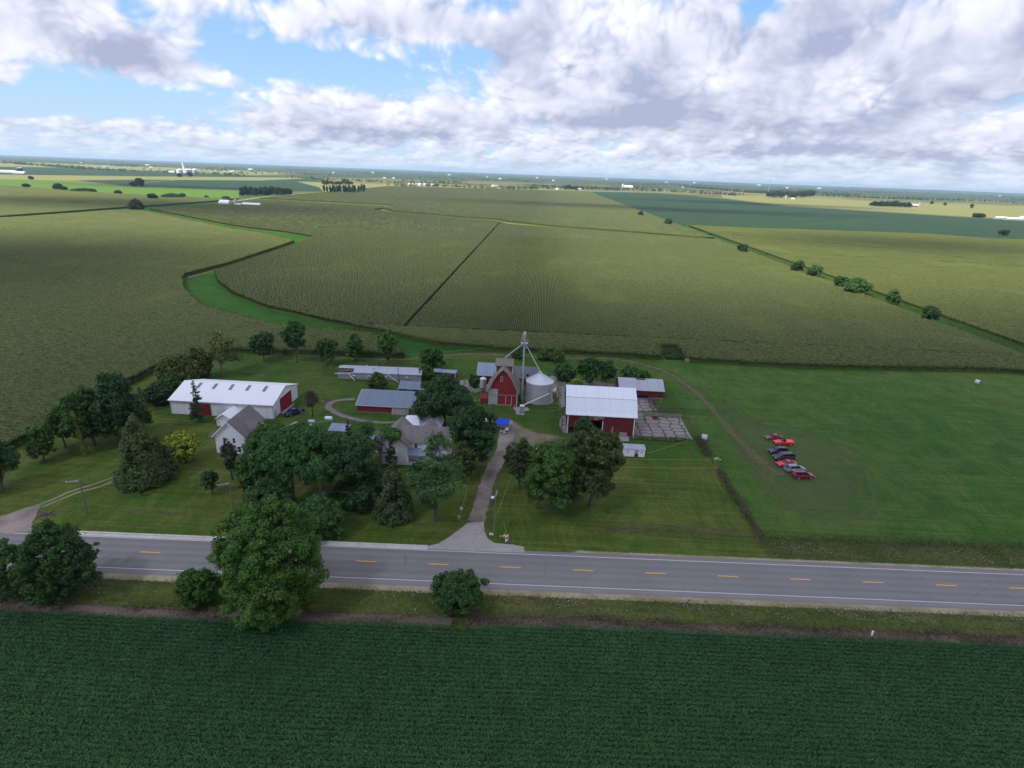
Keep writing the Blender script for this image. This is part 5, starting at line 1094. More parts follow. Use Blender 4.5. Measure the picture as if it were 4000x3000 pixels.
cu = MB().box(-2.35, 3.9, 8.2, 2.35, 8.9, 10.9).build('cupola', M['cribred'], t)
ct = MB()
for x_ in (-2.35, 2.35): ct.box(x_ - .07, 3.83, 8.3, x_ + .07, 3.97, 10.9)
ct.build('corner_trim', M['trim'], cu); [MB().quad((x_, 3.9, 10.9), (x_, 6.4, 12.0), (x_, 8.9, 10.9)).build('cupola_gable', M['cribred'], cu) for x_ in (-2.35, 2.35)]
MB().roof('x', -2.65, 2.65, [(3.5, 10.72), (6.4, 12.15), (9.3, 10.72)], .14).build('cupola_roof', M['shingle4'], cu)
d_ = slab(t, 'slatted_door', 'galv', -4.0, -.10, .35, -1.5, -.03, 4.9); fr = MB()
for x_ in (-4.0, -1.5): fr.box(x_ - .09, -.14, .3, x_ + .09, -.11, 5.0)
fr.box(-4.0, -.14, 4.9, -1.5, -.11, 5.0); fr.build('door_frame', M['greytrim'], d_)
slab(t, 'track_rail', 'stone', -4.1, -.26, 3.12, 4.1, -.16, 3.28); bt = MB()
for x_ in (.9, 2.5): bt.box(x_ - .05, -.12, .35, x_ + .05, -.03, 3.1)
for x_ in (4.05,): bt.box(x_ - .09, -.09, .2, x_ + .09, -.01, 4.9)
bt.build('batten', M['trim'], t); win(t, '-y', -.45, 7.3, .42, 1.3, 0)
slab(t, 'foundation', 'stone', -4.2, -.14, 0, 4.2, -.005, .30); hv = MB()
for x_ in (-2.6, 3.0): hv.box(x_ - .35, -.17, .05, x_ + .35, -.145, .28)
hv.build('vent_hole_shade', M['dark'], t)  # solid near-black plates, the shade of vent holes put into their colour
fa = MB()
for i in range(8):
    a, b = rp_[i], rp_[i + 1]; fa.bar((a[0], -.78, a[1] - .08), (b[0], -.78, b[1] - .08), .05, .14)
fa.build('rake_trim', M['oldboard'], t)
t = thing('metal_roof_barn', 'low barn with a pale blue metal roof behind the left of the corn crib', 'barn', (-14.4, 176, 0))
four_walls(t, -3.2, 3.4, 0, 10, 2.9, 'redwall', 'redside', zr=5.3); MB().roof('x', -3.5, 3.7, [(-.4, 2.85), (5, 5.5), (10.4, 2.85)], .12).build('roof', M['blueroof2'], t)
MB().bar((-3.53, -.4, 2.8), (-3.53, 5, 5.45), .06, .24).build('rake_trim', M['trim'], t)
t = thing('shingle_barn', 'low barn with a slate-grey shingle roof behind the right of the corn crib', 'barn', (-4.6, 176, 0))
four_walls(t, -5.9, 5.9, 0, 8, 2.7, 'redwall', 'redside', zr=5.0); rf = MB().roof('x', -6.2, 6.2, [(-.4, 2.6), (4, 5.2), (8.4, 2.6)], .15).build('roof', M['shingle3'], t)
for x_ in (1.0, 2.6): MB().box(x_ - .3, .35, 3.1, x_ + .3, .95, 3.62).build('roof_hatch', M['dark'], rf)
# grain bin
t = thing('grain_bin', 'large galvanised grain bin with a ribbed cone roof', 'grain bin', (1.77, 164.5, 0))
MB().lathe([(3.95, .1), (3.95, 6.05)], 56).build('wall', M['galv'], t, smooth=True)
cn = MB()
for k in range(36):
    a0, a1 = 2 * math.pi * k / 36, 2 * math.pi * (k + 1) / 36; am = (a0 + a1) / 2
    for (u0, u1, z_) in ((a0, am - .02, 0), (am - .02, am + .02, .05), (am + .02, a1, 0)):
        cn.quad((4.12 * math.cos(u0), 4.12 * math.sin(u0), 5.98 + z_), (4.12 * math.cos(u1), 4.12 * math.sin(u1), 5.98 + z_), (.45 * math.cos(u1), .45 * math.sin(u1), 8.35 + z_), (.45 * math.cos(u0), .45 * math.sin(u0), 8.35 + z_))
cn.build('roof', M['galvroof'], t); MB().lathe([(.48, 8.30), (.52, 8.42), (.52, 8.66), (0, 8.74)], 16).build('fill_cap', M['lightsteel'], t)
MB().lathe([(4.35, 0), (4.35, .12), (3.9, .12)], 40).build('base_ring', M['stone'], t)
ld = MB()
for s_ in (-.2, .2): ld.bar((3.0 + s_ * .5, -2.62 + s_ * .6 - .12, .2), (3.0 + s_ * .5, -2.62 + s_ * .6 - .12, 6.1), .05)
ld.build('ladder', M['steel'], t); slab(t, 'door', 'lightsteel', -.5, -4.05, .9, .4, -3.93, 2.4)
# bucket elevator leg
t = thing('elevator_leg', 'tall thin grain elevator leg rising above corn crib and grain bin', 'grain elevator', (-3.2, 163.6, 0))
MB().bar((0, 0, 0), (0, 0, 20.0), .46, .34).build('casing', M['lightsteel'], t)
MB().box(-.45, -.32, 19.3, .45, .32, 20.2).lathe([(.34, 20.2), (.30, 20.6), (0, 20.75)], 14).build('head', M['lightsteel'], t)
pf_ = MB().box(-1.0, -.8, 17.3, 1.0, .8, 17.38)
for a, b in (((-1, -.8), (1, -.8)), ((1, -.8), (1, .8)), ((1, .8), (-1, .8)), ((-1, .8), (-1, -.8))):
    for z_ in (17.9, 18.4): pf_.bar((*a, z_), (*b, z_), .05)
    pf_.bar((*a, 17.3), (*a, 18.4), .05)
pf_.build('platform', M['steel'], t); cg_ = MB()
for a in (-.25, .25): cg_.bar((a, -.45, .5), (a, -.45, 20.3), .05)
for i in range(60): cg_.bar((-.25, -.45, .6 + i * .33), (.25, -.45, .6 + i * .33), .03)
cg_.build('ladder', M['steel'], t)
MB().box(-.75, -.5, 18.3, -.3, .1, 19.8).box(.35, -.45, 15.8, .8, .3, 17.2).build('distributor', M['steel'], t)
MB().tube([(-.3, 0, 17.2), (-5.4, 1.3, 12.3)], .13, 8).build('spout', M['lightsteel'], t); MB().tube([(.3, 0, 17.2), (4.9, .9, 8.8)], .13, 8).build('spout', M['lightsteel'], t)
MB().tube([(0, -.2, 1.5), (.25, -2.2, .3)], .16, 8).box(-.4, -.4, 0, .4, .4, .9).build('boot', M['steel'], t)
t = thing('feed_bin', 'small galvanised hopper feed bin on legs left of the corn crib', 'feed bin', (-15.1, 167.8, 0))
MB().lathe([(.95, 1.9), (.95, 4.6)], 24).build('tank', M['galv'], t, smooth=True); MB().lathe([(1.0, 4.58), (.25, 5.1), (0, 5.15)], 24).build('lid', M['galvroof'], t); MB().lathe([(.95, 1.9), (.2, .9), (0, .9)], 24).build('hopper', M['galv'], t)
for a in (45, 135, 225, 315): MB().bar((.9 * math.cos(R(a)), .9 * math.sin(R(a)), 0), (.9 * math.cos(R(a)), .9 * math.sin(R(a)), 2.4), .09).build('leg', M['steel'], t)
t = thing('red_outhouse', 'little red outhouse with a red slanted roof at the left of the corn crib', 'outhouse', (-13.9, 158.7, 0))
four_walls(t, -1.0, 1.0, 0, 1.6, 1.9, 'redlong', 'redside', axis='x', prof=[(0, 1.9), (1.6, 2.6)]); MB().roof('x', -1.15, 1.15, [(-.2, 1.85), (1.8, 2.75)], .08).build('roof', M['redlong'], t)
t = thing('portable_toilet', 'grey portable toilet with a white roof in front of the grain bin', 'portable toilet', (-2.9, 153.9, 0))
MB().box(-.55, -.55, .1, .55, .55, 2.0).build('cabin', plain('grey_plastic', (.22, .23, .26), .5, .3), t); MB().box(-.6, -.6, 2.0, .6, .6, 2.12).lathe([(.58, 2.12), (.4, 2.32), (0, 2.36)], 4).build('roof', M['trim'], t); MB().box(-.40, -.585, .2, .40, -.555, 1.9).build('door', plain('pale_grey_plastic', (.30, .31, .34), .5, .3), t); slab(t, 'base', 'dark', -.6, -.6, 0, .6, .6, .1)
t = thing('unloading_auger', 'long pale auger tube sloping up to the side of the grain bin', 'auger', (-2.4, 157.6, 0))
MB().tube([(0, 0, .9), (7.0, 2.9, 3.6)], .15, 10).build('tube', M['trim'], t); MB().bar((6.4, 2.9, 0), (6.4, 2.75, 3.2), .08).bar((5.9, 2.6, 0), (6.4, 2.75, 3.0), .06).build('support', M['steel'], t); MB().box(-.3, -.3, .0, .3, .3, .9).build('intake', M['steel'], t)
# big red barn
t = thing('red_barn', 'big red barn with a white gambrel roof and painted lettering', 'barn', (17.65, 141.4, 0)); BW, BD = 8.45, 14.2
bp = [(0, 5.55), (3.1, 8.75), (7.1, 10.6), (11.1, 8.75), (14.2, 5.55)]
wl = MB(); ops = [(-7.9, -6.4, 0, 1.9), (-2.95, .35, .1, 3.92)]
cuts = sorted({-BW, BW, *[o[0] for o in ops], *[o[1] for o in ops]}); zc_ = sorted({0, .1, 1.9, 3.92, 5.55})
for i in range(len(cuts) - 1):
    for j in range(len(zc_) - 1):
        u, v_2 = (cuts[i] + cuts[i + 1]) / 2, (zc_[j] + zc_[j + 1]) / 2
        if not any(o[0] < u < o[1] and o[2] < v_2 < o[3] for o in ops): wl.quad((cuts[i], 0, zc_[j]), (cuts[i + 1], 0, zc_[j]), (cuts[i + 1], 0, zc_[j + 1]), (cuts[i], 0, zc_[j + 1]))
wl.quad((-BW, BD, 0), (BW, BD, 0), (BW, BD, 5.55), (-BW, BD, 5.55)); wl.build('wall', M['redwall'], t)
for a in (-BW, BW): MB().gwall('x', a, bp).build('gable_wall', M['redside'], t)
slab(t, 'dirt_floor', 'wood', -BW + .1, .1, .02, BW - .1, BD - .1, .06)
MB().roof('x', -BW - .65, BW + .65, [(-.42, 5.42), (.35, 5.92), (3.1, 8.92), (7.1, 10.78), (11.1, 8.92), (14.9, 5.1)], .16).build('roof', M['barnroof'], t)
slab(t, 'roof_seam', 'greytrim', -BW - .65, 3.03, 8.90, BW + .65, 3.12, 8.97)
for x_ in (-BW, BW): slab(t, 'corner_trim', 'trim', x_ - .12, -.06, 0, x_ + .12, -.005, 5.3)
slab(t, 'door_jamb', 'trim', .36, -.10, .05, .56, -.01, 3.95); slab(t, 'door_header', 'redwall', -4.4, -.16, 3.98, 2.7, -.02, 4.12); slab(t, 'track_rail', 'redwall', 3.9, -.12, 2.26, 8.3, -.02, 2.36)
slab(t, 'sliding_door', 'redwall', .58, -.09, .1, 2.7, -.03, 3.9); win(t, '-y', 2.85, 1.35, .50, .85, 0)
slab(t, 'pale_panel', 'stone', 2.4, -.08, .08, 3.5, -.02, 1.1); slab(t, 'pale_panel', 'stone', 4.95, -.08, .08, 6.85, -.02, 1.08); slab(t, 'foundation', 'stone', .4, -.14, 0, BW, -.095, .10)
def text(par, name, s, size, loc, mat, rx=90, rz=0, sx=1.0):
    c = bpy.data.curves.new(name, 'FONT'); c.body = s; c.size = size; c.align_x = 'CENTER'; c.align_y = 'CENTER'; c.extrude = .008; c.offset = .012 * size
    o = bpy.data.objects.new('tmp', c); COL.objects.link(o); dg = bpy.context.evaluated_depsgraph_get(); me = bpy.data.meshes.new_from_object(o.evaluated_get(dg)); bpy.data.objects.remove(o)
    me.materials.clear(); me.materials.append(M[mat]); o = bpy.data.objects.new(name, me); COL.objects.link(o); o.parent = par; o.location = loc; o.rotation_euler = (R(rx), 0, R(rz)); o.scale = (sx, 1, 1); return o
text(t, 'lettering', 'R. J. HUTCHESON', .52, (-1.15, -.03, 4.68), 'trim', sx=.92); text(t, 'lettering', '1909', .36, (-1.25, -.03, 4.26), 'trim', sx=1.3)
# red shed behind the barn
t = thing('red_shed', 'red shed with a dull grey roof behind the right end of the big barn', 'shed', (32.45, 170.4, 0))
four_walls(t, -6.6, 6.65, 0, 9, 2.75, 'redwall', 'redside', prof=[(0, 2.75), (3.2, 4.25), (4.5, 4.65), (5.8, 4.25), (9, 2.75)])
MB().roof('x', -6.8, 6.9, [(-.6, 2.65), (3.2, 4.4), (4.5, 4.82), (5.8, 4.4), (9.5, 2.65)], .12).build('roof', M['greyroof'], t)
slab(t, 'rust_patch', 'rust', -1.2, 3.7, 4.60, 1.6, 4.4, 4.86); slab(t, 'opening_shade', 'dark', -.95, -.03, .05, 2.35, -.01, .95); slab(t, 'foundation', 'stone', 2.4, -.07, 0, 6.7, -.015, .30); slab(t, 'door', 'redwall', -4.2, -.08, .1, -.95, -.03, 2.3)  # near-black slab on the closed wall paints the shade of an open doorway
t = thing('white_hut', 'small white hut with grey flat roof and two dark windows on the barn lawn', 'hut', (24.75, 129.7, 0))
wl = MB(); ops = [(.05, .90, 0, 1.65)]; cuts = [-2.45, .05, .90, 2.45]
for i in range(3):
    if i != 1: wl.quad((cuts[i], 0, 0), (cuts[i + 1], 0, 0), (cuts[i + 1], 0, 1.95), (cuts[i], 0, 1.95))
wl.quad((.05, 0, 1.65), (.90, 0, 1.65), (.90, 0, 1.95), (.05, 0, 1.95)); wl.quad((-2.45, 2.2, 0), (2.45, 2.2, 0), (2.45, 2.2, 2.2), (-2.45, 2.2, 2.2))
for x_ in (-2.45, 2.45): wl.quad((x_, 0, 0), (x_, 2.2, 0), (x_, 2.2, 2.2), (x_, 0, 1.95))
wl.build('wall', M['clap'], t); MB().roof('x', -2.6, 2.6, [(-.15, 1.98), (2.35, 2.28)], .07).build('roof', M['greyroof'], t); slab(t, 'floor', 'wood', -2.4, .05, .02, 2.4, 2.15, .06)
win(t, '-y', -1.55, 1.1, .42, .26, 0); win(t, '-y', 1.75, 1.1, .42, .26, 0); slab(t, 'half_door', 'oldboard', .05, .02, .75, .90, .06, 1.6)
# main farmhouse
t = thing('farmhouse', 'white main farmhouse with steep tan shingle gables and a front porch', 'house', (-27, 120, 0))
four_walls(t, -6.4, -.3, -.9, 8.2, 4.9, 'clap', 'clap', axis='y', zr=7.7); rf = MB().roof('y', -1.3, 8.6, [(-6.85, 4.6), (-3.35, 7.95), (.15, 4.6)], .16).build('roof', M['shingle2'], t)
wl = MB().quad((-.3, 1.0, 0), (8.4, 1.0, 0), (8.4, 1.0, 5.1), (-.3, 1.0, 5.1)).quad((-.3, 7.4, 0), (8.4, 7.4, 0), (8.4, 7.4, 5.1), (-.3, 7.4, 5.1)); wl.gwall('x', 8.4, [(1.0, 5.1), (4.2, 7.4), (7.4, 5.1)]); wl.build('wing_wall', M['clap'], t)
MB().roof('x', -3.3, 8.8, [(.55, 4.9), (4.2, 7.62), (7.8, 4.9)], .16).build('wing_roof', M['shingle2'], t)
dg_ = MB(); dg_.gwall('y', .3, [(2.6, 4.9), (4.5, 7.0), (6.4, 4.9)]); dg_.quad((2.6, .3, 0), (2.6, 1.0, 0), (2.6, 1.0, 4.9), (2.6, .3, 4.9)).quad((6.4, .3, 0), (6.4, 1.0, 0), (6.4, 1.0, 4.9), (6.4, .3, 4.9)); dg_.build('front_gable', M['clap'], t)
MB().roof('y', -.1, 4.2, [(2.2, 4.7), (4.5, 7.25), (6.8, 4.7)], .14).build('gable_roof', M['shingle2'], t)
MB().roof('y', 4.2, 9.4, [(.9, 5.0), (3.2, 7.4), (5.5, 5.0)], .14).build('rear_roof', M['shingle2'], t); rw = MB(); rw.gwall('y', 9.0, [(1.2, 5.0), (3.2, 7.1), (5.2, 5.0)]); rw.quad((1.2, 7.4, 0), (1.2, 9, 0), (1.2, 9, 5), (1.2, 7.4, 5)).quad((5.2, 7.4, 0), (5.2, 9, 0), (5.2, 9, 5), (5.2, 7.4, 5)); rw.build('rear_wall', M['clap'], t)
win(t, '-y', 1.25, 3.3, .60, 1.15, 1.0); win(t, '-y', 4.5, 3.2, .6, 1.15, .3); win(t, '-y', -3.35, 3.1, .6, 1.2, -.9); win(t, '-y', -3.4, .8, .75, 1.35, -.9); win(t, '-y', 1.6, .95, .7, 1.2, 1.0); win(t, '+x', 4.2, 3.2, .6, 1.2, 8.4); win(t, '+x', 4.2, .9, .7, 1.2, 8.4)
po = MB().add([(-.25, -1.6, 2.75), (6.6, -1.6, 2.75), (6.6, 1.0, 3.35), (-.25, 1.0, 3.35), (-.25, -1.6, 2.87), (6.6, -1.6, 2.87), (6.6, 1.0, 3.47), (-.25, 1.0, 3.47)], [(0, 3, 2, 1), (4, 5, 6, 7), (0, 1, 5, 4), (1, 2, 6, 5), (2, 3, 7, 6), (3, 0, 4, 7)]).build('porch_roof', M['blueroof2'], t)
slab(t, 'porch_floor', 'oldboard', -.25, -1.5, .25, 6.5, 1.0, .45); slab(t, 'porch_beam', 'trim', -.2, -1.5, 2.55, 6.5, -1.38, 2.74)
for x_ in (-.1, 2.1, 4.3, 6.4): MB().box(x_ - .08, -1.48, .45, x_ + .08, -1.34, 2.55).build('porch_post', M['trim'], t)
ra = MB()
for z_ in (.65, 1.15): ra.bar((-.1, -1.41, z_), (6.4, -1.41, z_), .06)
for i in range(26): ra.bar((.1 + i * .25, -1.41, .65), (.1 + i * .25, -1.41, 1.15), .04)
ra.build('railing', M['trim'], t); slab(t, 'front_door', 'wood', 2.6, .93, .45, 3.5, .99, 2.45)
ad = MB().box(-11.5, 4.6, 0, -6.4, 8.2, 2.6).build('back_addition', M['clap'], t); MB().roof('x', -11.8, -6.2, [(4.2, 2.6), (6.4, 3.5), (8.6, 2.6)], .12).build('addition_roof', M['blueroof2'], t)
ch = MB().box(-9.3, 6.0, 3.3, -8.6, 6.7, 5.2).build('chimney', plain('blue_grey_flue', (.30, .36, .42), .7), t); MB().box(-9.4, 5.9, 5.2, -8.5, 6.8, 5.45).build('chimney_cap', M['rust'], ch)
# tents
def marquee(lbl, x_, y_, wx, wy, ze, zr, rl_, mt, mat_name='white_canvas'):
    t = thing('party_tent', lbl, 'tent', (x_, y_, 0)); e = .02
    a, b = wx / 2, wy / 2; MB().add([(-a, -b, ze), (a, -b, ze), (a, b, ze), (-a, b, ze), (-rl_ / 2 - e, 0, zr), (rl_ / 2 + e, 0, zr)], [(0, 1, 5, 4), (1, 2, 5), (2, 3, 4, 5), (3, 0, 4)]).build('canopy', M[mt], t)
    v = MB()
    for p, q_ in (((-a, -b), (a, -b)), ((a, -b), (a, b)), ((a, b), (-a, b)), ((-a, b), (-a, -b))): v.quad((*p, ze - .22), (*q_, ze - .22), (*q_, ze - .003), (*p, ze - .003))
    v.build('valance', M[mt], t)
    for sx in (-1, 1):
        for sy in (-1, 1): MB().tube([(sx * (a - .05), sy * (b - .05), 0), (sx * (a - .05), sy * (b - .05), ze)], .035, 6).build('leg', M['lightsteel'], t)
    return t
M['canvas'] = plain('white_canvas', (.80, .80, .84), .8, .1, var=.05); M['canvas_shade'] = plain('shaded_white_canvas', (.66, .66, .72), .8, .1, var=.08); M['bluecanvas'] = plain('blue_canvas', (.012, .075, .48), .7, .2, var=.1)  # second canvas is white cloth with its grey shading painted in
marquee('large white marquee behind the main farmhouse, brighter and on the left', -30.0, 139.2, 5.2, 6.2, 2.2, 3.7, 1.6, 'canvas'); marquee('large white marquee with shade in its colour, behind the main farmhouse, on the right', -24.9, 139.4, 4.8, 6.2, 2.2, 3.5, 1.6, 'canvas_shade')
marquee('blue pop-up canopy on the gravel yard at the top of the driveway', -7.5, 142.0, 3.4, 4.0, 2.05, 3.0, .02, 'bluecanvas')
marquee('white pop-up canopy half hidden by the oak, left of the blue one', -11.6, 143.6, 3.2, 3.4, 2.05, 3.0, .02, 'canvas')
marquee('white canopy behind the rust-tinged tree right of the driveway', 1.6, 125.6, 3.0, 3.4, 2.0, 2.9, .02, 'canvas')
marquee('small white and pale blue canopy glimpsed through the grove', float(aP(1318, 1745)[0]), float(aP(1318, 1745)[1]), 2.6, 2.6, 1.9, 2.5, .02, 'canvas')
def folding_table(lbl, x_, y_, rz=0):
    t = thing('folding_table', lbl, 'table', (x_, y_, 0), rz); MB().box(-.9, -.38, .70, .9, .38, .745).build('tabletop', M['trim'], t)
    for sx in (-.75, .75):
        for sy in (-.28, .28): MB().bar((sx, sy, 0), (sx, sy, .70), .035).build('leg', M['steel'], t)
def chair(lbl, x_, y_, rz):
    t = thing('folding_chair', lbl, 'chair', (x_, y_, 0), rz); MB().box(-.22, -.2, .43, .22, .22, .46).build('seat', M['trim'], t); MB().box(-.22, .20, .62, .22, .23, .88).build('backrest', M['trim'], t)
    for sx in (-.2, .2): MB().bar((sx, -.2, 0), (sx, .21, .90), .03).build('leg', M['steel'], t); MB().bar((sx, .22, 0), (sx, -.12, .44), .03).build('leg', M['steel'], t)
folding_table('white folding table under the right edge of the blue canopy', -6.3, 140.6, R(80)); folding_table('white folding table in the shade of the blue canopy', -8.3, 142.6, 0)
chair('white folding chair at the front left of the blue canopy', -9.0, 139.2, R(190)); chair('white folding chair in the middle front of the blue canopy', -7.6, 139.4, R(150)); chair('white folding chair beside the table at the front right of the blue canopy', -6.9, 138.9, R(20))
# play set, tank, garden shed
bl_, br_ = cropP(AA, [(1955, 1080)])[0], cropP(AA, [(2212, 1040)])[0]
t = thing('swing_set', 'wooden swing set with a long white slide and a white barrel on its beam', 'play set', bl_); dx_, dy_ = br_[0] - bl_[0], br_[1] - bl_[1]
MB().bar((-.2, 0, 2.6), (dx_, dy_, 2.6), .14).build('beam', M['stone'], t)
for bx2, by2 in ((0, 0), (dx_, dy_)):
    for s_ in (-1, 1): MB().bar((bx2 + .05, by2 + s_ * .9, 0), (bx2, by2, 2.6), .11).build('leg', M['stone'], t)
MB().add([(-.25, .3, 2.35), (.15, .3, 2.35), (-.15, -4.6, .12), (-.60, -4.6, .12), (-.25, .3, 2.45), (.15, .3, 2.45), (-.15, -4.6, .22), (-.60, -4.6, .22)], [(0, 1, 2, 3), (7, 6, 5, 4), (0, 3, 7, 4), (1, 2, 6, 5)]).build('slide', M['trim'], t)
MB().roof('x', -.9, .7, [(.2, 2.9), (.9, 3.3), (1.6, 2.9)], .06).build('tower_roof', M['greyroof'], t); MB().box(-.7, .4, 1.5, .5, 1.5, 1.6).bar((-.65, .45, 0), (-.65, .45, 2.9), .1).bar((.45, .45, 0), (.45, .45, 2.9), .1).bar((-.65, 1.45, 0), (-.65, 1.45, 2.9), .1).bar((.45, 1.45, 0), (.45, 1.45, 2.9), .1).build('tower', M['stone'], t)
MB().tube([(dx_ - 1.7, dy_, 3.15), (dx_ - .0, dy_, 3.15)], .48, 18).build('barrel', M['trim'], t)
for k in (.4, .6):
    MB().box(dx_ * k - .2, dy_ * k - .08, .5, dx_ * k + .2, dy_ * k + .08, .54).bar((dx_ * k - .18, dy_ * k, .52), (dx_ * k - .18, dy_ * k, 2.55), .02).bar((dx_ * k + .18, dy_ * k, .52), (dx_ * k + .18, dy_ * k, 2.55), .02).build('swing', M['dark'], t)
gs_ = aP(1322, 1708)
t = thing('garden_shed', 'low garden shed with a corrugated grey roof between grove and play set', 'shed', gs_); MB().box(-2.1, 0, 0, 2.1, 2.4, 1.9).build('wall', plain('tan_boards', (.30, .23, .16), .8), t); MB().roof('x', -2.4, 2.4, [(-.4, 1.85), (2.7, 2.55)], .08).build('roof', M['blueroof2'], t); slab(t, 'door', 'wood', -.45, -.04, .05, .45, -.01, 1.7)
# ---------------------------------------------------------------- vehicles
M['tyre'] = plain('black_rubber', (.016, .016, .017), .9, .1); M['rim'] = plain('alloy_rim', (.48, .48, .50), .35, .5, .6); M['lamp'] = plain('clear_lamp', (.70, .70, .72), .2, .6); M['tail'] = plain('red_lamp', (.35, .01, .01), .3, .5); M['carglass'] = finish(*new('tinted_glass'), (.010, .012, .018), .08, .7); M['blackplastic'] = plain('black_plastic', (.02, .02, .022), .6, .3)
def paint(name, c):
    m, q = new(name); b = q.n('BsdfPrincipled'); q.put(b.inputs['Base Color'], c); b.inputs['Roughness'].default_value = .28; b.inputs['Metallic'].default_value = .0; b.inputs['Coat Weight'].default_value = .25; b.inputs['Coat Roughness'].default_value = .06
    o = q.n('OutputMaterial'); q.L.new(b.outputs[0], o.inputs[0]); return m
CARS = {  # length, body stations (x, z low, z belt, half width), cabin stations (x, z top, half width at top)
    'sedan': (4.6, [(0, .38, .62, .68), (.25, .25, .70, .82), (1.15, .22, .86, .88), (1.5, .22, .92, .89), (3.5, .22, .95, .89), (4.3, .26, .97, .84), (4.6, .42, .86, .74)], [(1.2, .88, .80), (2.05, 1.38, .62), (3.05, 1.40, .60), (4.05, .97, .74)]),
    'coupe': (4.7, [(0, .36, .58, .68), (.3, .22, .68, .84), (1.3, .20, .82, .89), (1.7, .20, .88, .90), (3.4, .20, .94, .90), (4.4, .26, .95, .84), (4.7, .42, .84, .74)], [(1.45, .84, .80), (2.35, 1.30, .60), (3.1, 1.30, .58), (4.1, .96, .72)]),
    'suv': (4.75, [(0, .45, .80, .74), (.25, .30, .92, .86), (1.2, .28, 1.04, .92), (1.5, .28, 1.08, .93), (4.2, .28, 1.12, .93), (4.6, .32, 1.10, .90), (4.75, .45, 1.0, .84)], [(1.2, 1.06, .86), (1.95, 1.66, .70), (4.2, 1.70, .70), (4.68, 1.10, .80)]),
    'van': (5.0, [(0, .40, .72, .76), (.25, .26, .86, .90), (1.0, .24, 1.02, .97), (1.3, .24, 1.08, .98), (4.5, .24, 1.12, .98), (4.85, .28, 1.10, .95), (5.0, .42, 1.0, .90)], [(.95, 1.02, .90), (2.0, 1.68, .76), (4.55, 1.74, .76), (4.95, 1.10, .88)]),
    'pickup': (5.4, [(0, .50, .86, .80), (.2, .34, .98, .92), (1.3, .32, 1.08, .96), (1.6, .32, 1.12, .97), (5.25, .34, 1.14, .97), (5.4, .50, 1.05, .92)], [(1.3, 1.10, .88), (1.95, 1.72, .70), (3.1, 1.74, .70), (3.45, 1.13, .86)]),
    'roadster': (4.85, [(0, .42, .68, .74), (.3, .28, .84, .88), (1.3, .26, .98, .94), (1.7, .26, 1.02, .95), (3.2, .26, 1.04, .95), (4.55, .28, 1.06, .95), (4.85, .45, .94, .82)], None)}
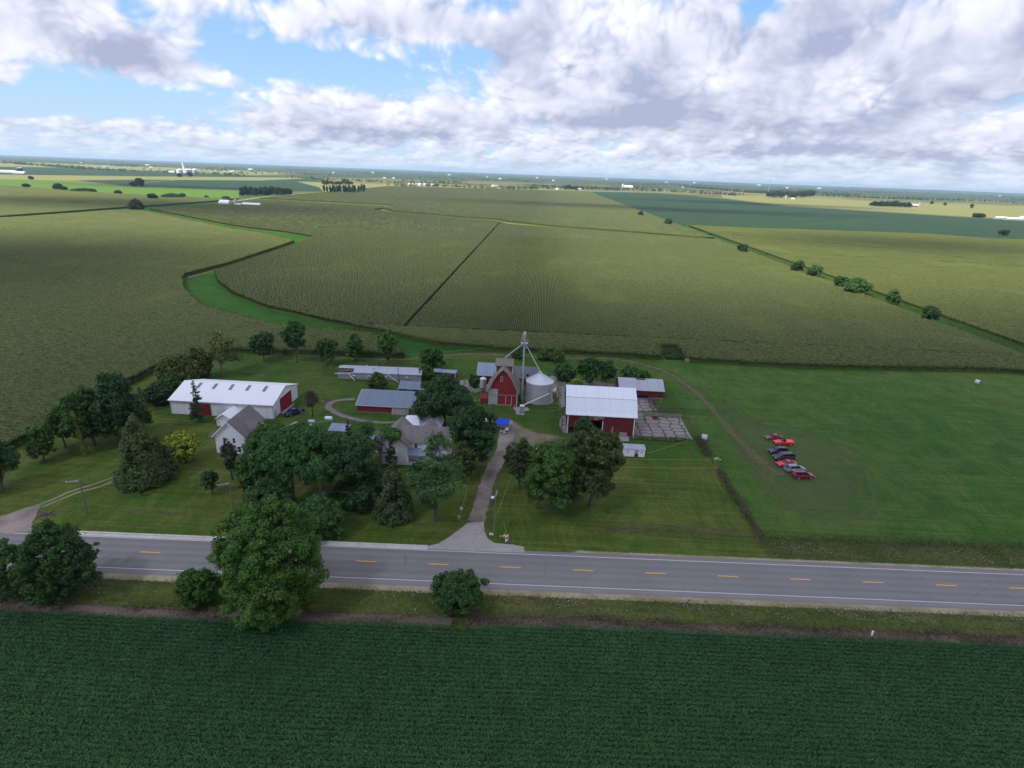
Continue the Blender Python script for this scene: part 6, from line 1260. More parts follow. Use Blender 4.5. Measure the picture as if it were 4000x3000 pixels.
def car(lbl, kind, pc, loc, rz, name='parked_car', cat='car', hatch=False, group='cars parked on the grass'):
    """origin under the middle; the nose points along local -X"""
    Lg, body, cab = CARS[kind]; t = thing(name, lbl, cat, loc, rz, group); o = -Lg / 2; pm = paint(name + '_paint', pc)
    m = MB(); sec = 8
    for x_, zl, zb, hw in body:
        zm = zl + (zb - zl) * .45
        m.v += [(o + x_, -hw * .90, zl), (o + x_, -hw, zm), (o + x_, -hw * .97, zb - .08), (o + x_, -hw * .86, zb), (o + x_, hw * .86, zb), (o + x_, hw * .97, zb - .08), (o + x_, hw, zm), (o + x_, hw * .90, zl)]
    nb_ = len(body)
    for i in range(nb_ - 1):
        for k in range(sec):
            a, b = i * sec + k, i * sec + (k + 1) % sec; m.f.append((a, b, b + sec, a + sec))
    m.f += [tuple(range(sec)), tuple(range((nb_ - 1) * sec, nb_ * sec))]; bo = m.build('body', pm, t)
    zb1 = body[3][2]
    if cab:
        cm = MB()
        zs_ = [zb1 - .03, zb1, zb1, body[-2][2] - .02]
        for (x_, zt, ht_), zb in zip(cab, zs_): wb = body[3][3] * .86; cm.v += [(o + x_, -wb, zb - .03), (o + x_, -ht_, zt), (o + x_, ht_, zt), (o + x_, wb, zb - .03)]
        for i in range(3):
            a = i * 4
            for k in range(3): cm.f.append((a + k, a + k + 1, a + k + 5, a + k + 4))
        cm.f += [(0, 1, 2, 3), (12, 13, 14, 15)]; cm.build('window', M['carglass'], t)
        r1, r2 = cab[1], cab[2]; rm = MB(); rm.add([(o + r1[0] + .02, -r1[2], r1[1]), (o + r2[0] - .02, -r2[2], r2[1]), (o + r2[0] - .02, r2[2], r2[1]), (o + r1[0] + .02, r1[2], r1[1]), (o + r1[0] + .1, -r1[2] * .9, r1[1] + .05), (o + r2[0] - .1, -r2[2] * .9, r2[1] + .05), (o + r2[0] - .1, r2[2] * .9, r2[1] + .05), (o + r1[0] + .1, r1[2] * .9, r1[1] + .05)], [(4, 5, 6, 7), (0, 1, 5, 4), (1, 2, 6, 5), (2, 3, 7, 6), (3, 0, 4, 7), (0, 3, 2, 1)])
        wb = body[3][3] * .86
        for s_ in (-1, 1):
            rm.bar((o + cab[0][0], s_ * wb, zb1), (o + r1[0], s_ * r1[2], r1[1] + .02), .07); rm.bar((o + cab[3][0], s_ * wb, body[-2][2]), (o + r2[0], s_ * r2[2], r2[1] + .02), .14 if kind in ('suv', 'van') else .09)
            xm = (r1[0] + r2[0]) / 2; rm.bar((o + xm, s_ * (wb + .01), zb1), (o + xm, s_ * (r1[2] + .01), r1[1] + .02), .07)
        rm.build('roof', pm, t)
    else:
        MB().add([(o + 1.55, -.80, 1.0), (o + 1.55, .80, 1.0), (o + 2.05, .66, 1.42), (o + 2.05, -.66, 1.42)], [(0, 1, 2, 3)]).build('windscreen', M['carglass'], t)
        MB().bar((o + 1.55, -.82, 1.0), (o + 2.05, -.68, 1.44), .06).bar((o + 1.55, .82, 1.0), (o + 2.05, .68, 1.44), .06).bar((o + 2.05, -.68, 1.44), (o + 2.05, .68, 1.44), .05).build('windscreen_frame', M['blackplastic'], t)
        MB().box(o + 1.95, -.74, 1.0, o + 2.85, .74, 1.065).box(o + 2.45, -.62, 1.06, o + 2.68, -.1, 1.42).box(o + 2.45, .1, 1.06, o + 2.68, .62, 1.42).build('seats', M['blackplastic'], t)
    if kind == 'pickup': MB().box(o + 3.62, -.74, 1.10, o + 5.22, .74, 1.165).build('cargo_bed', M['blackplastic'], t)
    ws = [.92, Lg - .98] if kind != 'roadster' else [.95, Lg - 1.05]; wr = .33 if kind in ('sedan', 'coupe') else .37
    for x_ in ws:
        for s_ in (-1, 1):
            y_ = s_ * body[3][3]; w_ = MB().tube([(o + x_, y_ - s_ * .16, wr), (o + x_, y_ + s_ * .04, wr)], wr, 18).build('wheel', M['tyre'], t); MB().tube([(o + x_, y_ + s_ * .03, wr), (o + x_, y_ + s_ * .055, wr)], wr * .68, 14).build('rim', M['rim'], w_)
    zh = body[1][2] - .14
    for s_ in (-1, 1):
        MB().box(o + .03, s_ * body[0][3] * .9 - .16, zh - .09, o + .20, s_ * body[0][3] * .9 + .16, zh + .05).build('headlight', M['lamp'], t); MB().box(o + Lg - .16, s_ * body[-1][3] * .9 - .12, body[-1][2] - .22, o + Lg - .01, s_ * body[-1][3] * .9 + .12, body[-1][2] - .04).build('tail_light', M['tail'], t)
    MB().box(o - .02, -.45, body[0][1], o + .05, .45, body[0][1] + .16).build('grille', M['blackplastic'], t)
    if hatch: MB().add([(o + Lg - .55, -.68, 1.72), (o + Lg - .55, .68, 1.72), (o + Lg + .45, .66, 2.0), (o + Lg + .45, -.66, 2.0), (o + Lg - .55, -.68, 1.78), (o + Lg - .55, .68, 1.78), (o + Lg + .45, .66, 2.06), (o + Lg + .45, -.66, 2.06)], [(0, 3, 2, 1), (4, 5, 6, 7), (0, 1, 5, 4), (1, 2, 6, 5), (2, 3, 7, 6), (3, 0, 4, 7)]).build('tailgate', pm, t, label='raised dark red tailgate')
    if kind in ('suv', 'van') :
        MB().box(o + 2.2, -.62, cab[1][1] + .06, o + 4.0, -.58, cab[1][1] + .11).box(o + 2.2, .58, cab[1][1] + .06, o + 4.0, .62, cab[1][1] + .11).build('roof_rail', M['blackplastic'], t)
    return t
car('maroon sedan at the far end of the row of cars on the grass', 'sedan', (.26, .012, .026), (62.9, 144.6, 0), R(8)); car('bright red open-top pickup roadster, second from the far end of the row', 'roadster', (.85, .012, .014), (64.3, 141.7, 0), R(2))
car('dark navy wagon between the red roadster and the purplish minivan', 'suv', (.020, .018, .040), (60.8, 136.0, 0), R(8)); car('dark purplish minivan in the middle of the row', 'van', (.045, .020, .042), (60.9, 132.8, 0), R(9))
car('red coupe with lights facing left, between the minivan and the silver-grey car', 'coupe', (.70, .012, .026), (60.4, 129.5, 0), R(12)); car('silver-grey sport utility car facing right, beside the maroon one with raised tailgate', 'suv', (.22, .24, .30), (61.2, 126.7, 0), R(196)); car('maroon sport utility car facing right with its tailgate raised, nearest the road', 'suv', (.20, .010, .024), (61.8, 123.6, 0), R(186), hatch=True)
car('dark blue pickup parked by the red end door of the machine shed', 'pickup', (.018, .022, .075), (-63.3, 144.3, 0), R(58), 'pickup_truck', 'pickup', group='')
# ---------------------------------------------------------------- people
M['skin'] = plain('skin', (.42, .24, .17), .6, .3); M['hivis'] = plain('yellow_shirt', (.78, .85, .03), .8, .1); M['mint'] = plain('mint_shirt', (.42, .85, .62), .8, .1); M['trousers'] = plain('pale_trousers', (.50, .47, .42), .8, .1); M['darkcloth'] = plain('dark_trousers', (.03, .035, .04), .9, .1); M['hair'] = plain('dark_hair', (.03, .022, .016), .8, .1); M['cap'] = plain('white_cap', (.75, .75, .74), .8, .1)
def skin(name, pts, edges, mat, par, root=0, lv=2):
    me = bpy.data.meshes.new(name); me.from_pydata([p[:3] for p in pts], edges, []); o = bpy.data.objects.new(name, me); COL.objects.link(o)
    md = o.modifiers.new('skin', 'SKIN'); md.use_smooth_shade = True; sv = me.skin_vertices
    if not sv:
        bm = bmesh.new(); bm.from_mesh(me); bm.verts.layers.skin.verify(); bm.to_mesh(me); bm.free(); sv = me.skin_vertices
    for i, p in enumerate(pts): sv[0].data[i].radius = (p[3], p[4] if len(p) > 4 else p[3]); sv[0].data[i].use_root = i == root
    s = o.modifiers.new('sub', 'SUBSURF'); s.levels = lv; s.render_levels = lv
    dg = bpy.context.evaluated_depsgraph_get(); m2 = bpy.data.meshes.new_from_object(o.evaluated_get(dg)); bpy.data.objects.remove(o); m2.materials.clear(); m2.materials.append(mat); m2.name = name
    r = bpy.data.objects.new(name, m2); COL.objects.link(r); r.parent = par; return r
def person(lbl, loc, rz, J, top, legs, hair):
    t = thing('person', lbl, 'person', loc, rz, None); names = list(J); ix = {n: i for i, n in enumerate(names)}
    pts = [J[n] for n in names]; ed = [(ix[a], ix[b]) for a, b in (('pelvis', 'belly'), ('belly', 'chest'), ('chest', 'neck'), ('neck', 'jaw'), ('jaw', 'crown'), ('chest', 'shl'), ('shl', 'ell'), ('ell', 'wrl'), ('wrl', 'hdl'), ('chest', 'shr'), ('shr', 'elr'), ('elr', 'wrr'), ('wrr', 'hdr'), ('pelvis', 'hpl'), ('hpl', 'knl'), ('knl', 'anl'), ('anl', 'tol'), ('pelvis', 'hpr'), ('hpr', 'knr'), ('knr', 'anr'), ('anr', 'tor'))]
    for h, w_ in (('hdl', 'wrl'), ('hdr', 'wrr')):
        hv = Vector(J[h][:3]); d = (hv - Vector(J[w_][:3])).normalized(); s_ = d.cross(Vector((0, 1, 0.01))).normalized()
        for k, (off, ln) in enumerate(((-.03, .065), (-.01, .08), (.012, .075), (.032, .06), (.055, .03))):
            b0 = hv + s_ * off; pts.append((*b0, .009)); pts.append((*(b0 + d * ln * .6), .008)); pts.append((*(b0 + d * ln + Vector((0, 0, -.012))), .007)); n0 = len(pts); ed += [(ix[h], n0 - 3), (n0 - 3, n0 - 2), (n0 - 2, n0 - 1)]
    skin('body', pts, ed, M['skin'], t, ix['pelvis'])
    def sub(names_, eds, mat, nm, k): q_ = [tuple(J[n][:3]) + tuple(r * k for r in J[n][3:]) for n in names_]; i2 = {n: i for i, n in enumerate(names_)}; skin(nm, q_, [(i2[a], i2[b]) for a, b in eds], mat, t, 0)
    sub(['belly', 'chest', 'shl', 'shr', 'ell', 'elr', 'pelvis'], [('belly', 'chest'), ('chest', 'shl'), ('chest', 'shr'), ('shl', 'ell'), ('shr', 'elr'), ('belly', 'pelvis')], M[top], 'shirt', 1.16)
    sub(['pelvis', 'hpl', 'knl', 'anl', 'hpr', 'knr', 'anr'], [('pelvis', 'hpl'), ('hpl', 'knl'), ('knl', 'anl'), ('pelvis', 'hpr'), ('hpr', 'knr'), ('knr', 'anr')], M[legs], 'trousers', 1.15)
    cr = Vector(J['crown'][:3]); jw = Vector(J['jaw'][:3]); up_ = (cr - jw).normalized(); hm = MB().lathe([(0.0, .105), (.07, .085), (.105, .03), (.11, -.02)], 14).build('hair' if hair == 'hair' else 'cap', M[hair], t, smooth=True); hm.location = cr - up_ * .02; hm.rotation_mode = 'QUATERNION'; hm.rotation_quaternion = up_.to_track_quat('Z', 'Y')
    fwd = Vector((1, 0, 0)); fc = MB(); mid = (cr + jw) / 2; fn_ = (fwd - up_ * fwd.dot(up_)).normalized(); sd = up_.cross(fn_)
    for k in (-1, 1): p = mid + fn_ * .098 + sd * k * .032 + up_ * .01; fc.box(*(p - Vector((.008,) * 3)), *(p + Vector((.008,) * 3)))
    fc.build('eyes', M['hair'], t); MB().tube([mid + fn_ * .09 + up_ * .005, mid + fn_ * .118 - up_ * .03], [.008, .014], 6).build('nose', M['skin'], t); return t
bend = {'pelvis': (-.12, 0, .92, .14, .12), 'belly': (.05, 0, 1.08, .13, .12), 'chest': (.30, 0, 1.22, .16, .13), 'neck': (.46, 0, 1.27, .06), 'jaw': (.54, 0, 1.27, .085), 'crown': (.62, 0, 1.33, .095), 'shl': (.34, .19, 1.22, .065), 'ell': (.44, .24, .96, .05), 'wrl': (.56, .18, .74, .035), 'hdl': (.60, .17, .66, .036), 'shr': (.34, -.19, 1.22, .065), 'elr': (.46, -.24, .98, .05), 'wrr': (.60, -.16, .78, .035), 'hdr': (.64, -.15, .70, .036), 'hpl': (-.12, .10, .86, .10), 'knl': (-.02, .13, .48, .065), 'anl': (-.08, .13, .08, .045), 'tol': (.10, .14, .04, .045), 'hpr': (-.12, -.10, .86, .10), 'knr': (.02, -.13, .48, .065), 'anr': (-.02, -.14, .08, .045), 'tor': (.16, -.15, .04, .045)}
crouch = {'pelvis': (-.18, 0, .34, .15, .13), 'belly': (-.05, 0, .52, .14, .12), 'chest': (.10, 0, .74, .16, .13), 'neck': (.20, 0, .90, .06), 'jaw': (.24, 0, .97, .085), 'crown': (.26, 0, 1.08, .095), 'shl': (.12, .19, .76, .065), 'ell': (.28, .24, .54, .05), 'wrl': (.44, .16, .40, .035), 'hdl': (.50, .14, .34, .036), 'shr': (.12, -.19, .76, .065), 'elr': (.28, -.24, .54, .05), 'wrr': (.44, -.16, .42, .035), 'hdr': (.50, -.14, .36, .036), 'hpl': (-.16, .10, .30, .10), 'knl': (.24, .16, .46, .065), 'anl': (-.02, .15, .08, .045), 'tol': (.16, .16, .04, .045), 'hpr': (-.16, -.10, .30, .10), 'knr': (.24, -.16, .46, .065), 'anr': (-.02, -.15, .08, .045), 'tor': (.16, -.16, .04, .045)}
person('person in a yellow shirt and pale trousers bending over by the fence gap', (43.6, 129.1, 0), R(-25), bend, 'hivis', 'trousers', 'cap'); person('person in a mint green shirt crouching by the fence gap', (44.9, 129.4, 0), R(200), crouch, 'mint', 'darkcloth', 'hair')
# ---------------------------------------------------------------- bales, poles, signs, fences, ropes
M['wrap'] = plain('net_wrap', (.46, .45, .50), .6, .3, var=.2); M['hay'] = plain('hay', (.26, .18, .10), .95, .05, var=.35, sc=6)
def bale(lbl, px, py, rz, r=.82, w_=1.35):
    b = at(px, py); t = thing('round_bale', lbl, 'hay bale', b, rz, 'round bales'); m = MB(); n = 24
    for x_ in (-w_ / 2, w_ / 2):
        for k in range(n): a = 2 * math.pi * k / n; m.v.append((x_, r * math.cos(a), r * .96 + r * math.sin(a)))
    m.f = [(k, (k + 1) % n, n + (k + 1) % n, n + k) for k in range(n)]; m.build('wrap', M['wrap'], t, smooth=True)
    for x_, s_ in ((-w_ / 2, -1), (w_ / 2, 1)):
        f = MB(); f.v = [(x_ + s_ * .05, 0, r * .96)] + [(x_, r * .99 * math.cos(2 * math.pi * k / n), r * .96 + r * .99 * math.sin(2 * math.pi * k / n)) for k in range(n)]; f.f = [(0, 1 + k, 1 + (k + 1) % n) for k in range(n)]; f.build('hay_face', M['hay'], t)
bale('round bale with its straw face toward the camera, at the corn edge', 1484, 783, R(80)); bale('round bale alone in the right of the green pasture', 2111, 830, R(-55)); bale('round bale in grey wrap beside the fence corner near the concrete yard', 1521, 951, R(-20))
def pole(lbl, x_, y_, h_, arm=None, trans=False, name='utility_pole'):
    t = thing(name, lbl, 'pole', (x_, y_, 0)); MB().tube([(0, 0, 0), (0, 0, h_)], [.15, .10], 10).build('post', M['pole'], t)
    if arm: MB().bar((arm[0], arm[1], h_ - .35), (arm[2], arm[3], h_ - .35), .12, .12).build('crossarm', M['steel'], t)
    if arm:
        for k in (.05, .95): px_, py_ = arm[0] + (arm[2] - arm[0]) * k, arm[1] + (arm[3] - arm[1]) * k; MB().lathe([(.04, h_ - .3), (.07, h_ - .2), (.04, h_ - .1), (0, h_ - .1)], 8, px_, py_).build('insulator', M['lightsteel'], t)
    if trans:
        tb = MB().lathe([(.30, h_ - 2.4), (.32, h_ - 2.35), (.32, h_ - 1.3)], 16, -.48, 0).build('transformer', M['rust'], t, label='rust red transformer can'); MB().lathe([(.34, h_ - 1.3), (.28, h_ - 1.08), (0, h_ - 1.02)], 16, -.48, 0).build('lid', M['trim'], tb)
    return t
pole('utility pole with a rust-red transformer at the mouth of the driveway', -5.8, 93.7, 9.1, (.1, -1.1, .25, .9), True); pole('utility pole on the left lawn beside the two-track lane', -81.6, 92.5, 7.5, (-1.9, -.9, 0, 0)); pole('utility pole on the lawn left of the grove', -54.1, 93.3, 8.2, (-1.9, -.9, 0, 0))
b = aP(1179, 1651); pole('thin pale pole beside the dark blue pickup', b[0], b[1], rise(b, 1581 / K)); pole('thin pole behind the main farmhouse ridge, in front of the marquees', -26.9, 131.6, rise((-26.9, 131.6, 0), 1634 / K)); b = aP(1588, 1652); pole('short dark pole left of the marquees', b[0], b[1], rise(b, 1597 / K)); b = aP(2190, 1630); pole('thin post at the left end of the big red barn', b[0], b[1], rise(b, 1588 / K))
def wire(lbl, p, q_, sag, r=.006, grp='overhead wires'):
    p, q_ = Vector(p), Vector(q_); pts = [p.lerp(q_, i / 16) - Vector((0, 0, sag * 4 * (i / 16) * (1 - i / 16))) for i in range(17)]
    o = MB().tube([v - p for v in pts], r, 5, False).build('overhead_wire', M['pole']); o.location = p; tag(o, lbl, 'wire', grp)
tops = [(-135, 91.5, 7.2), (-83.4, 91.7, 7.25), (-55.9, 92.5, 7.95), (-5.7, 92.8, 8.85), (60, 95.2, 8.4)]
for i in range(3):
    for k, (dy, dz) in enumerate(((0, 0), (.9, -.55))):
        a, b = tops[i], tops[i + 1]; wire('thin overhead wire along the lawn between the utility poles', (a[0] + dy, a[1] + dy, a[2] + dz), (b[0] + (dy if i < 2 else .1), b[1] + dy, b[2] + dz), .5)
M['yrope'] = plain('yellow_rope', (.42, .45, .10), .8, .1, var=.05)
def rope(lbl, a, b, z0=.9, z1=.9, r=.024):
    a, b = Vector((a[0], a[1], z0)), Vector((b[0], b[1], z1)); o = MB().tube([(0, 0, 0), (b - a) * .5 - Vector((0, 0, .06)), b - a], r, 5).build('barrier_rope', M['yrope']); o.location = a; tag(o, lbl, 'rope', None)
RP = [('yellow rope across the lawn from the linden to the fence gap, nearer one', LP([(2400, 1827), (2799, 1827)], .9)), ('yellow rope across the lawn past the white hut to the fence gap, farther one', LP([(2380, 1791), (2783, 1797)], .9)), ('yellow rope slanting from the white hut to the concrete yard corner', LP([(2530, 1771), (2688, 1720)], .9)), ('yellow rope beside the overgrown concrete behind the barn', LP([(2566, 1597), (2585, 1563)], .9)),
      ('yellow rope behind the poultry house, nearer the corn', LP([(1588, 1385), (1902, 1360)], .9)), ('yellow rope behind the poultry house, nearer the yard', LP([(1540, 1405), (1870, 1394)], .9)), ('yellow rope along the left side of the driveway', LP([(1834, 1863), (1806, 1982)], .9)), ('yellow rope along the right side of the driveway', LP([(1997, 1860), (1942, 2007)], .9)), ('short yellow rope behind the red marker at the driveway mouth', LP([(1967, 2045), (1977, 2090)], .5)), ('yellow rope across the front of the corn crib and grain bin', LP([(1842, 1563), (2205, 1577)], .9)), ('yellow rope beyond the trees behind the barn', LP([(2388, 1430), (2500, 1462)], .9))]
for lb, (a, b) in RP: rope(lb, a, b)
def sign(name, lbl, px, py, w_, h_, z0, mat, txt=None, rz=0, post='steel', cat='sign'):
    b = aP(px, py); t = thing(name, lbl, cat, b, rz); MB().box(-w_ / 2, -.02, z0, w_ / 2, .02, z0 + h_).build('panel', M[mat], t)
    for x_ in ((-w_ * .35, w_ * .35) if w_ > .5 else (0,)): MB().bar((x_, .05, 0), (x_, .05, z0 + h_ * .9), .05).build('post', M[post], t)
    if txt: text(t, 'lettering', txt[0], txt[1], (0, -.03, z0 + h_ * txt[2]), txt[3])
    return t
M['green'] = plain('green_sign', (.01, .16, .07), .5, .3); M['bluegreen'] = plain('teal_sign', (.05, .36, .26), .5, .3); M['blacktxt'] = plain('black_lettering', (.015, .015, .016), .6, .2); M['ybox'] = plain('yellow_plastic', (.75, .55, .02), .5, .3); M['redp'] = plain('red_plastic', (.60, .02, .03), .5, .3)
sign('yard_sign', 'small white sign with a dark mark left of the driveway', 1802, 2003, .45, .6, .7, 'trim', ('8', .42, .5, 'blacktxt')); s_ = sign('address_sign', 'teal sign topped with tan on a post left of the driveway', 1793, 2043, .55, .35, 1.0, 'bluegreen'); MB().box(-.36, -.03, 1.36, .36, .03, 1.66).build('top_panel', M['stone'], s_)
sign('yard_sign', 'low white sign with black marks at the foot of the transformer pole', 1919, 2093, .75, .45, .15, 'trim', ('~ m', .3, .5, 'blacktxt'), R(-12)); sb = sign('roadside_board', 'tall white board with a black block beside the mailbox', 1979, 2117, .75, 1.35, .10, 'trim', None, R(48)); MB().box(-.22, -.035, .65, .22, -.022, 1.0).build('black_block', M['blacktxt'], sb)
b = aP(1968, 2113); t = thing('mailbox', 'yellow mailbox on a dark post at the driveway mouth', 'mailbox', b, R(-30)); MB().bar((0, 0, 0), (0, 0, .95), .09).build('post', M['wood'], t); MB().box(-.16, -.3, .95, .16, .3, 1.1).tube([(0, -.3, 1.10), (0, .3, 1.10)], .16, 12).build('box', M['ybox'], t)
b = aP(1955, 2113); t = thing('newspaper_tube', 'thin grey post box left of the yellow mailbox', 'mailbox', b); MB().bar((0, 0, 0), (0, 0, .9), .06).build('post', M['wood'], t); MB().tube([(0, -.25, 1.02), (0, .25, 1.02)], .11, 10).build('tube', M['stone'], t)
b = aP(1976, 2098); t = thing('red_marker', 'round red marker on a short stake behind the white board', 'marker', b); MB().bar((0, 0, 0), (0, 0, .5), .04).build('stake', M['wood'], t); MB().tube([(0, -.04, .6), (0, .04, .6)], .26, 16).build('disc', M['redp'], t)
sign('field_sign', 'green sign on wooden posts at the left end of the front fence', 2323, 2062, 1.2, .75, 1.5, 'green', ('FARM', .26, .5, 'trim') if False else None, R(62), 'wood')
b = aP(1993, 2054); t = thing('fence_post', 'short dark post standing alone on the lawn right of the driveway', 'post', b); MB().bar((0, 0, 0), (.18, 0, 1.0), .14).build('post', M['barkd'], t)
b = at(1880, 1380); t = thing('marker_post', 'white marker post at the edge of the near bean field', 'marker', b); MB().bar((0, 0, 0), (.05, 0, .7), .05).build('stake', M['lightsteel'], t); MB().box(-.06, -.06, .7, .18, .06, 1.45).build('cap', M['trim'], t)
b = aP(1622, 2388); t = thing('marker_stake', 'thin white stake in the weeds left of the willow bush', 'marker', b); MB().bar((0, 0, 0), (0, 0, .6), .06).build('stake', M['trim'], t)
def fence(lbl, pts, step, h_, mat='wood', rails=(), wires=(.5, .9), name='field_fence'):
    t = thing(name, lbl, 'fence', (pts[0][0], pts[0][1], 0)); o = Vector((pts[0][0], pts[0][1], 0)); wr = MB()
    for a, b in zip(pts[:-1], pts[1:]):
        a, b = Vector((a[0], a[1], 0)) - o, Vector((b[0], b[1], 0)) - o; n = max(1, int((b - a).length / step))
        for i in range(n): p = a.lerp(b, i / n); MB().bar(p, p + Vector((random.Random(i).uniform(-.06, .06), 0, h_)), .10).build('fence_post', M[mat], t)
        for z_ in wires: wr.tube([a + Vector((0, 0, z_)), b + Vector((0, 0, z_))], .006, 4)
        for z_ in rails: wr.bar(a + Vector((0, 0, z_)), b + Vector((0, 0, z_)), .05, .16)
    if wr.v: wr.build('rail' if rails else 'wire', M['oldboard' if rails else 'wood'], t)
fence('weedy post and wire fence between the lawn and the pasture', PV([(1508, 948), (1530, 985)]), 2.6, 1.2); fence('weedy post and wire fence between the lawn and pasture, near the road', FEN2, 3.0, 1.2); fence('low wire fence along the front of the barn lawn', PV([(1290, 1142), (1450, 1149), (1640, 1162)]), 3.6, 1.0); fence('wire fence between the pasture and the road verge', PV([(1642, 1162), (1900, 1171), (2260, 1184)]), 4.0, 1.1)
fence('board fence along the back of the broken concrete yard', cropP(DD, [(1140, 870), (1620, 900)]), 2.4, 1.3, rails=(.35, .75, 1.15), wires=(), name='board_fence'); fence('wire fence down the right side of the broken concrete yard', cropP(DD, [(1625, 895), (1770, 1165)]), 2.2, 1.2); fence('wire fence along the front of the broken concrete yard', cropP(DD, [(1040, 1165), (1400, 1180), (1770, 1190)]), 2.4, 1.1)
fence('rotting board fence left of the white hut', cropP(DD, [(680, 1335), (880, 1290)]), 1.6, 1.1, rails=(.4, .9), wires=(), name='board_fence'); fence('old board pen fence between the grain bin and the big barn', cropP(C3, [(1330, 800), (1390, 870), (1380, 1010)]), 1.8, 1.3, rails=(.4, .8, 1.2), wires=(), name='board_fence'); fence('dark board fence on the grass left of the big barn', cropP(C3, [(1255, 1150), (1390, 1130)]), 1.6, 1.0, rails=(.35, .8), wires=(), name='board_fence')
fence('board pen fence behind the left of the corn crib', cropP(C3, [(130, 880), (330, 890), (480, 880)]), 2.2, 1.2, rails=(.4, .8, 1.15), wires=(), name='board_fence'); fence('old grey board fence behind the barn and grain bin', cropP(C3, [(1350, 800), (1460, 815), (2070, 830)]), 2.4, 1.2, rails=(.4, .8, 1.1), wires=(), name='board_fence')
b = cropP(C3, [(1310, 915)])[0]; t = thing('farm_mixer', 'small red and white machine beside the grain bin', 'machine', b, R(60)); MB().tube([(-.9, 0, .9), (.7, 0, 1.5)], [.35, .42], 12).build('drum', M['lightsteel'], t); MB().tube([(.7, 0, 1.5), (1.0, 0, 1.6)], .45, 12).build('cap', plain('orange_red_paint', (.55, .09, .05), .5), t); MB().bar((-.8, -.5, 0), (0, 0, 1.1), .09).bar((-.8, .5, 0), (0, 0, 1.1), .09).bar((.8, 0, 0), (.3, 0, 1.2), .09).build('frame', M['steel'], t)
for lb, c_, p_, s_ in (('dark pile of brush and boards on the back lawn', AA, (1155, 350), 1.6), ('dark scrap pile between the barn pad and the white hut', DD, (860, 1210), 1.2), ('grey ash and branch pile beside the left driveway', q0, (430, 400), 1.7)):
    b = cropP(c_, [p_])[0]; t = thing('brush_pile', lb, 'brush pile', b); g2 = random.Random(int(p_[0])); m = MB()
    for i in range(34): a = g2.uniform(0, 6.28); r_ = g2.uniform(0, s_); p = Vector((r_ * math.cos(a), r_ * .6 * math.sin(a), g2.uniform(.05, .45) * (1 - r_ / s_ * .7))); d = Vector((g2.uniform(-1, 1), g2.uniform(-1, 1), g2.uniform(-.2, .3))).normalized() * g2.uniform(.4, 1.1); m.bar(p - d / 2 + Vector((0, 0, .1)), p + d / 2 + Vector((0, 0, .1)), g2.uniform(.05, .16))
    m.build('branches', M['wood'], t)
b = cropP(DD, [(1290, 905)])[0]; t = thing('rusty_tank', 'rust-brown stock tank on the broken concrete yard', 'tank', b); MB().lathe([(.75, 0), (.8, .55), (.74, .55), (.72, .1), (0, .1)], 20).build('tub', M['rust'], t)
# ---------------------------------------------------------------- far farmsteads
M['farwhite'] = plain('far_white_wall', (.52, .52, .54), .7, .2, var=.05); M['farroof'] = plain('far_pale_roof', (.46, .47, .50), .6, .3, var=.05); M['farred'] = plain('far_red_wall', (.26, .03, .03), .8, .2); M['fargrey'] = plain('far_grey_concrete', (.36, .33, .30), .9, .1); M['farblue'] = plain('far_blue_silo', (.02, .03, .07), .5, .4); M['fargrey2'] = plain('far_grey_roof', (.36, .38, .43), .6, .3)
def barn_far(lbl, px, py, w_, h_, dp=.6, wall='farwhite', roof='farroof', grp=None, name='far_barn', cat='barn'):
    b = at(px, py); W_ = span(b, w_); Hh = max(rise(b, py - h_), 2.5); D_ = min(max(W_ * dp, 8), 30); t = thing(name, lbl, cat, b, 0, grp); ze = Hh * .55
    m = MB().box(-W_ / 2, 0, 0, W_ / 2, D_, ze)
    for a in (-W_ / 2, W_ / 2): m.quad((a, 0, ze), (a, D_ / 2, Hh * .97), (a, D_, ze))
    m.build('wall', M[wall], t); MB().roof('x', -W_ / 2 - .4, W_ / 2 + .4, [(-.5, ze + .02), (D_ / 2, Hh), (D_ + .5, ze + .02)], .2).build('roof', M[roof], t); return t
def silo(lbl, px, py, w_, h_, mat='fargrey', grp=None, cap=None, name='silo'):
    b = at(px, py); r = span(b, w_) / 2; Hh = rise(b, py - h_); t = thing(name, lbl, 'silo', b, 0, grp); MB().lathe([(r, 0), (r, Hh * .88)], 20).build('wall', M[mat], t, smooth=True); MB().lathe([(r, Hh * .88), (r * .75, Hh * .96), (0, Hh)], 20).build('dome', M[cap or mat], t)
t = barn_far('white gambrel barn of the far farmstead above the left corn', 483, 444, 21, 12, .7); silo('tall grey concrete silo between white barn and long shed', 509.5, 445, 6, 15); barn_far('long low far shed with a grey roof right of the concrete silo', 541, 446, 39, 8, .35, 'farwhite', 'fargrey2'); b = at(516, 446); t = thing('silo_shed', 'low grey hut at the foot of the far concrete silo', 'hut', b); MB().box(-3, -2, 0, 4, 3, 3.4).build('wall', M['fargrey'], t); MB().roof('x', -3.4, 4.4, [(-2.4, 3.3), (.5, 4.6), (3.4, 3.3)], .2).build('roof', M['fargrey2'], t)
b = at(397, 373.5); t = thing('headhouse', 'tall white elevator headhouse among the far white grain bins', 'grain elevator', b); Hh = rise(b, 350); W_ = span(b, 4.2); MB().box(-W_ / 2, 0, 0, W_ / 2, W_, Hh * .72).build('tower', M['farwhite'], t); MB().box(-W_ * .42, W_ * .1, Hh * .72, W_ * .1, W_ * .7, Hh).build('head', M['farwhite'], t); MB().box(-W_ * .8, W_ * .2, Hh * .78, -W_ * .4, W_ * .6, Hh * .9).build('gallery', M['farwhite'], t)
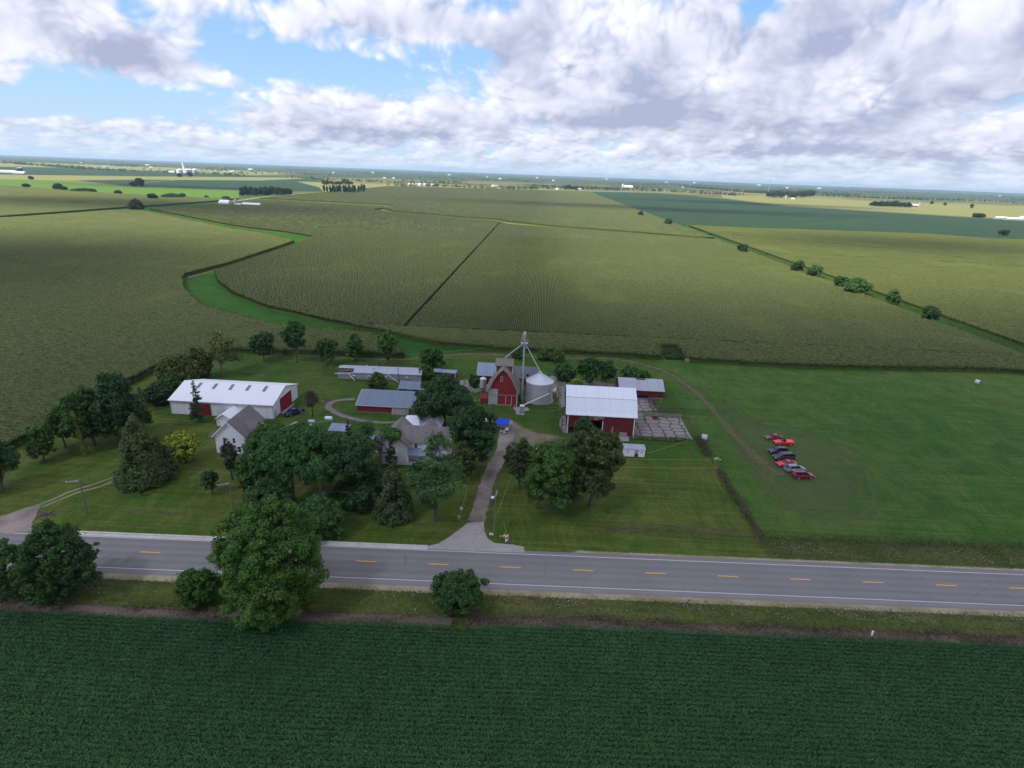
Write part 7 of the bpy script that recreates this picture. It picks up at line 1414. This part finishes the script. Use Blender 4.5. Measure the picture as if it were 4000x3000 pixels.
for px, w_, h_, lb in ((388.5, 13, 9.5, 'leftmost of the far white grain bins by the headhouse'), (404, 14, 10, 'middle far white grain bin in front of the headhouse'), (411, 9, 10, 'small far white grain bin behind the others'), (420, 12.5, 9.5, 'rightmost of the far white grain bins by the headhouse')):
    b = at(px, 374); r = span(b, w_) / 2; Hh = rise(b, 374 - h_); t = thing('far_grain_bin', lb, 'grain bin', b, 0, 'far white grain bins'); MB().lathe([(r, 0), (r, Hh * .72)], 24).build('wall', M['farwhite'], t, smooth=True); MB().lathe([(r * 1.03, Hh * .72), (r * .1, Hh), (0, Hh)], 24).build('roof', M['farroof'], t)
barn_far('low white shed left of the far white grain bins', 370, 373, 13, 4, .5); barn_far('long white far sheds at the left edge of the photo', 12, 373, 36, 5.5, .4); barn_far('white far shed in front of two dark blue silos', 39, 375, 27, 5, .4)
silo('left of two dark blue silos at the far left', 41, 371, 5.5, 9, 'farblue', None, 'farwhite'); silo('right of two dark blue silos at the far left', 46.5, 371, 5.5, 9.5, 'farblue', None, 'farwhite')
for px, py, w_, h_, lb in ((890, 401, 18, 5, 'left shed of the long white row beyond the corn'), (910, 401, 16, 5, 'middle shed of the long white row beyond the corn'), (928, 401.5, 17, 5, 'right shed of the long white row beyond the corn')): barn_far(lb, px, py, w_, h_, .5)
barn_far('white house glimpsed in the poplar row', 719, 408, 8, 6, .8, name='far_house', cat='house'); silo('grey silo in the trees behind the poplar row', 727, 398, 5, 9); silo('shorter grey silo in the trees behind the poplar row', 722, 399, 4, 7)
barn_far('red far barn with a white roof in the right distance', 1976, 447, 15, 6, .6, 'farred', 'farwhite'); silo('grey silo beside the red far barn', 1985, 447, 3, 10)
for px, py, w_, h_, lb in ((2164, 474, 24, 6, 'left one of the pale long sheds at the right edge'), (2192, 476, 34, 6, 'middle pale long shed at the right edge'), (2226, 477, 40, 9, 'pale shed cut off by the right edge, tallest there')): barn_far(lb, px, py, w_, h_, .4, 'fargrey', 'farwhite')
barn_far('tan house at the far end of the long corn field', 1251, 411, 9, 5, .8, 'fargrey', 'fargrey2', name='far_house', cat='house'); barn_far('white house at the far end of the long corn field', 1203, 410.5, 5, 4, .8, name='far_house', cat='house'); barn_far('white building under the trees left of the far end of the corn', 1068, 404.5, 12, 5, .6, name='far_house', cat='house')
barn_far('white and red-roofed dairy beyond the tree belt', 1357, 405.5, 20, 5, .5, 'farwhite', 'farwhite'); silo('pale silo of the dairy beyond the tree belt', 1345, 405, 4, 8, 'farwhite'); barn_far('white shed below the radio mast trees', 1713, 431, 7, 4, .7); silo('grey silo below the radio mast trees', 1697, 430, 4, 8)
b = at(1658, 424); t = thing('radio_mast', 'thin lattice radio mast rising above the horizon on the right', 'mast', b); Hh = rise(b, 386); ms = MB()
for i in range(3): a = 2 * math.pi * i / 3; ms.bar((1.3 * math.cos(a), 1.3 * math.sin(a), 0), (.9 * math.cos(a), .9 * math.sin(a), Hh), .7)
for i in range(14): z_ = Hh * i / 14; ms.bar((1.3, 0, z_), (-.65, 1.1, z_ + Hh / 14), .35); ms.bar((-.65, 1.1, z_), (-.65, -1.1, z_ + Hh / 14), .35)
ms.build('lattice', M['steel'], t); b = cropP((1800, 620, 1000), [(1050, 172)])[0]; barn_far('white works with a stack on the far skyline, centre', 1375, 386, 14, 3.5, .4, 'farwhite', 'farroof')
g3 = random.Random(9); spots = [(175, 353, 5), (105, 359, 6), (325, 362, 10), (305, 361, 6), (317, 358, 14), (225, 361, 8), (190, 354, 5), (540, 367, 12), (560, 366, 7), (485, 372, 6), (500, 371, 14), (610, 359, 6), (640, 358, 5), (780, 366, 7), (805, 374, 5), (940, 372, 7), (1040, 377, 6), (1052, 383, 4), (1120, 380, 5), (1160, 385, 6), (970, 379, 7), (1000, 383, 8), (1195, 391, 5), (1240, 390, 8), (1310, 388, 5), (1440, 395, 6), (1150, 389, 6), (1500, 396, 5), (1560, 392, 10), (1640, 401, 9), (1830, 404, 8), (1880, 409, 8), (2110, 418, 9), (2030, 414, 6), (1700, 407, 6), (1770, 408, 10), (1920, 416, 6), (1475, 405.5, 4), (1490, 406, 9), (830, 385, 7), (850, 386, 5), (1990, 421, 7), (2160, 424, 6), (690, 372, 6), (720, 374, 5), (420, 366, 5), (445, 363, 6), (1080, 387, 8), (905, 377, 6)]
for i, (px, py, w_) in enumerate(s_ for k_, s_ in enumerate(spots) if k_ % 5 not in (1, 3)):
    side = 'left' if px < 740 else 'middle' if px < 1470 else 'right'; barn_far(f'tiny pale farm building scattered over the far fields in the {side} third', px, py, w_ * .8, 1.8 + g3.random() * .8, .5, 'farwhite', g3.choice(['farwhite', 'farroof', 'farwhite', 'fargrey2']), f'tiny far buildings, {side} third', 'far_building', 'building')
b = at(818, 374); 
# ---------------------------------------------------------------- haze
m, q = new('pale_air'); v = q.n('VolumePrincipled'); v.inputs['Color'].default_value = (.55, .74, 1, 1); v.inputs['Density'].default_value = 4.2e-5; v.inputs['Anisotropy'].default_value = .25; o_ = q.n('OutputMaterial'); q.L.new(v.outputs[0], o_.inputs['Volume'])
hz_ = MB().box(-41000, -2500, -2, 41000, 40000, 120).build('haze', m); tag(hz_, kind='stuff')
